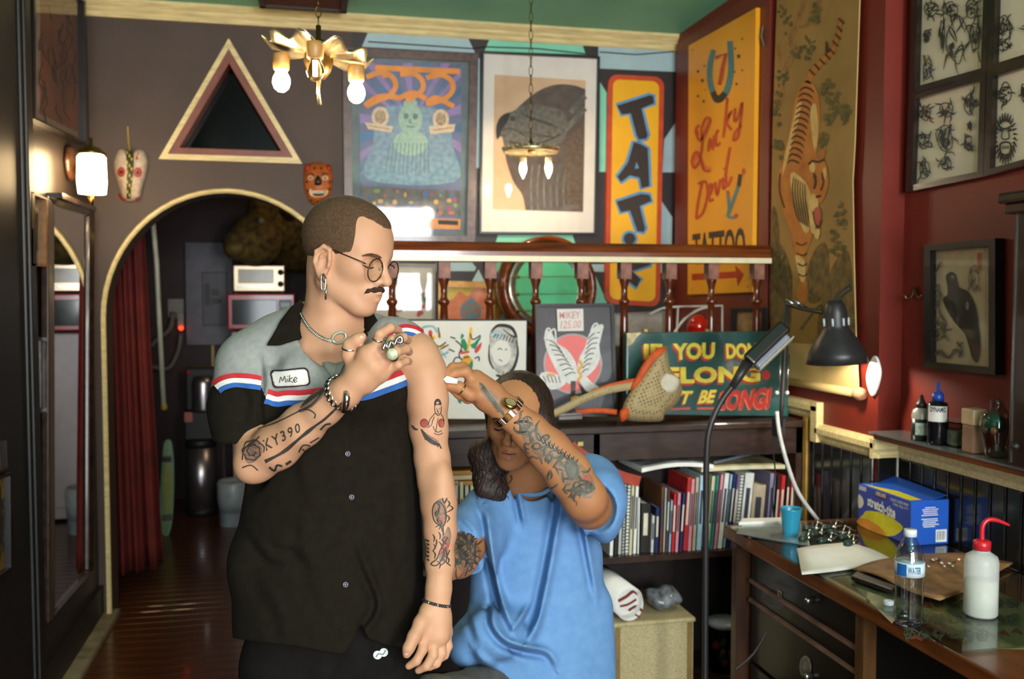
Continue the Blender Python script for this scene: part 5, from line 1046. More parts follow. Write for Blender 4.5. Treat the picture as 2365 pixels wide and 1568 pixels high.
pillow(PH, [(1446, 968), (1438, 940), (1460, 895), (1492, 850), (1535, 802), (1548, 850), (1572, 884), (1574, 910), (1560, 935), (1536, 955), (1528, 972), (1490, 974)], .06, 'crown', m_can, ht, .01, 7, .01, 3, (1506, 905))
def band3(P, pts, w, off, th, name, mat, parent):
    pts = smooth2(pts, 5); L_, R_ = offs(pts, w); n = len(L_)
    vs = [P.hit(x, y, off) for x, y in L_]+[P.hit(x, y, off) for x, y in R_]; vs += [P.hit(x, y, off-th) for x, y in L_]+[P.hit(x, y, off-th) for x, y in R_]
    return mk(name, vs, [(i, i+1, n+i+1, n+i) for i in range(n-1)]+[(2*n+i, 3*n+i, 3*n+i+1, 2*n+i+1) for i in range(n-1)]+[(i, 2*n+i, 2*n+i+1, i+1) for i in range(n-1)]+[(n+i, n+i+1, 3*n+i+1, 3*n+i) for i in range(n-1)]+[(0, n, 3*n, 2*n), (n-1, 3*n-1, 4*n-1, 2*n-1)], mat, parent, True)
pillow(PH, [(1456, 896), (1468, 872), (1486, 838), (1512, 808), (1534, 800), (1540, 806), (1518, 826), (1494, 862), (1476, 892), (1464, 902)], .022, 'lining_edge', m_or, ht, .03, 5, .02, 3)
pillow(PH, [(1430, 955), (1436, 944), (1450, 940), (1456, 950), (1448, 968), (1434, 974)], .02, 'lining_edge', m_or, ht, .035, 5, .02, 3)
band3(PH, [(1262, 962), (1300, 946), (1345, 922), (1400, 902), (1466, 890)], 17, .03, .006, 'strap', m_can, ht)
band3(PH, [(1345, 920), (1400, 893), (1466, 878)], [9]*11, .026, .006, 'strap_lining', m_or, ht)
band3(PH, [(1330, 952), (1380, 948), (1425, 952)], 12, .02, .02, 'strap_lining', m_or, ht)
pillow(PH, [(1524, 885), (1538, 862), (1570, 876), (1562, 900), (1545, 908), (1530, 900)], .006, 'patch', M('patch_cream', '#c9bfa9', .7), ht, .062, 4, .02, 2)
kk = thing('steel_lighter', 'small shiny steel lighter on the bookcase below the eagle frame', 'lighter', PH.hit(1322, 966, .01)); bevel(MB().prism([PH.hit(x, y, .03) for x, y in ((1290, 956), (1346, 952), (1346, 968), (1290, 970))], (0, .02, 0)).ob('case', m_st, kk), .003); MB().prism([PH.hit(x, y, .031) for x, y in ((1290, 961), (1346, 957), (1346, 959), (1290, 963))], (0, .001, 0)).ob('seam', INK, kk)
# ================================================================== LEFT WALL, ARCH, BACK ROOM, PENDANTS
PLw = PL((XL, 0, 0), (1, 0, 0))
t, art, qi = picture('large_left_picture', 'large picture in a wide pale mount, high on the dark wall', PLw, [(79, -84), (199, 2), (204, 334), (79, 274)], 5, m_fblk, M('print_rust', '#5a3418', .5, hex2='#7a3a1c', scale=8), .05, M('mount_mauve', '#8f7768', .6), 13)
A = art()
for k in range(40): x, y = random.uniform(96, 176), random.uniform(0, 255); A.line([(x, y), (x+random.uniform(-8, 8), y+18), (x+random.uniform(-12, 12), y+40)], 2.5)
A.ob('brushwork', M('rust_dark', '#2a1a10', .6), t)
t, art, qi = picture('narrow_wood_picture', 'narrow picture in a tan wooden frame above the smaller frame', PLw, [(72, 442), (112, 458), (112, 617), (72, 613)], 5, wood('tan_frame', '#8a6238', '#6b4826', .4, (8, 8, 8), 4), M('pic_tan', '#9a8258', .6, hex2='#6f6a52', scale=16), .05)
A = art(); A.line([(88, 490), (84, 530), (88, 580)], [3, 8, 3]); A.ob('drawing', M('tan_dark', '#4f4630', .6), t)
t, art, qi = picture('narrow_dark_picture', 'narrow picture of a pale figure in a dark frame beside the mirror', PLw, [(76, 778), (122, 780), (117, 944), (77, 960)], 8, m_fblk, M('pic_teal', '#8a7a4a', .6, hex2='#4f6250', scale=18), .03)
A = art(); A.disc(98, 870, 6, 18).disc(97, 822, 6, 8); A.ob('figure', M('fig_pale', '#b09a68', .6), t)
PP = PL((XL+.05, 0, 0), (1, 0, 0))
t, art, qi = picture('lower_edge_picture', 'tan drawing in a dark frame low at the photograph edge', PP, [(-60, 1120), (30, 1090), (32, 1312), (-60, 1380)], 7, m_fblk, M('pic_ochre', '#8a6a28', .6, hex2='#6b5220', scale=10), .03)
A = art(); sketch(A, 8, 1210, 30, 120, 77, 14, 4); A.ob('drawing', INK, t)
t, art, qi = picture('upper_edge_picture', 'small orange-edged picture cut by the photograph edge', PP, [(-60, 1000), (22, 1012), (26, 1086), (-60, 1112)], 7, m_fblk, M('pic_orange', '#9a5a20', .6, hex2='#4a3a20', scale=14), .03)
# mirror
mr = thing('wall_mirror', 'tall dark-framed mirror reflecting the archway', 'mirror', PLw.hit(165, 1380, .02))
q = [(112, 452), (220, 486), (218, 1318), (114, 1440)]; qi = inset(q, 17)
for k in range(4):
    a, b, c, d = q[k], q[(k+1) % 4], qi[(k+1) % 4], qi[k]
    bevel(MB().prism([PLw.hit(*a, .045), PLw.hit(*b, .045), PLw.hit(*c, .03), PLw.hit(*d, .03)], -PLw.n*.028).ob('frame_side', wood('mirror_frame', '#3a2a20', '#1d140e', .3, (8, 8, 8), 4, .4), mr), .006)
MB().prism([PLw.hit(*p, .02) for p in qi], -PLw.n*.004).ob('mirror_glass', M('mirror_silver', '#e8e8e8', .015, metal=1.0, var=0), mr)
MB().box(PLw.hit(110, 458, 0)+V((0, -.02, 0)), PLw.hit(222, 478, .06)).ob('top_cap', MATS['mirror_frame'], mr)
# sconce
sc = thing('wall_sconce', 'lit cylindrical glass wall lamp on a dark round plate', 'lamp', PLw.hit(160, 400, .02))
pc = PLw.hit(158, 376, .004)
MB().lathe([(0, 0), (.075, 0), (.08, .008), (.07, .02), (.055, .024), (0, .026)], pc, 28, (1, 0, 0)).ob('wall_plate', wood('sconce_wood', '#4a2f1c', '#2a180e', .3, (9, 9, 9), 3, .4), sc, True)
cs = at_y(212, 402, pc.y-.0); dsc = at_x(212, 402, XL+.13)
MB().tube([pc+V((.02, 0, 0)), V(((pc.x+dsc.x)/2, pc.y, pc.z-.11)), V((dsc.x, dsc.y, at_x(212, 470, XL+.13).z)), V((dsc.x, dsc.y, at_x(212, 447, XL+.13).z))], .006, 10).ob('arm', M('brass_dull', '#8a6a2c', .3, metal=.9), sc, True)
zb0, zt0 = at_x(212, 447, XL+.13).z, at_x(212, 358, XL+.13).z; rS = abs((at_d(243, 402, 4.0)-at_d(180, 402, 4.0)).length)/2
MB().lathe([(rS*.55, 0), (rS*.92, 0), (rS, (zt0-zb0)*.3), (rS*.96, zt0-zb0-.012), (rS*.8, zt0-zb0)], (dsc.x, dsc.y, zb0), 28).ob('glass_shade', M('sconce_glow', '#ffd9a0', .5, var=0, emit=42), sc, True)
MB().lathe([(rS*1.05, 0), (rS*.9, .012), (rS*.5, .03), (.006, .04), (.006, .07), (0, .074)], (dsc.x, dsc.y, zt0), 24).ob('cap', MATS['brass_dull'], sc, True)
# white striped mask
P_ = PB
wm = thing('white_mask', 'white carved animal mask with red eyes and a dotted dark stripe', 'mask', PB.hit(302, 468, .03))
pillow(PB, [(262, 372), (272, 346), (284, 344), (302, 350), (318, 344), (334, 350), (342, 372), (338, 405), (330, 430), (322, 460), (300, 466), (284, 460), (272, 425), (264, 398)], .06, 'face', M('mask_white', '#b9a894', .6, var=.12, scale=40), wm, .012, 7, .011, 4, (302, 400))
def on_pillow(cx, cy, R, dep, off):   # approximate surface height over the mask
    def f(x, y, o):
        s_ = min(1, math.hypot((x-cx)/R[0], (y-cy)/R[1])); return PB.hit(x, y, off+dep*math.sqrt(max(0, 1-s_*s_))+o)
    return f
hm = on_pillow(302, 403, (42, 66), .062, .012)
A = Art(hm, .002); 
for k in range(12): A.line([(299+2*math.sin(k*.4), 348+k*9.2), (299+2*math.sin(k*.4+.4), 357.5+k*9.2)], 18-k*.75, 0)
A.ob('stripe', M('mask_dkgreen', '#2f3018', .6), wm)
A = Art(hm, .004)
for k in range(14): A.disc(294+(k % 3)*5, 352+k*7.6, 1.8, 4, 8)
A.ob('yellow_dot', M('mask_yellow', '#b8a428', .6), wm)
A = Art(hm, .004); A.ring(280, 397, 6, 9, 5).ring(318, 398, 7, 9, 5).poly([(276, 366), (280, 350), (284, 366)]).poly([(312, 368), (320, 350), (328, 368)]).line([(274, 448), (280, 458), (292, 462)], 5).line([(312, 462), (322, 456)], 5, 0); A.ob('red_mark', M('mask_red', '#a83220', .6), wm)
A = Art(hm, .006); A.disc(280, 397, 3, 5).disc(318, 398, 3, 5); A.ob('eye', INK, wm)
MB().tube([PB.hit(295, 292, .006), PB.hit(297, 330, .01), PB.hit(300, 352, .03)], .004, 7).ob('hanging_cord', M('cord_gold', '#a08434', .5), wm)
# orange jaguar mask
om = thing('jaguar_mask', 'orange carved jaguar mask with black nose and bared teeth', 'mask', PB.hit(735, 472, .03))
m_jag = M('mask_orange', '#b8601c', .5, hex2='#8f3f14', scale=22)
pillow(PB, [(702, 400), (706, 382), (720, 376), (735, 374), (752, 378), (764, 384), (768, 404), (767, 435), (760, 456), (748, 470), (735, 476), (720, 470), (709, 455), (702, 430)], .065, 'face', m_jag, om, .012, 7, .011, 4, (735, 425))
pillow(PB, [(705, 396), (706, 378), (716, 384), (714, 396)], .03, 'ear', M('ear_red', '#a8321c', .6), om, .03, 4, .02, 3); pillow(PB, [(752, 394), (758, 380), (764, 382), (764, 398)], .03, 'ear', MATS['ear_red'], om, .03, 4, .02, 3)
hj = on_pillow(735, 425, (35, 52), .066, .012)
pillow(PB, [(725, 424), (730, 408), (737, 406), (744, 420), (740, 428), (732, 429)], .02, 'nose', M('nose_black', '#1d1812', .4), om, .074, 5, .02, 3)
A = Art(hj, .004); A.disc(717, 411, 6, 5).disc(751, 411, 7, 5).poly([(714, 438), (722, 436), (750, 436), (758, 442), (752, 452), (735, 456), (718, 452)], 2); A.ob('cream_mark', M('jag_cream', '#c9b48a', .6), om)
A = Art(hj, .006); A.disc(717, 411, 2.5).disc(751, 411, 2.5).poly([(720, 446), (735, 442), (752, 446), (746, 452), (728, 452)]); A.line([(707, 402), (718, 400), (726, 406)], 3).line([(742, 403), (754, 400), (764, 402)], 3); [A.disc(x, y, 3, 3, 8) for x, y in ((726, 388), (742, 388), (719, 462), (734, 466), (748, 462), (708, 420), (763, 420), (712, 440), (762, 436), (714, 392), (757, 392))]; A.ob('black_mark', INK, om)
A = Art(hj, .008); A.lines([[(722+k*5, 440), (722+k*5, 447)] for k in range(6)], 3, 0); A.ob('tooth', M('tooth', '#d6cfb4', .5), om)
# red curtain in the arch
cu = thing('red_curtain', 'dark red curtain hanging just inside the archway', 'curtain', at_y(310, 1330, 5.25))
vs = []; fs = []; nx, nz = 48, 16
for j in range(nz+1):
    tz = j/nz; z = 2.12*(1-tz)+tz*(.10+.0)
    for i in range(nx+1):
        u = i/nx; pl = at_y(240, 1330, 5.2).x-.02; prr = at_y(344+32*tz, 1330, 5.2).x
        vs.append(V((pl+(prr-pl)*u, 5.2+.045*math.sin(u*27+.6*math.sin(tz*3))*(0.6+.5*tz)+.02*math.sin(u*60), z+.03*tz*u)))
for j in range(nz):
    for i in range(nx): a = j*(nx+1)+i; fs.append((a, a+1, a+nx+2, a+nx+1))
o = mk('cloth', vs, fs, M('curtain_red', '#5e150e', .8, var=.15, scale=9), cu, True); o.modifiers.new('thick', 'SOLIDIFY').thickness = .004
MB().tube([(-1.75, 5.2, 2.13), (1.3, 5.2, 2.13)], .012, 10).ob('curtain_rod', m_blackm, cu)
o = MB().tube([V((at_y(330, 300, 5.6).x, 5.6, ZC)), at_y(352, 500, 5.6), at_y(362, 610, 5.6), at_y(366, 700, 5.6), at_y(378, 935, 5.6)], .014, 10).ob('white_pole', M('pole_white', '#b5b39c', .35), None, True); tag(o, 'pale leaning pole beside the red curtain', 'pole')
MB().lathe([(0, 0), (.018, 0), (.018, .03), (0, .03)], at_y(379, 946, 5.6), 12).ob('brass_tip', MATS['cord_gold'], o, True)
# back room furniture
def BB(name, px0, py0, px1, py1, y, dep, mat, parent, bev=.006):
    a = at_y(px0, py1, y); b = at_y(px1, py0, y); return bevel(MB().box((a.x, y, a.z), (b.x, y+dep, b.z)).ob(name, mat, parent), bev)
YR = 6.9
ep = thing('breaker_panel', 'grey metal breaker panel on the back room wall', 'electrical panel', at_y(485, 800, 7.45))
BB('enclosure', 430, 560, 537, 798, 7.46, .085, M('panel_grey', '#5b565e', .5), ep); BB('door', 468, 628, 524, 752, 7.445, .016, M('panel_grey2', '#4d484f', .5), ep)
BB('breaker', 474, 655, 484, 705, 7.438, .008, M('breaker_dk', '#2a2426', .5), ep, .002); BB('breaker', 489, 668, 505, 682, 7.438, .008, MATS['breaker_dk'], ep, .002); BB('breaker', 489, 690, 505, 702, 7.438, .008, MATS['breaker_dk'], ep, .002); MB().sph(at_y(508, 695, 7.44), .01, 8, 6).ob('latch', m_st, ep, True)
fr = thing('white_fridge', 'white fridge under the red microwave', 'fridge', at_y(600, 1150, YR)); a = at_y(535, 765, YR+.02); b = at_y(690, 765, YR+.02)
bevel(MB().box((a.x, YR+.02, .02), (b.x, YR+.45, a.z-.004)).ob('body', M('fridge_white', '#b5aeb2', .4, var=.03), fr), .012); bevel(MB().box((a.x, YR, .1), (b.x, YR+.018, a.z-.01)).ob('door', MATS['fridge_white'], fr), .008); MB().box((a.x+.03, YR-.02, .9), (a.x+.05, YR, 1.15)).ob('handle', m_blackm, fr)
mw = thing('red_microwave', 'red microwave oven under the toaster oven', 'microwave', at_y(600, 762, YR)); BB('body', 525, 678, 681, 762, YR, .36, M('micro_red', '#a81c22', .25, coat=.5), mw, .012)
BB('door_window', 536, 692, 640, 750, YR-.012, .012, M('micro_glass', '#2e2c2e', .08, hex2='#3c4a46', scale=5), mw, .004); BB('control_panel', 644, 692, 674, 750, YR-.012, .012, M('micro_panel', '#4a3c40', .3, var=.2), mw, .003); BB('display', 648, 698, 670, 710, YR-.016, .004, M('disp', '#3a5a5c', .2), mw, .001)
for k in range(6): BB('button', 648+(k % 2)*12, 716+(k//2)*11, 656+(k % 2)*12, 723+(k//2)*11, YR-.016, .004, M('btn', '#8f7a7c', .4), mw, .001)
to = thing('toaster_oven', 'steel toaster oven with two black knobs on the microwave', 'oven', at_y(600, 676, YR)); BB('body', 538, 612, 658, 674, YR+.02, .28, M('oven_steel', '#a8967e', .25, metal=.7, var=.05), to, .01)
BB('door_window', 550, 622, 632, 654, YR+.008, .012, M('oven_glass', '#c9bfa8', .15, hex2='#8a8272', scale=3), to, .003); BB('handle', 548, 660, 634, 665, YR-.01, .02, m_st, to, .003)
for yy in (629, 656): MB().lathe([(0, 0), (.022, 0), (.02, .02), (0, .02)], at_y(648, yy, YR+.02), 14, (0, -1, 0)).ob('knob', m_blackm, to, True)
for x in (545, 652): MB().box(at_y(x-3, 680, YR+.05), at_y(x+3, 672, YR+.08)).ob('foot', m_blackm, to)
# boar head on the back wall
bh = thing('boar_head', 'dark stuffed boar head mounted high in the back room', 'taxidermy', at_y(640, 640, 7.2))
m_boar = M('boar_fur', '#6e5822', .9, hex2='#2c220e', scale=20, bump=.6)
mb = MB(); C_ = lambda x, y, yy: at_y(x, y, yy)
for (x, y, yy, r) in ((690, 545, 7.28, (.3, .22, .28)), (640, 528, 7.18, (.26, .2, .22)), (590, 555, 6.85, (.2, .18, .19)), (556, 566, 6.75, (.13, .12, .12)), (600, 480, 6.95, (.1, .08, .14))): mb.sph(C_(x, y, yy), r, 20, 12)
o = mb.ob('head', m_boar, bh, True); rm = o.modifiers.new('r', 'REMESH'); rm.mode = 'VOXEL'; rm.voxel_size = .03; rm.use_smooth_shade = True; smt = o.modifiers.new('s', 'SMOOTH'); smt.iterations = 6
MB().sph(C_(542, 574, 6.62), (.07, .06, .055), 14, 8).ob('snout', M('snout', '#5c4a1c', .6), bh, True); MB().sph(C_(602, 510, 6.72), .022, 10, 8).ob('eye', M('boar_eye', '#8a8a7a', .1), bh, True)
for dx in (0, 50): MB().sph(C_(625+dx, 468, 6.98), (.07, .04, .12), 12, 8).ob('ear', m_boar, bh, True)
# steel urns
ur = thing('steel_bin', 'tall stainless steel bin with black rim on the back room floor', 'bin', at_z(466, 1182, .0)); cu_ = at_z(466, 1186, 0.0)
rU = (at_d(500, 1100, 6.6)-at_d(432, 1100, 6.6)).length/2; zt1 = at_y(466, 1012, cu_.y).z
lz([(0, 0), (rU*1.02, 0), (rU*1.02, .05)], cu_, 'base_ring', m_blackm, ur); lz([(0, .05), (rU, .05), (rU, zt1-.06), (0, zt1-.06)], cu_, 'steel_body', M('steel_brush', '#b0a9ac', .32, metal=.95, var=.05), ur); lz([(rU*1.02, zt1-.06), (rU*1.02, zt1-.01), (rU*.9, zt1), (0, zt1)], cu_, 'rim', m_blackm, ur)
ub = thing('coffee_maker', 'black coffee maker with steel flask on the steel bin', 'coffee maker', V((cu_.x, cu_.y, zt1)))
a = at_y(430, 1000, cu_.y); b = at_y(506, 850, cu_.y); bevel(MB().box((a.x, cu_.y-.10, zt1+.002), (b.x, cu_.y+.15, zt1+.20)).ob('base', m_blackm, ub), .01); bevel(MB().box((a.x, cu_.y+.02, zt1+.2), (b.x, cu_.y+.15, b.z)).ob('tower', m_blackm, ub), .01)
lz([(0, 0), (.07, 0), (.075, .02), (.075, .2), (.06, .25), (0, .25)], V((at_y(472, 940, cu_.y).x, cu_.y-.06, zt1+.203)), 'flask', MATS['steel_brush'], ub); BB('sticker', 426, 952, 444, 975, cu_.y-.106, .004, M('stick_red', '#a85a4a', .5), ub, .001); MB().sph(at_y(434, 860, cu_.y-.0), .014, 8, 6).ob('light', M('led_red2', '#c01808', .4), ub, True)
bk = thing('plastic_bucket', 'pale blue-grey plastic bucket on the back room floor', 'bucket', at_z(540, 1208, 0)); cb_ = at_z(540, 1210, 0); rB = (at_d(578, 1150, 6.35)-at_d(506, 1150, 6.35)).length/2; hB = at_y(540, 1108, cb_.y).z
lz([(0, 0), (rB*.88, 0), (rB*.9, hB*.3), (rB*.91, hB*.3)], cb_, 'lower_body', M('bucket_pale', '#b9c9cf', .35), bk); lz([(rB*.905, hB*.3), (rB*1.0, hB*.6), (rB*1.02, hB*.95), (rB*.9, hB), (rB*.86, hB*.97), (0, hB*.9)], cb_, 'upper_body', M('bucket_grey', '#8f989c', .35), bk)
MB().tube([at_y(515, 1020, cb_.y), at_y(515, 1080, cb_.y), at_y(518, 1104, cb_.y)], .008, 8).ob('handle', m_st, bk)
sk = thing('green_skateboard', 'green skateboard leaning upright beside the curtain', 'skateboard', at_y(385, 1238, 6.4)); PK = PL((0, 6.47, 0), (0.1, -1, .1))
MB().prism([PK.hit(x, y) for x, y in smooth2([(372, 1100), (378, 1030), (388, 1015), (398, 1030), (402, 1110), (398, 1200), (388, 1238), (374, 1230), (368, 1180)], 4, True)], (0, .012, 0)).ob('deck', M('deck_green', '#1f5a1c', .35, hex2='#4a7a1c', scale=6), sk)
Art(PK.hit, .001).poly([(378, 1100), (392, 1070), (396, 1150), (384, 1190)], 3).ob('deck_graphic', M('deck_yellow', '#8a8a2c', .5), sk)
for yy in (1060, 1195): MB().box(PK.hit(376, yy+6, .0), PK.hit(396, yy-6, .03)).ob('truck', m_st, sk)
ol = thing('power_strip', 'white power outlet with hanging cords and a red light', 'power strip', at_y(405, 740, 6.8)); BB('plate', 388, 690, 424, 735, 7.5, .05, M('outlet', '#8a8478', .5), ol, .004); BB('plug', 410, 722, 424, 760, 7.44, .06, M('outlet', '#8a8478', .5), ol, .004)
MB().sph(at_y(418, 758, 7.42), .016, 10, 8).ob('red_light', M('led_red', '#ff2a12', .4, var=0, emit=6), ol, True)
MB().tube([at_y(x, y, 7.4) for x, y in smooth2([(400, 720), (392, 760), (362, 785), (350, 800)], 4)], .02, 7).ob('cord', M('cordg', '#6b6455', .5), ol, True); MB().tube([at_y(x, y, 7.4) for x, y in smooth2([(418, 770), (412, 810), (390, 850), (350, 846)], 4)], .02, 7).ob('cord', MATS['cordg'], ol, True)
gf = thing('gilt_corner_frame', 'gilt frame corner behind the standing man in the back room', 'frame', at_y(480, 850, 7.5)); BB('frame_side', 488, 795, 495, 850, 7.48, .06, M('gilt2', '#a0883c', .4), gf, .004); BB('frame_side', 440, 846, 495, 852, 7.48, .06, MATS['gilt2'], gf, .004)
# ---- pendant lamps
def chain(p, z1, parent, mat, r=.0022, L=.034):
    z = p.z; k = 0; mb = MB()
    while z < z1:
        pts = []
        for j in range(10):
            a = 2*math.pi*j/10; u, v_ = .009*math.cos(a), L/2*math.sin(a)
            pts.append(V((p.x+(u if k % 2 else 0), p.y+(0 if k % 2 else u), z+L/2+v_)))
        mb.tube(pts, r, 5, closed=True); z += L*.84; k += 1
    o = mb.ob('chain', mat, parent, True); o['kind'] = 'stuff'; return o
BULB = M('bulb_lit', '#ffe2b8', .5, var=0, emit=260)
m_gilt = M('pan_gilt', '#d6c49a', .25, metal=.85, var=.15, scale=20); m_brz = M('bronze', '#6b5224', .3, metal=.85, var=.1)
def pan(c, R, name, parent, mat, petals=10, H=-.012, tilt=.16):
    n, m = 72, 8; vs = []; fs = []
    for i in range(m+1):
        t_ = i/m; r = R*(.12+.88*t_)
        for k in range(n):
            a = 2*math.pi*k/n; sc_ = 1+.07*t_*math.cos(petals*a); zz = -H*t_**1.5+.014*t_*math.cos(petals*a)-tilt*r*math.cos(a)
            vs.append(c+V((r*sc_*math.cos(a), r*sc_*math.sin(a), zz)))
    for i in range(m):
        for k in range(n): fs.append((i*n+k, i*n+(k+1) % n, (i+1)*n+(k+1) % n, (i+1)*n+k))
    o = mk(name, vs, fs, mat, parent, True); o.modifiers.new('t', 'SOLIDIFY').thickness = .003; return o
YP = 2.95
c = at_y(736, 128, YP); p1 = thing('pendant_lamp', 'gilt flower-shaped pendant lamp with round bulbs on a chain', 'lamp', c)
pxm = (at_y(870, 128, YP)-at_y(610, 128, YP)).length/260
pan(c, 122*pxm, 'flower_pan', p1, m_gilt); lz([(0, -.075), (.02, -.07), (.035, -.05), (.045, -.02), (.04, .02), (.02, .045), (.008, .05), (.008, .09), (0, .09)], c, 'hub', m_brz, p1); chain(c+V((0, 0, .085)), ZC-.01, p1, m_brz)
MB().tube([c+V((0, 0, -.07)), c+V((-.003, 0, -.11)), c+V((.002, 0, -.15))], [.007, .005, .006], 8).ob('finial', m_gilt, p1, True)
for (bx_, by_, lit, dy) in ((650, 190, 1, 0), (823, 216, 1, -.02), (728, 165, 0, -.13)):
    b = at_y(bx_, by_, YP+dy); up = .075
    MB().lathe([(0, up+.01), (.024, up+.01), (.026, up-.005), (.024, up-.035), (.020, up-.04), (0, up-.04)], b, 18).ob('socket', M('socket_tan', '#b98a4c', .4), p1, True)
    prof = [(0, -.03), (.012, -.029), (.024, -.02), (.031, -.002), (.029, .014), (.02, .03), (.014, .042), (0, .044)]
    MB().lathe([(r_*.86, z_*.95) for r_, z_ in prof], b, 20).ob('bulb', BULB if lit else M('bulb_clear', '#f2efe8', .03, trans=1.0, var=0, ior=1.2), p1, True)
    if not lit: MB().tube([b+V((0, 0, .03)), b+V((0, 0, -.012))], .006, 8).ob('filament', M('filament', '#fff2dc', .4, var=0, emit=8), p1, True)
YQ = 4.35
c = at_y(1226, 345, YQ); p2 = thing('pendant_lamp', 'small gilt pendant lamp with two flame bulbs in front of the bird print', 'lamp', c)
pxm = (at_y(1290, 345, YQ)-at_y(1162, 345, YQ)).length/128
MB().lathe([(.02, .012), (60*pxm, .006), (64*pxm, -.004), (62*pxm, -.016), (56*pxm, -.010), (.02, -.002), (.02, .012)], c, 36).ob('pan', m_gilt, p2, True)
for k in range(30): an = 2*math.pi*k/30; MB().sph(c+V((63*pxm*math.cos(an), 63*pxm*math.sin(an), .004)), .006, 6, 4).ob('bead', m_gilt, p2, True)
lz([(0, -.02), (.014, -.015), (.018, .0), (.012, .03), (.005, .05), (0, .05)], c, 'hub', m_brz, p2); chain(c+V((0, 0, .05)), ZC-.01, p2, m_brz, .002, .05)
for bx_ in (1208, 1267):
    b = at_y(bx_, 388, YQ); MB().lathe([(0, .05), (.016, .05), (.016, .022), (0, .022)], b, 14).ob('socket', M('socket_cream', '#d8c090', .4), p2, True)
    MB().lathe([(0, -.05), (.004, -.042), (.014, -.018), (.017, 0), (.013, .018), (.01, .026), (0, .028)], b, 16).ob('bulb', BULB, p2, True)
# framed panel on the ceiling
a = at_z(598, 2, 2.955); b = at_z(800, 22, 2.955)
cp = thing('ceiling_panel', 'dark brown framed panel fixed to the green ceiling', 'panel', V(((a.x+b.x)/2, b.y, 2.95))); MB().box((a.x, b.y-.8, 2.945), (b.x, b.y, ZC-.001)).ob('panel', M('ceil_brown', '#5a3424', .6, var=.2), cp)
for (xa, xb, y0_, y1_) in ((a.x, b.x, b.y-.03, b.y), (a.x, a.x+.03, b.y-.8, b.y), (b.x-.03, b.x, b.y-.8, b.y)): MB().box((xa, y0_, 2.935), (xb, y1_, ZC-.0015)).ob('frame_side', m_case, cp)
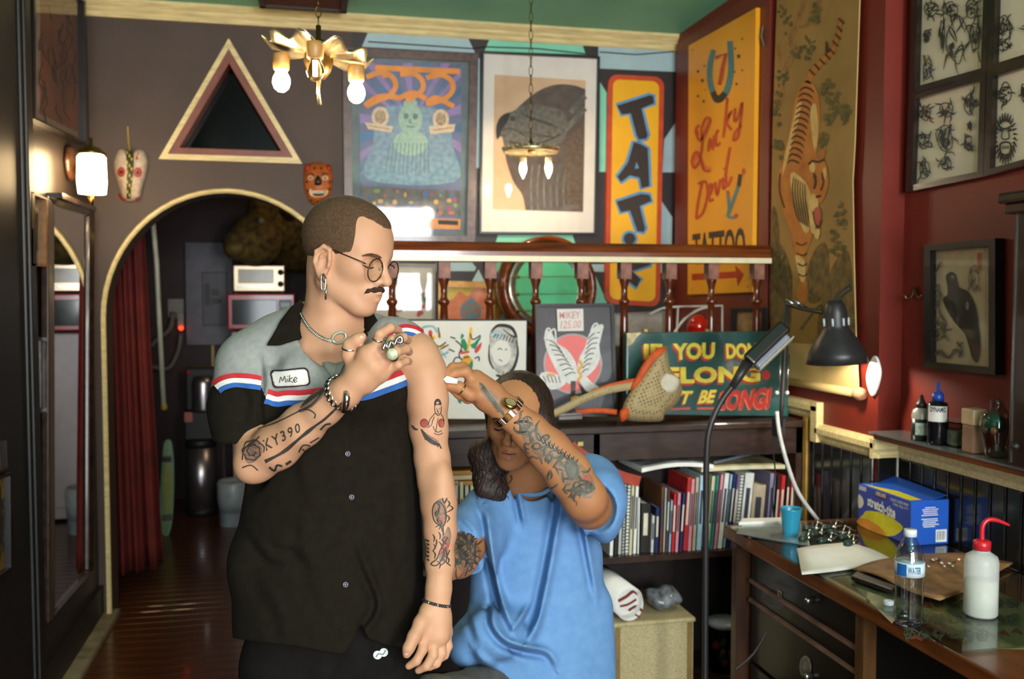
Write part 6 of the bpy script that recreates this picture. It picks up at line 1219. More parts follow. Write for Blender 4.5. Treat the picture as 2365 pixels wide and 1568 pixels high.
# ================================================================== MODELLING CLAY: smooth unions turned into one continuous surface
def J(px, py, d): return np.array(((px-CX)/FPX*d, -(py-CY)/FPX*d, -d))
RMN = np.array(RM); CAMN = np.array(CAM)
def to_world(P): return P @ RMN.T + CAMN
def from_world(p): return (np.array(p)-CAMN) @ RMN
class Clay:
    def __init__(s, cell): s.p = []; s.cell = cell; s.cr = []; s.noise = None; s.clip = None
    def cone(s, a, b, ra, rb, k=.02, op=1, zs=1.0):    # tapered capsule; zs squashes depth
        a = np.asarray(a, float); b = np.asarray(b, float); c = (a+b)/2; R = np.linalg.norm(a-b)/2+max(ra, rb)
        s.p.append(('c', (a, b, ra, rb, zs), k, op, c, R)); return s
    def chain(s, pts, k=.02, op=1, zs=1.0):            # [(point, radius), ...]
        for (a, ra), (b, rb) in zip(pts[:-1], pts[1:]): s.cone(a, b, ra, rb, k, op, zs)
        return s
    def ell(s, c, r, axes=None, k=.02, op=1):
        c = np.asarray(c, float); r = np.asarray(r, float)
        s.p.append(('e', (c, r, axes), k, op, c, float(max(r)))); return s
    def crease(s, pts, amp, w, shift=False, zref=None): s.cr.append((np.array(smooth2(pts, 5)), amp, w, shift)); return s
    def dist(s, P, idx=None):
        d = np.full(len(P), 1.0)
        for i in (idx if idx is not None else range(len(s.p))):
            t, a, k, op, _, _ = s.p[i]
            if t == 'c':
                A, B, ra, rb, zs = a; Q = P-A; ab = B-A
                if zs != 1.0: Q = Q*np.array((1, 1, 1/zs)); ab = ab*np.array((1, 1, 1/zs))
                h = np.clip(Q @ ab/max(ab @ ab, 1e-9), 0, 1); q = np.linalg.norm(Q-h[:, None]*ab, axis=1)-(ra+(rb-ra)*h)
                if zs < 1: q = q*(.5+.5*zs)
            else:
                c, r, ax = a; Q = P-c
                if ax is not None: Q = Q @ ax.T
                k0 = np.linalg.norm(Q/r, axis=1); k1 = np.linalg.norm(Q/(r*r), axis=1); q = k0*(k0-1)/np.maximum(k1, 1e-9)
            if op > 0:
                h = np.maximum(k-np.abs(d-q), 0)/k; d = np.minimum(d, q)-h*h*k*.25
            else:
                h = np.maximum(k-np.abs(-d-q), 0)/k; d = np.maximum(d, -q)+h*h*k*.25
        if s.cr:
            X = CX+FPX*P[:, 0]/-P[:, 2]; Y = CY-FPX*P[:, 1]/-P[:, 2]
            for pts, amp, w, shift in s.cr:
                lo = pts.min(0)-3*w; hi = pts.max(0)+3*w; m = (X > lo[0]) & (X < hi[0]) & (Y > lo[1]) & (Y < hi[1])
                if not m.any(): continue
                x = X[m]; y = Y[m]; best = np.full(len(x), 1e9); sgn = np.zeros(len(x)); along = np.zeros(len(x)); n = len(pts)-1
                for i in range(n):
                    a = pts[i]; b = pts[i+1]; ab = b-a; l2 = max(ab @ ab, 1e-6); h = np.clip(((x-a[0])*ab[0]+(y-a[1])*ab[1])/l2, 0, 1)
                    dx = x-a[0]-h*ab[0]; dy = y-a[1]-h*ab[1]; q = np.hypot(dx, dy); u = q < best
                    best[u] = q[u]; sgn[u] = np.sign(ab[0]*dy-ab[1]*dx)[u]; along[u] = ((i+h)/n)[u]
                tap = np.sin(np.clip(along, .02, .98)*np.pi)**.6
                g = best/w
                d[m] += amp*tap*(sgn*g*np.exp(.5-g*g*.5) if shift else np.exp(-g*g))
        if s.noise is not None: d = d+s.noise(P)
        if s.clip is not None: d = np.maximum(d, s.clip(P))
        return d
    def mesh(s):
        c = s.cell; B = 14
        cen = np.array([p[4] for p in s.p if p[3] > 0]); rad = np.array([p[5] for p in s.p if p[3] > 0])
        lo = (cen-rad[:, None]).min(0)-3*c; hi = (cen+rad[:, None]).max(0)+3*c
        nb = np.ceil((hi-lo)/(c*B)).astype(int); N = nb*B+1
        vol = np.full(N, .05, np.float32); g = np.arange(B+1)*c
        gx, gy, gz = np.meshgrid(g, g, g, indexing='ij'); G = np.stack([gx.ravel(), gy.ravel(), gz.ravel()], 1)
        pc = np.array([p[4] for p in s.p]); pr = np.array([p[5] for p in s.p]); pk = np.array([p[2] for p in s.p]); hb = B*c*.8661
        for i in range(nb[0]):
            for j in range(nb[1]):
                for k in range(nb[2]):
                    o = lo+np.array((i, j, k))*B*c; m = o+B*c/2
                    idx = np.nonzero(np.linalg.norm(pc-m, axis=1)-pr-hb < pk+.02)[0]
                    if len(idx) == 0: continue
                    dd = s.dist(m[None], idx)[0]
                    if abs(dd) > hb+.035: vol[i*B:i*B+B+1, j*B:j*B+B+1, k*B:k*B+B+1] = .05*np.sign(dd); continue
                    vol[i*B:i*B+B+1, j*B:j*B+B+1, k*B:k*B+B+1] = s.dist(G+o, idx).reshape(B+1, B+1, B+1)
        ins = vol < 0
        cs = [(a, b, e) for a in (0, 1) for b in (0, 1) for e in (0, 1)]
        sl = lambda A, q: A[q[0]:A.shape[0]-1+q[0], q[1]:A.shape[1]-1+q[1], q[2]:A.shape[2]-1+q[2]]
        cnt = sum(sl(ins, q).astype(np.int8) for q in cs); act = (cnt > 0) & (cnt < 8)
        I = np.argwhere(act); ids = np.full(act.shape, -1, np.int64); ids[act] = np.arange(len(I))
        acc = np.zeros((len(I), 3)); num = np.zeros(len(I))
        val = {q: vol[I[:, 0]+q[0], I[:, 1]+q[1], I[:, 2]+q[2]] for q in cs}
        for q in cs:
            for ax in range(3):
                if q[ax]: continue
                r = list(q); r[ax] = 1; r = tuple(r); a, b = val[q], val[r]; m = (a < 0) != (b < 0)
                t = np.where(m, a/np.where(m, a-b, 1), 0); pos = np.tile(np.array(q, float), (len(I), 1)); pos[:, ax] = t
                acc[m] += pos[m]; num[m] += 1
        V_ = lo+(I+acc/num[:, None])*c; F = []
        for ax in range(3):
            o1, o2 = [(1, 2), (2, 0), (0, 1)][ax]
            a = ins; sh = [slice(None)]*3; sh[ax] = slice(0, -1); s2 = [slice(None)]*3; s2[ax] = slice(1, None)
            ch = a[tuple(sh)] != a[tuple(s2)]; E = np.argwhere(ch)
            E = E[(E[:, o1] > 0) & (E[:, o2] > 0) & (E[:, o1] < act.shape[o1]) & (E[:, o2] < act.shape[o2])]
            fl = a[tuple(E.T)]; qd = []
            for (u, v) in ((-1, -1), (0, -1), (0, 0), (-1, 0)):
                T_ = E.copy(); T_[:, o1] += u; T_[:, o2] += v; qd.append(ids[tuple(T_.T)])
            q = np.stack(qd, 1); q[~fl] = q[~fl][:, ::-1]; F.append(q)
        F = np.concatenate(F); F = F[(F >= 0).all(1)]
        return V_, F
def clay_ob(name, clay, mat, parent, mats=None, matfn=None, relax=1):
    P, F = clay.mesh()
    for _ in range(relax):       # light relaxation of the cell pattern
        A = np.zeros_like(P); n = np.zeros(len(P))
        for i in range(4):
            a, b = F[:, i], F[:, (i+1) % 4]; np.add.at(A, a, P[b]); np.add.at(A, b, P[a]); np.add.at(n, a, 1); np.add.at(n, b, 1)
        P = P*.5+.5*A/np.maximum(n, 1)[:, None]
    W = to_world(P); org = ORG.get(parent.name, V((0, 0, 0))) if parent is not None else V((0, 0, 0))
    me = bpy.data.meshes.new(name); me.vertices.add(len(W)); me.vertices.foreach_set('co', (W-np.array(org)).astype(np.float32).ravel())
    me.loops.add(F.size); me.loops.foreach_set('vertex_index', F.astype(np.int32).ravel()); me.polygons.add(len(F))
    me.polygons.foreach_set('loop_start', np.arange(0, F.size, 4, dtype=np.int32)); me.polygons.foreach_set('loop_total', np.full(len(F), 4, np.int32))
    me.update(calc_edges=True); me.validate()
    me.polygons.foreach_set('use_smooth', np.ones(len(me.polygons), bool))
    me.materials.append(mat)
    if mats:
        for m in mats: me.materials.append(m)
        c = P[F].mean(1); X = CX+FPX*c[:, 0]/-c[:, 2]; Y = CY-FPX*c[:, 1]/-c[:, 2]
        mi = matfn(X, Y, c).astype(np.int32)
        if len(me.polygons) == len(mi): me.polygons.foreach_set('material_index', mi)
    o = bpy.data.objects.new(name, me); _link(o, parent); ORG[o.name] = org
    o['_t'] = 0; del o['_t']
    bv = BVHTree.FromPolygons([tuple(v) for v in W], [tuple(f) for f in F.tolist()])
    return o, bv
def skin_hit(*bvs):             # a photo point on the nearest of these surfaces, lifted off along the surface normal
    def f(px, py, off=0.0):
        d = ray(px, py).normalized(); best = None
        for bv in bvs:
            loc, n, i, t = bv.ray_cast(CAM, d)
            if loc is not None and (best is None or t < best[2]): best = (loc, n, t)
        if best is None:
            for bv in bvs:
                q = CAM+d*2.0
                loc, n, i, t = bv.find_nearest(q)
                if best is None or t < best[2]: best = (loc, n, t)
        loc, n, _ = best
        if n.dot(d) > 0: n = -n
        return loc+(n*.6-d*.4).normalized()*off
    return f
def cloth_px(name, pts, hit, off, th, mat, parent, sm=0, maxe=9.0):   # a flat piece of cloth cut to a photo outline and laid on a surface
    if sm: pts = smooth2(pts, sm, True)
    bm = bmesh.new(); vv = [bm.verts.new((x, y, 0)) for x, y in pts]; f = bm.faces.new(vv); bmesh.ops.triangulate(bm, faces=[f])
    for _ in range(7):
        es = [e for e in bm.edges if e.calc_length() > maxe]
        if not es: break
        bmesh.ops.subdivide_edges(bm, edges=es, cuts=1); bmesh.ops.triangulate(bm, faces=bm.faces[:])
    bm.verts.index_update(); vs = [hit(v.co.x, v.co.y, off) for v in bm.verts]; fs = [tuple(v.index for v in f.verts) for f in bm.faces]; bm.free()
    o = mk(name, vs, fs, mat, parent, True)
    if th: m_ = o.modifiers.new('thick', 'SOLIDIFY'); m_.thickness = th; m_.offset = 0
    return o

def poly_sd(X, Y, poly):        # signed distance to a polygon, negative inside
    poly = np.array(poly); best = np.full(len(X), 1e9); ins = np.zeros(len(X), bool); n = len(poly)
    for i in range(n):
        a = poly[i]; b = poly[(i+1) % n]; e = b-a; wx = X-a[0]; wy = Y-a[1]; h = np.clip((wx*e[0]+wy*e[1])/max(e @ e, 1e-12), 0, 1)
        best = np.minimum(best, np.hypot(wx-h*e[0], wy-h*e[1])); c = ((a[1] > Y) != (b[1] > Y)); xx = a[0]+(Y-a[1])*(b[0]-a[0])/np.where(c, b[1]-a[1], 1); ins ^= c & (X < xx)
    return np.where(ins, -best, best)
def pxy(P): return CX+FPX*P[:, 0]/-P[:, 2], CY-FPX*P[:, 1]/-P[:, 2]
# ================================================================== STANDING MAN
def frame(f, up=(0, 1, 0)):
    f = np.array(f, float); f /= np.linalg.norm(f); u = np.array(up, float); u = u-f*(u @ f); u /= np.linalg.norm(u); s = np.cross(f, u); return f, u, s
def head_pts(C, f, u, s, sc=1.0): return lambda a, b, c: C+(f*a+u*b+s*c)*sc
def build_head(K, H, ax, sc=1.0, eyes_open=False, wide=1.0):
    E = lambda a, b, c, r, k=.02, op=1: K.ell(H(a, b, c*wide), np.array(r)*sc, ax, k, op)
    Cn = lambda p, q, ra, rb, k=.02, op=1: K.cone(H(*p), H(*q), ra*sc, rb*sc, k, op)
    E(-.016, .036, 0, (.099, .088, .077), .01); E(.03, .03, 0, (.064, .07, .064), .03)
    E(.030, -.028, 0, (.062, .085, .058), .03)
    for q in (-1, 1):
        Cn((-.008, -.062, .049*q), (.060, -.096, .018*q), .021, .019, .025)
        E(.052, -.02, .043*q, (.026, .022, .020), .02)
        Cn((.083, .014, .012*q), (.066, .017, .046*q), .0105, .009, .014)
    Cn((.092, .012, 0), (.0875, -.002, 0), .009, .0085, .012)
    E(.072, -.1, 0, (.022, .019, .026), .02)
    for q in (-1, 1): E(.090, -.006, .032*q, (.014, .013, .018), .014, -1)
    for q in (-1, 1): E(.0695, -.006, .031*q, (.0145, .0125, .0155), .004)
    Cn((.090, .002, 0), (.110, -.031, 0), .0075, .0105, .008); E(.113, -.036, 0, (.0105, .0098, .0115), .006)
    for q in (-1, 1): E(.096, -.040, .0125*q, (.010, .0085, .0075), .006)
    for q in (-1, 1): E(.1, -.0485, .006*q, (.005, .003, .0035), .003, -1)
    E(.083, -.068, 0, (.018, .021, .028), .016)
    Cn((.086, -.0685, -.021), (.099, -.0635, 0), .0042, .0062, .005); Cn((.086, -.0685, .021), (.099, -.0635, 0), .0042, .0062, .005)
    Cn((.084, -.0725, -.018), (.0965, -.0765, 0), .0045, .0072, .005); Cn((.084, -.0725, .018), (.0965, -.0765, 0), .0045, .0072, .005)
    Cn((.083, -.0702, -.024), (.103, -.0698, 0), .0012, .0018, .004, -1); Cn((.083, -.0702, .024), (.103, -.0698, 0), .0012, .0018, .004, -1)
    da, db = .009, -.013
    for q in (-1, 1):            # ears
        E(-.012+da, -.012+db, .0765*q, (.0185, .0335, .0075), .008); E(-.005+da, -.012+db, .0870*q, (.0120, .0200, .0095), .003, -1)
        K.chain([(H(x+da, y+db, z*q), r*sc) for x, y, z, r in ((.005, -.004, .080, .0044), (.001, .017, .082, .0044), (-.014, .022, .0845, .0047), (-.028, .008, .086, .0047), (-.029, -.014, .084, .0042), (-.018, -.034, .079, .0047))], .004)
        K.chain([(H(-.006+da, .008+db, .0825*q), .003*sc), (H(-.016+da, .0+db, .0835*q), .0032*sc), (H(-.017+da, -.016+db, .083*q), .003*sc)], .003)
        E(-.010+da, -.041+db, .076*q, (.0085, .009, .0055), .006); E(.005+da, -.014+db, .079*q, (.0042, .007, .0045), .004)
m_skin = M('skin_light', '#c39473', .55, hex2='#b58464', scale=9, spec=.35, bump=.06, bscale=420)
m_skin2 = M('skin_tan', '#a8734c', .55, hex2='#986441', scale=9, spec=.35, bump=.06, bscale=420)
p1m = thing('person', 'standing man in a grey and black striped bowling shirt lifting his sleeve', 'person', V((0.05, 1.9, 0)))
K = Clay(.0028)
HS = .925; HF = frame((.88, -.25, .40), (0.02, 1, 0)); HC = J(803, 588, 1.88); H1 = head_pts(HC, *HF, HS); AX1 = np.array(HF)
build_head(K, H1, AX1, HS)
# neck and the little of the chest the collar shows
K.chain([(H1(-.028, -.035, 0), .055), (J(770, 705, 1.91), .055), (J(765, 760, 1.93), .062)], .010)
K.cone(H1(-.005, -.03, .045), J(760, 772, 1.880), .015, .012, .02)
K.cone(J(765, 770, 1.93), J(700, 800, 1.95), .06, .05, .03); K.cone(J(765, 770, 1.93), J(860, 800, 1.95), .06, .05, .03)
K.chain([(J(768, 800, 1.93), .075), (J(775, 900, 1.95), .09), (J(765, 1100, 1.96), .10), (J(760, 1480, 1.97), .10)], .03)
K.cone(J(712, 800, 1.865), J(762, 806, 1.855), .009, .007, .03)
# right arm, bent across the chest
sh, el, wr1 = J(578, 850, 1.93), J(594, 1062, 1.83), J(798, 906, 1.705)
K.chain([(J(640, 830, 1.95), .05), (sh, .052), (J(585, 960, 1.90), .046), (el, .041)], .02)
K.ell(J(578, 1082, 1.825), (.026, .026, .03), None, .02)
K.chain([(el, .040), (J(640, 1030, 1.81), .044), (J(700, 982, 1.775), .039), (J(750, 942, 1.74), .0315), (wr1, .0275)], .015)
K.cone(J(752, 942, 1.755), J(800, 905, 1.72), .026, .024, .01)
# right hand laid on the collar, fingers hooked under the other sleeve
dh = 1.69
K.chain([(wr1, .027), (J(830, 872, 1.695), .024), (J(858, 842, 1.685), .022)], .015)
K.chain([(J(824, 862, 1.695), .018), (J(848, 820, 1.685), .0165), (J(870, 798, 1.682), .0112)], .010)
K.chain([(J(836, 880, 1.70), .019), (J(870, 850, 1.69), .018), (J(888, 834, 1.686), .012)], .010)
K.chain([(J(850, 888, 1.705), .015), (J(880, 862, 1.70), .014), (J(896, 850, 1.70), .0115)], .012)
FG = [[(870, 796, 1.682, .0105), (877, 772, 1.674, .0094), (901, 757, 1.690, .0086), (921, 764, 1.735, .0076)],
      [(885, 809, 1.680, .0105), (907, 786, 1.666, .0094), (931, 779, 1.695, .0086), (942, 787, 1.735, .0076)],
      [(893, 830, 1.683, .0102), (915, 812, 1.670, .0093), (937, 806, 1.698, .0085), (945, 813, 1.735, .0076)],
      [(898, 854, 1.698, .0092), (920, 842, 1.686, .0080), (937, 834, 1.708, .0074), (945, 835, 1.74, .0068)]]
for g in FG: K.chain([(J(x, y, d), r) for x, y, d, r in g], .0035)
K.chain([(J(820, 850, 1.70), .016), (J(806, 818, 1.705), .0125), (J(808, 796, 1.70), .0112), (J(826, 784, 1.695), .0098), (J(838, 777, 1.695), .007)], .01)
# left arm hanging bare
K.chain([(J(900, 815, 1.96), .05), (J(955, 826, 1.93), .050), (J(978, 862, 1.92), .044), (J(986, 925, 1.92), .0405), (J(990, 990, 1.92), .0365), (J(998, 1060, 1.92), .0335), (J(1005, 1110, 1.91), .0325), (J(1012, 1165, 1.90), .0325), (J(1017, 1225, 1.885), .0300), (J(1016, 1300, 1.87), .0255), (J(1013, 1360, 1.86), .0225), (J(1010, 1392, 1.855), .0220)], .02)
K.ell(J(985, 905, 1.90), (.034, .06, .034), None, .02); K.ell(J(1020, 1150, 1.885), (.024, .07, .028), None, .02)
# left hand
K.chain([(J(1010, 1392, 1.855), .022), (J(1008, 1425, 1.85), .026), (J(1008, 1465, 1.84), .026)], .012, zs=.8)
K.chain([(J(990, 1415, 1.845), .018), (J(986, 1450, 1.835), .018), (J(984, 1470, 1.83), .015)], .012); K.chain([(J(1022, 1420, 1.86), .016), (J(1028, 1460, 1.86), .016)], .012)
LF = [[(982, 1466, 1.828, .0118), (976, 1500, 1.815, .0108), (962, 1526, 1.81, .0098), (944, 1538, 1.812, .0080)],
      [(1000, 1472, 1.835, .0118), (1000, 1512, 1.825, .0108), (985, 1538, 1.822, .0098), (966, 1548, 1.828, .0080)],
      [(1017, 1472, 1.845, .0112), (1020, 1508, 1.838, .0104), (1008, 1532, 1.836, .0094), (992, 1541, 1.84, .0078)],
      [(1031, 1464, 1.858, .0100), (1036, 1492, 1.855, .0090), (1028, 1514, 1.852, .0082), (1016, 1524, 1.855, .0070)]]
for g in LF: K.chain([(J(x, y, d), r*.92) for x, y, d, r in g], .0032)
K.chain([(J(990, 1412, 1.842), .016), (J(972, 1438, 1.822), .0135), (J(956, 1470, 1.808), .0118), (J(944, 1496, 1.80), .0102), (J(939, 1511, 1.80), .0078)], .01)
body1, bv1 = clay_ob('body', K, m_skin, p1m)
SK = skin_hit(bv1)
# ---- trousers and shoes
fl_y = lambda px, d: None
m_trs = M('trouser_black', '#14110f', .9, var=.12, scale=30, spec=.15)
T_ = Clay(.006)
T_.cone(J(755, 1440, 1.97), J(757, 1540, 1.97), .168, .168, .03, zs=.62)
for x0, x1 in ((662, 640), (868, 880)): T_.chain([(J(x0, 1540, 1.96), .098), (J((x0+x1)/2, 1900, 1.98), .08), (J(x1, 2340, 2.0), .07)], .02)
T_.crease([(775, 1500), (770, 1540), (768, 1568)], .006, 10); T_.crease([(840, 1400), (862, 1460), (850, 1540)], .004, 8, True)
tr1, bvt = clay_ob('trousers', T_, m_trs, p1m)
for x1 in (640, 880):
    S_ = Clay(.006); b = J(x1, 2380, 2.0); S_.ell(b+np.array((0, 0.0, .06)), (.05, .045, .13), None, .02); S_.ell(b+np.array((0, .03, -.02)), (.045, .05, .06), None, .03); clay_ob('shoe', S_, m_black, p1m)
TH = skin_hit(bvt)
wl_ = M('logo_white', '#cfd2d2', .6)
A = Art(TH, .002); A.disc(872, 1513, 10, 10).disc(886, 1507, 10, 10); A.disc(556, 1462, 5, 13); A.ob('logo', wl_, tr1)
A = Art(TH, .003); A.line([(868, 1518), (874, 1510), (884, 1512), (890, 1502)], 2); A.ob('logo_line', INKG, tr1)
# ---- shirt
m_sgrey = M('shirt_grey', '#8e8f8a', .85, hex2='#84857f', scale=90, bump=.25, bscale=700); m_sblk = M('shirt_black', '#1b160e', .9, hex2='#15110a', scale=60, spec=.15, bump=.25, bscale=700)
S = Clay(.0042)
Z = .66
S.chain([(J(745, 850, 1.955), .135), (J(770, 960, 1.955), .158), (J(768, 1150, 1.955), .168), (J(760, 1300, 1.955), .182), (J(757, 1440, 1.96), .182), (J(757, 1530, 1.96), .182)], .05, zs=Z)
def hem(P):
    X, Y = pxy(P); return (Y-np.interp(X, [540, 600, 690, 772, 800, 822, 832, 850, 900, 960], [1474, 1484, 1494, 1510, 1508, 1470, 1440, 1476, 1492, 1500]))*.0009
S.clip = hem
S.ell(J(588, 1300, 1.95), (.045, .06, .08), None, .04)
S.chain([(J(720, 780, 1.95), .066), (J(640, 808, 1.94), .062), (J(580, 838, 1.92), .062)], .04)
S.chain([(J(820, 785, 1.96), .058), (J(870, 800, 1.955), .054), (J(905, 815, 1.95), .050)], .04)
S.chain([(J(578, 850, 1.915), .066), (J(566, 940, 1.90), .068), (J(564, 1012, 1.88), .062)], .03)
S.cone(J(700, 875, 1.86), J(640, 925, 1.87), .05, .03, .06); S.cone(J(850, 905, 1.86), J(900, 900, 1.88), .05, .03, .06)
S.cone(J(562, 1035, 1.88), J(560, 1075, 1.87), .056, .06, .012, -1)          # sleeve mouth
S.cone(J(1030, 960, 1.93), J(1030, 1300, 1.93), .052, .05, .02, -1)           # room for the hanging arm
S.chain([(J(765, 690, 1.90), .070), (J(770, 760, 1.885), .071), (J(778, 800, 1.82), .05), (J(782, 850, 1.80), .008)], .008, -1)
for pts, a, w in (([(640, 950), (690, 965), (740, 1000)], .004, 14), ([(700, 1010), (690, 1100), (720, 1180)], .004, 16), ([(880, 960), (900, 1050), (880, 1150)], .004, 16), ([(620, 1260), (680, 1270), (740, 1330)], .005, 12), ([(580, 1240), (620, 1290), (660, 1300)], .006, 10),
                  ([(860, 1180), (880, 1300), (900, 1420)], .005, 14), ([(690, 1180), (700, 1300), (740, 1400)], .004, 14), ([(910, 1000), (925, 1150), (920, 1280)], .004, 12), ([(546, 860), (580, 920), (560, 1000)], .004, 12), ([(602, 812), (612, 880), (606, 935), (616, 1000)], .006, 7), ([(660, 830), (640, 850), (600, 850)], .003, 10), ([(700, 800), (740, 830), (770, 870)], .004, 8), ([(600, 1350), (640, 1420), (650, 1480)], .004, 14)):
    S.crease(pts, a, w, True)
S.crease([(807, 930), (808, 1100), (818, 1260)], .0025, 3.5); S.crease([(818, 1255), (842, 1320), (868, 1385), (862, 1420), (838, 1455), (826, 1490)], .012, 9, True)
lowY = lambda X: np.interp(X, [500, 600, 612, 640, 700, 760, 850, 950, 1000], [892, 886, 915, 920, 918, 912, 902, 864, 850])
sh1, bvs = clay_ob('shirt', S, m_sgrey, p1m, [m_sblk], lambda X, Y, c: (Y > lowY(X)))
SH = skin_hit(bvs)
# stripes
m_sr = M('stripe_red', '#b8262c', .85, var=.05, scale=80, bump=.2, bscale=600); m_sw = M('stripe_white', '#d9d6cf', .85, var=.02); m_sb = M('stripe_blue', '#2c5a9c', .85, var=.05, scale=80)
def tri_stripe(pts, w, k=6, hit=SH, off=.004):
    for q, m in ((-1, m_sr), (0, m_sw), (1, m_sb)):
        pp = smooth2(pts, k); n = len(pp); out = []
        for i in range(n):
            a = pp[max(i-1, 0)]; b = pp[min(i+1, n-1)]; tx, ty = b[0]-a[0], b[1]-a[1]; l = math.hypot(tx, ty); out.append((pp[i][0]-ty/l*q*w, pp[i][1]+tx/l*q*w))
        A = Art(hit, off); L_, R_ = offs(out, w*1.04); mid = [((a[0]+b[0])/2, (a[1]+b[1])/2) for a, b in zip(L_, R_)]
        rows = [L_, mid, R_]; vs = [hit(x, y, off) for r_ in rows for x, y in r_]
        fs = [(j*n+i, j*n+i+1, (j+1)*n+i+1, (j+1)*n+i) for j in (0, 1) for i in range(n-1)]
        mk('stripe', vs, fs, m, sh1, True)
tri_stripe([(501, 896), (515, 886), (540, 879), (570, 880), (604, 886)], 11.0)
tri_stripe([(616, 915), (640, 921), (665, 918), (700, 917), (740, 912), (790, 905)], 11.5, 8)
tri_stripe([(790, 908), (840, 905), (885, 890), (920, 878), (950, 864)], 12.5, 8)
# collar, placket, patch, buttons
cloth_px('collar', [(694, 702), (676, 718), (650, 748), (632, 780), (618, 800), (650, 800), (690, 788), (694, 752), (698, 722)], SH, .012, .005, m_sblk, sh1, 0)
cloth_px('collar', [(838, 722), (856, 726), (868, 745), (882, 768), (872, 780), (846, 782), (830, 772), (826, 748)], SH, .014, .005, m_sblk, sh1, 0)
cloth_px('lapel', [(694, 752), (692, 786), (716, 812), (744, 842), (768, 872), (780, 850), (760, 822), (726, 790), (704, 765)], SH, .006, .004, m_sgrey, sh1, 0)
cloth_px('lapel', [(826, 756), (828, 775), (802, 800), (784, 830), (770, 872), (776, 884), (800, 840), (826, 806), (836, 780)], SH, .008, .004, m_sgrey, sh1, 0)
cloth_px('name_patch_border', rrect([(623, 857), (711, 849), (718, 889), (632, 897)], 10), SH, .0035, .0015, M('patch_edge', '#2e1c2c', .8), sh1)
cloth_px('name_patch', rrect([(628, 860), (708, 853), (714, 887), (635, 893)], 9), SH, .0050, .0012, M('patch_white', '#d8d2c8', .85, var=.03), sh1)
A = Art(SH, .0068); A.lines([[(649, 884), (652, 870), (656, 880), (661, 868), (663, 883)], [(667, 874), (666, 882)], [(672, 866), (670, 882)], [(678, 872), (671, 877), (679, 882)], [(681, 878), (687, 875), (684, 871), (680, 877), (683, 882), (688, 879)]], 1.6, 3).disc(668, 869, 1); A.ob('name_embroidery', INK, sh1)
for (x, y) in ((803, 1048), (812, 1148), (798, 1350)):
    p = SH(x, y, .001); n_ = (CAM-p).normalized(); MB().lathe([(0, 0), (.0055, 0), (.0058, .002), (.004, .0032), (.0036, .0022), (0, .0022)], p, 18, n_).ob('button', M('button_pearl', '#5a5560', .12, metal=.3), sh1, True)
for (x, y) in ((697, 787), (820, 768)):
    p = SH(x, y, .006); MB().lathe([(0, 0), (.0035, 0), (.003, .0015), (0, .0018)], p, 12, (CAM-p).normalized()).ob('button', m_blackm, sh1, True)
# bunched left sleeve: cloth roll with stripes over the bare shoulder
B_ = Clay(.0035)
cuff = [(906, 800, 1.86, .030), (902, 778, 1.87, .034), (915, 762, 1.89, .034), (940, 762, 1.91, .032), (962, 772, 1.93, .028), (978, 782, 1.95, .020)]
B_.chain([(J(x-14, y+12, d+.02), r*.9) for x, y, d, r in cuff], .02); B_.cone(J(885, 790, 1.93), J(930, 800, 1.94), .045, .04, .03)
B_.crease([(896, 742), (886, 770), (884, 800)], .004, 6, True); B_.crease([(910, 744), (900, 775), (898, 810)], .004, 6, True)
slv, bvl = clay_ob('rolled_sleeve', B_, m_sgrey, sh1)
tri_stripe([(903, 806), (905, 786), (915, 770), (932, 762), (955, 765), (972, 774)], 8.0, 6, skin_hit(bvl), .003)
# ---- hair: close-cropped cap over the skull
Hh = Clay(.0026)
Hh.ell(H1(-.016, .036, 0), np.array((.1015, .0905, .0793))*HS, AX1, .01); Hh.ell(H1(.03, .03, 0), np.array((.0665, .0725, .0665))*HS, AX1, .03); 
def loc1(px, py):
    q = from_world(SK(px, py, 0))-HC; return (q @ HF[0]/HS, q @ HF[1]/HS)
hl = [loc1(*p) for p in smooth2([(892, 528), (872, 516), (850, 505), (832, 500), (823, 514), (820, 545), (812, 580), (800, 610), (794, 640), (784, 640), (778, 612), (772, 590)], 3)]+[loc1(*p) for p in ((752, 572), (732, 584), (724, 620), (722, 648))]+[(-.2, -.062), (-.2, .25), (.2, .25), (.13, .075)]
def hclip(P):
    Q = P-HC; return poly_sd(Q @ HF[0]/HS, Q @ HF[1]/HS, hl)+.0008*np.sin(P[:, 0]*900)*np.sin(P[:, 1]*1100)
Hh.clip = hclip
m_hair = M('hair_buzz', '#5c4128', .9, hex2='#3f2b1a', scale=260, bump=.4)
clay_ob('hair', Hh, m_hair, body1)
# brows, moustache, lashes, stubble
HD = M('brow_hair', '#573a24', .9, var=.2, scale=200)
def local_ink(name, mat, loc_pts, w, parent, off=.0012, bv=bv1, Hf=H1):
    px = []
    for a, b, c in loc_pts: px.append(proj(to_world(Hf(a, b, c)[None])[0]))
    Art(skin_hit(bv), off).line(px, w, 4).ob(name, mat, parent)
local_ink('brow', HD, [(.093, .011, .012), (.091, .014, .026), (.081, .014, .040), (.070, .008, .050)], [6, 8, 7, 3], body1)
local_ink('eyelash', INK, [(.086, -.010, .020), (.087, -.013, .030), (.082, -.013, .040), (.074, -.011, .046)], [2, 3.5, 3.5, 2], body1)
Mo = Clay(.002)
for q in (-1, 1): Mo.chain([(H1(.100, -.0545, .002*q), .0058), (H1(.096, -.0570, .014*q), .0055), (H1(.087, -.0625, .024*q), .0048), (H1(.081, -.072, .029*q), .003)], .004)
Mo.noise = lambda P: .0010*np.sin(P[:, 0]*2600)*np.sin(P[:, 1]*1500+P[:, 2]*2300)
clay_ob('moustache', Mo, M('moustache_brown', '#3a2212', .9, var=.3, scale=300), body1)
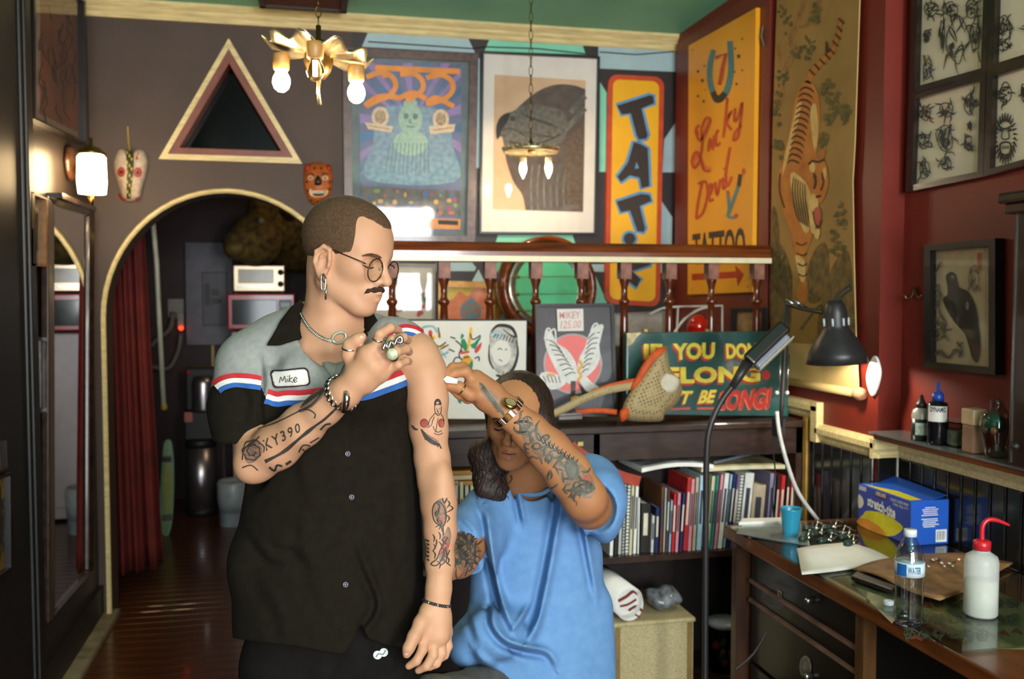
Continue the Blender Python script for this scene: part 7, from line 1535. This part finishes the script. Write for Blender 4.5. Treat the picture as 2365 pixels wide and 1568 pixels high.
# nails
def nail(px, py, parent, hit, r=4): Art(hit, .0014).disc(px, py, r, r*.75, 12).ob('fingernail', M('nail', '#d3a48c', .3), parent)
nail(940, 1509, body1, SK, 5); nail(834, 779, body1, SK, 4)
# ---- tattoos
TI = M('tattoo_ink', '#3c362f', .6, var=.15, scale=90); TR = M('tattoo_red', '#b0443c', .6)
A = Art(SK, .0007)
text_px('KY390', SK, [(604, 1018), (690, 976), (696, 996), (616, 1042)], .0007, .015, .15, A.m, 1.35)
A.line([(612, 1066), (640, 1052), (662, 1038), (690, 1014), (712, 996), (730, 982), (752, 966), (790, 930)], [9, 6, 9, 6, 9, 5, 6, 4], 4)
A.line([(596, 990), (640, 975), (690, 950), (720, 935), (744, 908)], [2, 3, 3, 5, 3], 3).line([(690, 948), (712, 946), (728, 956), (726, 966)], 3)
for k in range(9): A.line([(694+k*6, 942-k*4), (706+k*6, 926-k*4), (712+k*6, 914-k*3)], [2, 3.5, 1.5], 3)
for k in range(14): an = k*.9; r_ = 6+k*1.5; A.line([(584+r_*math.cos(an), 1042+r_*math.sin(an)), (584+(r_+3)*math.cos(an+.5), 1042+(r_+3)*math.sin(an+.5)), (584+r_*math.cos(an+1), 1042+r_*math.sin(an+1))], [1.5, 3.5, 1.5], 3)
A.line([(560, 1062), (566, 1036), (590, 1018), (600, 1008)], 3).line([(560, 1080), (580, 1074), (596, 1086)], 3).line([(690, 1044), (700, 1028), (716, 1030), (708, 1042), (698, 1036)], 3).line([(716, 1022), (736, 1010)], 3, 0).line([(740, 992), (752, 980), (764, 978)], 4).line([(622, 1078), (634, 1086), (640, 1074), (652, 1076)], 5).line([(660, 1072), (672, 1064)], 6, 0)
o = A.ob('tattoo', TI, body1); o['kind'] = 'stuff'
A = Art(SK, .0007); A.poly([(1003, 938), (1003, 928), (1008, 921), (1015, 922), (1019, 930), (1018, 936), (1010, 934)], 2)
A.lines([[(1004, 938), (1004, 948), (1008, 957), (1013, 959), (1018, 952), (1019, 938)], [(1005, 954), (996, 964), (991, 974), (990, 984)], [(1003, 962), (999, 972), (996, 982), (986, 988)], [(1018, 956), (1024, 966), (1025, 974)], [(1012, 966), (1009, 980), (1006, 998)], [(1000, 984), (1004, 994), (1012, 998), (1020, 994)], [(1002, 1000), (1012, 1004), (1022, 1000)], [(1007, 944), (1009, 944)], [(1014, 944), (1016, 944)], [(1011, 946), (1010, 950), (1013, 951)], [(1009, 955), (1014, 955)]], 1.7, 3)
A.ring(980, 977, 8.5, 9.5, 1.6).ring(1019, 977, 6, 9.5, 1.6).line([(973, 991), (984, 1008), (1000, 1022), (1016, 1028)], [3, 9, 9, 3])
for k in range(6): A.line([(978+k*7, 1004+k*4), (984+k*7, 1016+k*4)], 3, 0)
A.line([(952, 982), (958, 990), (966, 992)], [3, 6, 2])
for k in range(26): r_ = random.Random(k); y = 1155+k*5.6; x = 1004+r_.uniform(0, 34)-(8 if y > 1230 else 0); A.line([(x, y), (x+r_.uniform(-8, 10), y+8), (x+r_.uniform(-8, 8), y+18)], [1.2, 3.2, 1.2], 3)
A.line([(1002, 1168), (1012, 1158), (1024, 1168), (1030, 1190), (1024, 1215), (1006, 1206), (1000, 1186)], 2.4, 4, True).line([(1022, 1150), (1026, 1162), (1032, 1150)], 3).line([(1034, 1240), (1018, 1268), (1010, 1290), (996, 1302), (1008, 1306), (1020, 1292), (1030, 1262)], 2.4).line([(1038, 1270), (1030, 1296), (1040, 1306)], 2.4)
for k in range(6): A.line([(984+k % 2*4, 1246+k*9), (992, 1250+k*9)], 4, 0)
o = A.ob('tattoo', TI, body1); o['kind'] = 'stuff'
A = Art(SK, .0010); A.disc(979, 977, 8, 9).disc(1018, 976, 5, 9); A.line([(1030, 1246), (1024, 1262), (1020, 1280)], 5).line([(1036, 1256), (1032, 1272)], 4, 0).line([(1016, 1196), (1022, 1206)], 5, 0); o = A.ob('tattoo', TR, body1); o['kind'] = 'stuff'
TS = M('tattoo_shade', '#6b5448', .6, hex2='#96705a', scale=130)
for P_ in ([(1006, 1160), (1022, 1152), (1032, 1180), (1026, 1212), (1010, 1206), (1002, 1184)], [(1034, 1216), (1042, 1240), (1028, 1290), (1014, 1296), (1020, 1260)], [(976, 996), (990, 1004), (1012, 1018), (1010, 1028), (988, 1018)], [(564, 1050), (574, 1024), (600, 1018), (606, 1044), (592, 1064), (572, 1070)], [(690, 948), (716, 922), (742, 902), (748, 912), (722, 940), (698, 952)]): cloth_px('tattoo_shading', P_, SK, .0004, 0, TS, body1, 3)
# ---- things he wears
m_slv = M('silver', '#c9c6c0', .15, metal=1.0, var=.06, scale=80); m_gmt = M('frame_gunmetal', '#3a2f2a', .25, metal=.8)
gl = thing('eyeglasses', 'round thin-rimmed eyeglasses on the standing man', 'glasses', V(to_world(H1(.1, -.01, 0)[None])[0]))
WH = lambda a, b, c: V(to_world(H1(a, b, c)[None])[0])
for q in (-1, 1):
    tilt = .10
    ring = [WH(.100-.10*abs(.034+.025*math.cos(t))*.6+.002, -.015+.0245*math.sin(t), q*(.034+.025*math.cos(t))) for t in [2*math.pi*k/32 for k in range(32)]]
    MB().tube(ring, .0011, 8, closed=True).ob('rim', m_gmt, gl, True)
    c_ = sum(ring, V())/32; MB().add(ring+[c_], [(i, (i+1) % 32, 32) for i in range(32)]).ob('lens', GL('lens', '#f2f2ee', 1.6), gl)
    MB().tube([WH(.088, -.006, q*.056), WH(.082, -.003, q*.064), WH(.03, .004, q*.074), WH(.000, .008, q*.078), WH(-.016, .002, q*.078)], .0012, 8).ob('temple', m_gmt, gl, True)
    MB().sph(WH(.0955, -.012, q*.011), .003, 8, 6).ob('nose_pad', m_slv, gl, True)
MB().tube([WH(.0985, -.006, -.012), WH(.103, -.003, 0), WH(.0985, -.006, .012)], .0011, 8).ob('bridge', m_gmt, gl, True)
er = thing('earring', 'silver paperclip-shaped dangling earring', 'earring', V(to_world(H1(-.012, -.05, .085)[None])[0]))
EP = lambda x, y: at_d(x, y, 1.80)
MB().tube([EP(748, 632), EP(744, 642), EP(748, 652), EP(752, 642)], .0018, 6, closed=True).ob('hook', m_gmt, er, True)
MB().tube([EP(x, y) for x, y in smooth2([(742, 640), (742, 664), (746, 671), (751, 664), (751, 640), (746, 634)], 3, True)], .0016, 7, closed=True).ob('clip_loop', m_slv, er, True)
MB().tube([EP(754, 657), EP(752, 692)], .002, 7).ob('pendant_bar', m_slv, er, True)
ns = MB().tube([WH(.097, -.048, .0), WH(.105, -.053, .003), WH(.103, -.055, -.003), WH(.097, -.05, .002)], .0014, 6).ob('nose_ring', m_slv, None, True); tag(ns, 'small silver ring in the standing man nose', 'nose ring')
# necklace
nk = thing('necklace', 'silver curb chain necklace with a clear ring pendant', 'necklace', SK(785, 790, 0))
CH = skin_hit(bv1, bvs)
pts = smooth2([(694, 708), (698, 728), (708, 746), (722, 764), (740, 778), (758, 786), (772, 789)], 6)
for i in range(len(pts)-1):
    a = CH(*pts[i], .003); b = CH(*pts[i+1], .003); d_ = (b-a); m_ = (a+b)/2; s_ = d_.cross(CAM-m_).normalized()*.003
    MB().tube([a-d_*.1, m_+s_, b+d_*.1, m_-s_], .0012, 5, closed=True).ob('link', m_slv, nk, True)
pr_ = [CH(783+15*math.cos(t)+3*math.sin(t), 780+11*math.sin(t)-6*math.cos(t), .004) for t in [2*math.pi*k/20 for k in range(20)]]
MB().tube(pr_, .0032, 8, closed=True).ob('ring_pendant', M('pendant_glass', '#c9c8b0', .08, trans=.3, metal=.2), nk, True)
# bracelets, rings
def wrap(name, label, cat, a, b, r, mat, kind='chain', n=22, tube=.0035, parent_extra=None, tilt=0, seg=None):
    a = V(to_world(a[None])[0]); b = V(to_world(b[None])[0]); ax = (b-a).normalized(); u_ = ax.orthogonal().normalized(); v_ = ax.cross(u_); c_ = (a+b)/2
    t_ = thing(name, label, cat, c_-V((0, 0, r)))
    for k in range(n):
        an = 2*math.pi*k/n; d_ = u_*math.cos(an)+v_*math.sin(an); tn = -u_*math.sin(an)+v_*math.cos(an); p = c_+d_*r
        L_ = 2*math.pi*r/n*.62
        if kind == 'chain': MB().tube([p-tn*L_+ax*tube*.4, p+ax*tube*1.1, p+tn*L_-ax*tube*.4, p-ax*tube*1.1], tube*.45, 6, closed=True).ob('link', mat, t_, True)
        elif kind == 'bead': MB().sph(p, tube, 8, 6).ob('bead', mat if k % 5 else m_slv, t_, True)
        else: bevel(MB().add(*(lambda q: ([q[0]-tn*L_*.75+ax*w_+d_*h_ if 0 else p+tn*L_*.75*sx_+ax*tube*sy_+d_*tube*.5*sz_ for sx_ in (-1, 1) for sy_ in (-1, 1) for sz_ in (-1, 1)], [(0, 1, 3, 2), (4, 6, 7, 5), (0, 4, 5, 1), (2, 3, 7, 6), (0, 2, 6, 4), (1, 5, 7, 3)]))(None)).ob('link', mat[k % 3] if isinstance(mat, list) else mat, t_), .0008, 1)
    return t_, c_, ax, u_, v_
t_, c_, ax_, u_, v_ = wrap('chain_bracelet', 'chunky silver chain bracelet on the bent wrist', 'bracelet', J(780, 915, 1.722), J(800, 900, 1.708), .034, m_slv, 'chain', 20, .0062)
bar = [(799, 905), (801, 920), (799, 936), (793, 950)]; BH = skin_hit(bv1)
MB().tube([at_d(x, y, 1.672+.006*abs(k-1)) for k, (x, y) in enumerate(bar)], .0062, 10).ob('name_bar', m_slv, t_, True)
wrap('bead_bracelet', 'dark beaded bracelet on the hanging wrist', 'bracelet', J(1010, 1384, 1.856), J(1006, 1400, 1.854), .0268, M('bead_dark', '#2b2422', .2, coat=.5), 'bead', 34, .0034)
def fring(name, label, g, i, t, r, tube, mat, extra=None):
    a = J(*g[i][:3]); b = J(*g[i+1][:3]); c = a+(b-a)*t; W_ = V(to_world(c[None])[0]); ax = (V(to_world(b[None])[0])-V(to_world(a[None])[0])).normalized(); u_ = ax.orthogonal().normalized(); v_ = ax.cross(u_)
    th_ = thing(name, label, 'ring', W_)
    MB().tube([W_+(u_*math.cos(q)+v_*math.sin(q))*r for q in [2*math.pi*k/20 for k in range(20)]], tube, 8, closed=True).ob('band', mat, th_, True); return th_, W_, ax
t_, W_, ax = fring('stone_ring', 'large silver ring with a cloudy green stone on the bent hand', FG[2], 0, .55, .0112, .0032, m_slv)
MB().sph(at_d(906, 818, 1.652), (.011, .009, .011), 14, 10).ob('stone', M('stone_green', '#8f9a78', .2, hex2='#c9c9a8', scale=90), t_, True)
t_, W_, ax = fring('snake_ring', 'coiled silver snake ring on the middle finger', FG[1], 0, .8, .0112, .0026, m_slv)
MB().tube([at_d(x, y, 1.648) for x, y in smooth2([(884, 808), (890, 794), (896, 804), (904, 788), (910, 797), (917, 782), (926, 778), (928, 790), (918, 792)], 4)], .0032, 8).ob('snake_coil', m_slv, t_, True)
fring('plain_ring', 'plain silver ring on the index finger', FG[0], 0, .55, .0106, .002, m_slv)
fring('thumb_ring', 'plain silver ring on the thumb of the bent hand', [(806, 818, 1.705), (808, 796, 1.70)], 0, .6, .0125, .0026, m_slv)
# ================================================================== SEATED TATTOO ARTIST
p2m = thing('person', 'seated long-haired man in a plain blue T-shirt raising a tattooed arm', 'person', V((.55, 2.25, 0)))
K = Clay(.003); GS = .885
GF = frame((-.22, -.16, .96), (.07, 1, 0)); GC = J(1194, 968, 2.22); H2 = head_pts(GC, *GF, GS); AX2 = np.array(GF)
build_head(K, H2, AX2, GS)
K.chain([(H2(-.02, -.05, 0), .05), (J(1216, 1100, 2.275), .051), (J(1226, 1150, 2.33), .053)], .02)
K.chain([(J(1150, 1180, 2.34), .035), (J(1230, 1175, 2.35), .05), (J(1330, 1165, 2.33), .035)], .03)
K.chain([(J(1235, 1200, 2.35), .06), (J(1235, 1350, 2.36), .07), (J(1235, 1560, 2.37), .08)], .03)
# raised left arm
K.chain([(J(1335, 1140, 2.30), .05), (J(1362, 1170, 2.16), .048), (J(1360, 1168, 2.05), .045), (J(1350, 1150, 2.00), .045)], .02)
K.chain([(J(1350, 1150, 2.00), .046), (J(1310, 1090, 1.985), .0475), (J(1268, 1040, 1.975), .044), (J(1222, 994, 1.965), .0365), (J(1178, 955, 1.955), .0300), (J(1160, 940, 1.95), .0285)], .018)
K.chain([(J(1160, 940, 1.95), .0275), (J(1128, 918, 1.945), .029), (J(1098, 896, 1.94), .027)], .014); K.cone(J(1140, 905, 1.95), J(1100, 872, 1.945), .02, .017, .014)
RF = [[(1094, 876, 1.94, .0115), (1070, 848, 1.935, .0108), (1046, 848, 1.925, .0098), (1030, 862, 1.915, .0082)],
      [(1098, 888, 1.935, .0115), (1076, 858, 1.925, .0108), (1050, 862, 1.915, .0098), (1032, 874, 1.91, .0082)],
      [(1094, 904, 1.935, .0112), (1066, 900, 1.922, .0104), (1044, 894, 1.912, .0094), (1030, 892, 1.908, .0080)],
      [(1100, 918, 1.94, .0100), (1080, 922, 1.93, .0094), (1060, 912, 1.92, .0086), (1048, 904, 1.915, .0072)]]
for g in RF: K.chain([(J(x, y, d), r) for x, y, d, r in g], .005)
K.chain([(J(1116, 912, 1.93), .015), (J(1086, 912, 1.912), .0122), (J(1060, 894, 1.905), .0108), (J(1040, 890, 1.902), .0085)], .008)
# right arm reaching behind the other man's arm
K.chain([(J(1140, 1165, 2.30), .05), (J(1100, 1215, 2.24), .041), (J(1076, 1262, 2.16), .042), (J(1058, 1288, 2.09), .042), (J(1034, 1300, 2.02), .034), (J(1022, 1297, 1.99), .026)], .02)
K.chain([(J(1022, 1297, 1.99), .024), (J(1010, 1294, 1.975), .022)], .01)
for k in range(4): K.chain([(J(1010, 1284+k*8, 1.97), .010), (J(1000, 1284+k*8, 1.952), .009), (J(992, 1282+k*7, 1.935), .008)], .005)
K.chain([(J(1018, 1282, 1.975), .011), (J(1008, 1268, 1.955), .009)], .006)
body2, bv2 = clay_ob('body', K, m_skin2, p2m); SK2 = skin_hit(bv2)
# trousers: thighs and shins on a stool
m_grey = M('trouser_grey', '#6b675c', .85, hex2='#55524a', scale=30, bump=.3, bscale=300); T_ = Clay(.007)
stz = .50
def JW(x, y, z): return from_world((x, y, z))
sx0 = float(to_world(J(1235, 1500, 2.33)[None])[0][0]); sy0 = float(to_world(J(1235, 1500, 2.33)[None])[0][1])
T_.cone(JW(sx0-.05, sy0+.05, .605), JW(sx0+.05, sy0+.05, .605), .12, .12, .04)
for (kx, ky) in ((sx0-.30, sy0-.33), (sx0+.16, sy0-.36)):
    T_.chain([(JW(sx0+(-.08 if kx < sx0 else .08), sy0+.02, .57), .09), (JW(kx, ky, .70 if kx < sx0 else .50), .078), (JW(kx+.02, ky+.08, .35), .062), (JW(kx+.02, ky+.1, .1), .055)], .03)
for pts in ([(1000, 1540), (1040, 1530), (1080, 1545)], [(980, 1520), (1020, 1510), (1050, 1520)]): T_.crease(pts, .006, 8, True)
tr2, bvt2 = clay_ob('trousers', T_, m_grey, p2m)
for (kx, ky) in ((sx0-.30, sy0-.33), (sx0+.16, sy0-.36)):
    S_ = Clay(.006); S_.ell(JW(kx+.02, ky+.03, .05), (.048, .05, .12), None, .02); S_.ell(JW(kx+.02, ky+.1, .08), (.045, .07, .055), None, .03); clay_ob('shoe', S_, m_black, p2m)
# T-shirt
S = Clay(.004)
S.chain([(J(1225, 1200, 2.33), .125), (J(1240, 1290, 2.33), .15), (J(1240, 1420, 2.33), .155), (J(1232, 1530, 2.33), .172), (J(1230, 1600, 2.33), .172)], .05, zs=.68)
S.chain([(J(1228, 1138, 2.325), .082), (J(1160, 1168, 2.31), .062), (J(1128, 1192, 2.29), .062), (J(1094, 1236, 2.22), .068), (J(1082, 1258, 2.18), .068)], .04)
S.chain([(J(1240, 1138, 2.325), .082), (J(1320, 1124, 2.30), .066), (J(1362, 1120, 2.26), .066), (J(1374, 1150, 2.19), .072)], .04)
S.ell(J(1395, 1170, 2.22), (.045, .085, .10), None, .03)
S.ell(J(1080, 1490, 2.26), (.05, .05, .08), None, .05); S.ell(J(1150, 1460, 2.20), (.08, .06, .06), None, .05)
S.chain([(J(1380, 1400, 2.33), .03), (J(1380, 1600, 2.33), .04)], .05)
S.chain([(J(1358, 1178, 2.12), .066), (J(1366, 1182, 2.02), .074)], .006, -1)          # left sleeve mouth
S.cone(J(1064, 1296, 2.12), J(1050, 1312, 2.04), .060, .066, .006, -1)                  # right sleeve mouth
S.chain([(J(1214, 1070, 2.22), .056), (J(1230, 1104, 2.27), .058)], .01, -1)
for pts, a, w in (([(1292, 1090), (1284, 1180), (1266, 1290), (1250, 1370), (1236, 1430), (1212, 1482)], .026, 9), ([(1118, 1170), (1126, 1250), (1138, 1330), (1156, 1400), (1184, 1464)], .022, 8), ([(1184, 1464), (1206, 1432), (1226, 1396)], .014, 6), ([(1136, 1400), (1132, 1440), (1160, 1480), (1210, 1500), (1262, 1512), (1282, 1545)], .022, 8),
                  ([(1190, 1130), (1200, 1180), (1206, 1210)], .012, 6), ([(1330, 1180), (1350, 1260), (1372, 1380)], .011, 7), ([(1085, 1420), (1092, 1450), (1104, 1486)], .006, 8), ([(1062, 1200), (1080, 1215), (1100, 1240)], .006, 6), ([(1060, 1216), (1074, 1232), (1096, 1262)], .005, 6), ([(1100, 1150), (1108, 1180), (1120, 1210)], .006, 7), ([(1090, 1500), (1110, 1530), (1160, 1560)], .010, 9), ([(1150, 1125), (1160, 1140), (1176, 1150)], .005, 6), ([(1340, 1150), (1356, 1190), (1380, 1216)], .006, 6)):
    S.crease(pts, a, w, True)
m_blue = M('shirt_blue', '#648dba', .85, hex2='#5a84b2', scale=40, bump=.25, bscale=600)
sh2, bvs2 = clay_ob('tshirt', S, m_blue, p2m); SH2 = skin_hit(bvs2)
col = smooth2([(1168, 1122), (1196, 1132), (1226, 1140), (1256, 1134), (1284, 1112), (1302, 1086)], 5)
cl_ = skin_hit(bvs2, bv2)
MB().tube([at_d(*p) for p in smooth2([(1164, 1112, 2.29), (1176, 1126, 2.265), (1198, 1137, 2.243), (1226, 1143, 2.232), (1256, 1138, 2.237), (1284, 1117, 2.252), (1304, 1086, 2.285)], 5)], .0055, 8).ob('neck_band', m_blue, sh2, True)
# hair: parted long dark hair down behind the shoulder
Hh = Clay(.0035)
E2 = lambda a, b, c, r, k=.02, op=1: Hh.ell(H2(a, b, c), np.array(r)*GS, AX2, k, op)
E2(-.020, .034, 0, (.106, .095, .088), .01); E2(-.03, -.02, 0, (.085, .10, .085), .04)
def hsub():
    E2(.090, -.035, -.002, (.075, .098, .064), .012, -1); E2(.078, .020, -.004, (.055, .052, .036), .02, -1)
    E2(-.005, -.03, .105, (.034, .036, .04), .01, -1)
Hh.chain([(H2(.02, .0, -.078), .026), (H2(.0, -.05, -.085), .03), (J(1118, 1050, 2.26), .032), (J(1132, 1100, 2.27), .036), (J(1140, 1136, 2.26), .030), (J(1118, 1128, 2.24), .02)], .03)
Hh.chain([(H2(-.06, -.06, -.02), .06), (J(1165, 1080, 2.32), .05), (J(1158, 1125, 2.30), .038)], .03)
hsub()
Hh.noise = lambda P: np.where(P[:, 1] < -.24, .0014, .0006)*np.sin(P[:, 0]*760+7*np.sin(P[:, 1]*45))+.0009*np.sin(P[:, 0]*1100+P[:, 2]*300+5*np.sin(P[:, 1]*50))
m_hr2 = M('hair_dark', '#1a100a', .6, hex2='#2e1c10', scale=120, stretch=(1, 1, .2))
hair2, bvh2 = clay_ob('hair', Hh, m_hr2, body2)
mb = MB()
for k in range(110):
    r_ = random.Random(k); x = r_.uniform(1112, 1178); y0 = r_.uniform(1060, 1100); d = r_.uniform(2.22, 2.27); ph = r_.uniform(0, 6)
    mb.tube([at_d(x+9*math.sin(ph+q*.9)-q*1.0, y0+q*7, d) for q in range(9)], [.0011]*8+[.0004], 4)
o = mb.ob('hair_strand', m_hr2, hair2, True); o['kind'] = 'stuff'
def ink2(name, mat, lp, w, off=.0012):
    Art(SK2, off).line([proj(to_world(H2(*p)[None])[0]) for p in lp], w, 4).ob(name, mat, body2)
for q in (-1, 1):
    ink2('brow', INK, [(.094, .014, .012*q), (.092, .019, .026*q), (.082, .018, .042*q), (.072, .012, .050*q)], [4, 7, 6, 3])
    ink2('eye_line', INK, [(.084, -.009, .018*q), (.086, -.011, .030*q), (.078, -.010, .044*q)], [2.5, 4.5, 2.5])
ink2('lip_tint', M('lip_rose', '#9a5a44', .5), [(.087, -.0745, -.018), (.098, -.078, 0), (.087, -.0745, .018)], [3, 9, 3]); ink2('lip_tint', MATS['lip_rose'], [(.088, -.067, -.018), (.1, -.0625, 0), (.088, -.067, .018)], [3, 6, 3])
ink2('mouth_line', M('lip_dark', '#5a2e22', .6), [(.084, -.0702, -.022), (.099, -.0698, 0), (.084, -.0702, .022)], [1.5, 2.5, 1.5], .0016)
# tattooed sleeve
TS2 = M('tattoo_shade2', '#6d5a48', .6, hex2='#8f6c50', scale=90)
for P_ in ([(1200, 985), (1222, 972), (1262, 1008), (1300, 1050), (1290, 1080), (1250, 1060), (1214, 1024)], [(1290, 1050), (1330, 1060), (1372, 1110), (1366, 1150), (1320, 1140), (1290, 1096)], [(1106, 884), (1124, 892), (1156, 924), (1146, 940), (1118, 916)], [(1052, 1250), (1076, 1240), (1100, 1262), (1096, 1300), (1066, 1318), (1054, 1300)]): cloth_px('tattoo_shading', P_, SK2, .0004, 0, TS2, body2, 3)
A = Art(SK2, .0008)
for k in range(70):
    r_ = random.Random(300+k); t = r_.random(); x = 1190+t*170; y = 975+t*175; nx, ny = .71, -.70; w_ = r_.uniform(-34, 34)*(.7+.3*t); x += nx*w_; y += ny*w_; a = r_.uniform(0, 6.28); pts = [(x, y)]
    for _ in range(3): a += r_.uniform(-1, 1); x += math.cos(a)*8; y += math.sin(a)*8; pts.append((x, y))
    A.line(pts, [1.5, r_.uniform(2.5, 5.5), r_.uniform(2, 5), 1.2], 3)
for (x, y, rx, ry) in ((1285, 1048, 14, 9), (1322, 1085, 12, 18), (1345, 1120, 20, 10), (1240, 1030, 9, 7), (1262, 1010, 6, 5), (1212, 990, 6, 4)): A.ring(x, y, rx, ry, 4); 
A.poly([(1310, 1062), (1330, 1066), (1338, 1092), (1322, 1100), (1306, 1084)], 2).poly([(1326, 1128), (1356, 1112), (1374, 1128), (1350, 1144)], 2)
for k in range(14): A.line([(1108+k*3, 884+k*5), (1116+k*3.5, 892+k*4.5), (1112+k*4, 902+k*4.5)], [1.5, 4.5, 1.5], 3)
A.lines([[(1206, 978), (1214, 966)], [(1222, 986), (1230, 976)]], 4, 0)
o = A.ob('tattoo', M('tattoo_ink2', '#3f4038', .6, hex2='#5a5a4c', scale=60), body2); o['kind'] = 'stuff'
A = Art(SK2, .0011)
for k in range(10): A.line([(1238+k*9, 1002+k*6), (1246+k*9, 1018+k*6), (1254+k*9, 1006+k*6)], [1.5, 3, 1.5], 3)
o = A.ob('tattoo', INK, body2); o['kind'] = 'stuff'
A = Art(SK2, .0013); A.disc(1356, 1108, 8, 11).disc(1128, 912, 5, 5); o = A.ob('tattoo', M('tattoo_red2', '#a8584c', .6), body2); o['kind'] = 'stuff'
A = Art(SK2, .0009)
for k in range(60):
    r_ = random.Random(700+k); x = r_.uniform(1050, 1102); y = r_.uniform(1236, 1318); a = r_.uniform(0, 6.28); pts = [(x, y)]
    for _ in range(3): a += r_.uniform(-.8, .8); x += math.cos(a)*8; y += math.sin(a)*8; pts.append((x, y))
    A.line(pts, [1.5, r_.uniform(2, 4.5), r_.uniform(2, 4), 1], 3)
o = A.ob('tattoo', M('tattoo_ink3', '#4a4640', .6, var=.2, scale=60), body2); o['kind'] = 'stuff'
# watch, ring, cartridge
m_gold = M('gold', '#b8964a', .2, metal=1.0, var=.05)
t_, c_, ax_, u_, v_ = wrap('wrist_watch', 'silver and gold bracelet watch on the raised wrist', 'watch', J(1186, 964, 1.958), J(1160, 938, 1.952), .0345, [m_slv, m_gold, m_slv], 'plate', 26, .008)
wc = at_d(1172, 936, 1.905); MB().lathe([(0, 0), (.014, 0), (.0155, .003), (.0145, .008), (.0115, .0085), (0, .0085)], wc+V((.004, 0, 0)), 28, (u_*0+(V((.25, -.5, .8)))).normalized()).ob('watch_case', m_gold, t_, True); MB().lathe([(0, .0087), (.0114, .0087)], wc+V((.004, 0, 0)), 28, V((.25, -.5, .8)).normalized()).ob('dial', M('dial', '#b9a678', .3), t_)
rg = thing('gold_ring', 'thin gold ring on the raised hand', 'ring', at_d(1064, 892, 1.91)); a = V(to_world(J(1086, 912, 1.912)[None])[0]); b = V(to_world(J(1060, 894, 1.905)[None])[0]); ax = (b-a).normalized(); u_ = ax.orthogonal().normalized(); v_ = ax.cross(u_); c_ = a+(b-a)*.75
MB().tube([c_+(u_*math.cos(q)+v_*math.sin(q))*.0122 for q in [2*math.pi*k/20 for k in range(20)]], .002, 8, closed=True).ob('band', m_gold, rg, True)
pp_ = thing('stencil_paper', 'small white folded paper pinched in the raised fingers', 'paper', at_d(1044, 878, 1.915))
bevel(MB().prism([at_d(x, y, 1.888) for x, y in ((1024, 876), (1032, 868), (1058, 876), (1056, 886), (1030, 884))], (0, .006, 0)).ob('fold', m_paper, pp_), .001); MB().prism([at_d(x, y, 1.887) for x, y in ((1030, 880), (1054, 884), (1052, 886), (1030, 884))], (0, .002, 0)).ob('fold_edge', m_wpic, pp_)
# stool
st = thing('work_stool', 'black round work stool under the seated man', 'stool', V((sx0, sy0, 0)))
lz([(0, .41), (.15, .41), (.165, .43), (.165, .455), (.15, .47), (0, .472)], V((sx0, sy0, 0)), 'seat', m_blackm, st); lz([(0, .06), (.025, .06), (.025, .41), (0, .41)], V((sx0, sy0, 0)), 'column', m_st, st)
for k in range(5): an = 2*math.pi*k/5; MB().tube([(sx0, sy0, .075), (sx0+.22*math.cos(an), sy0+.22*math.sin(an), .05), (sx0+.24*math.cos(an), sy0+.24*math.sin(an), .0)], .016, 8).ob('leg', m_blackm, st, True)
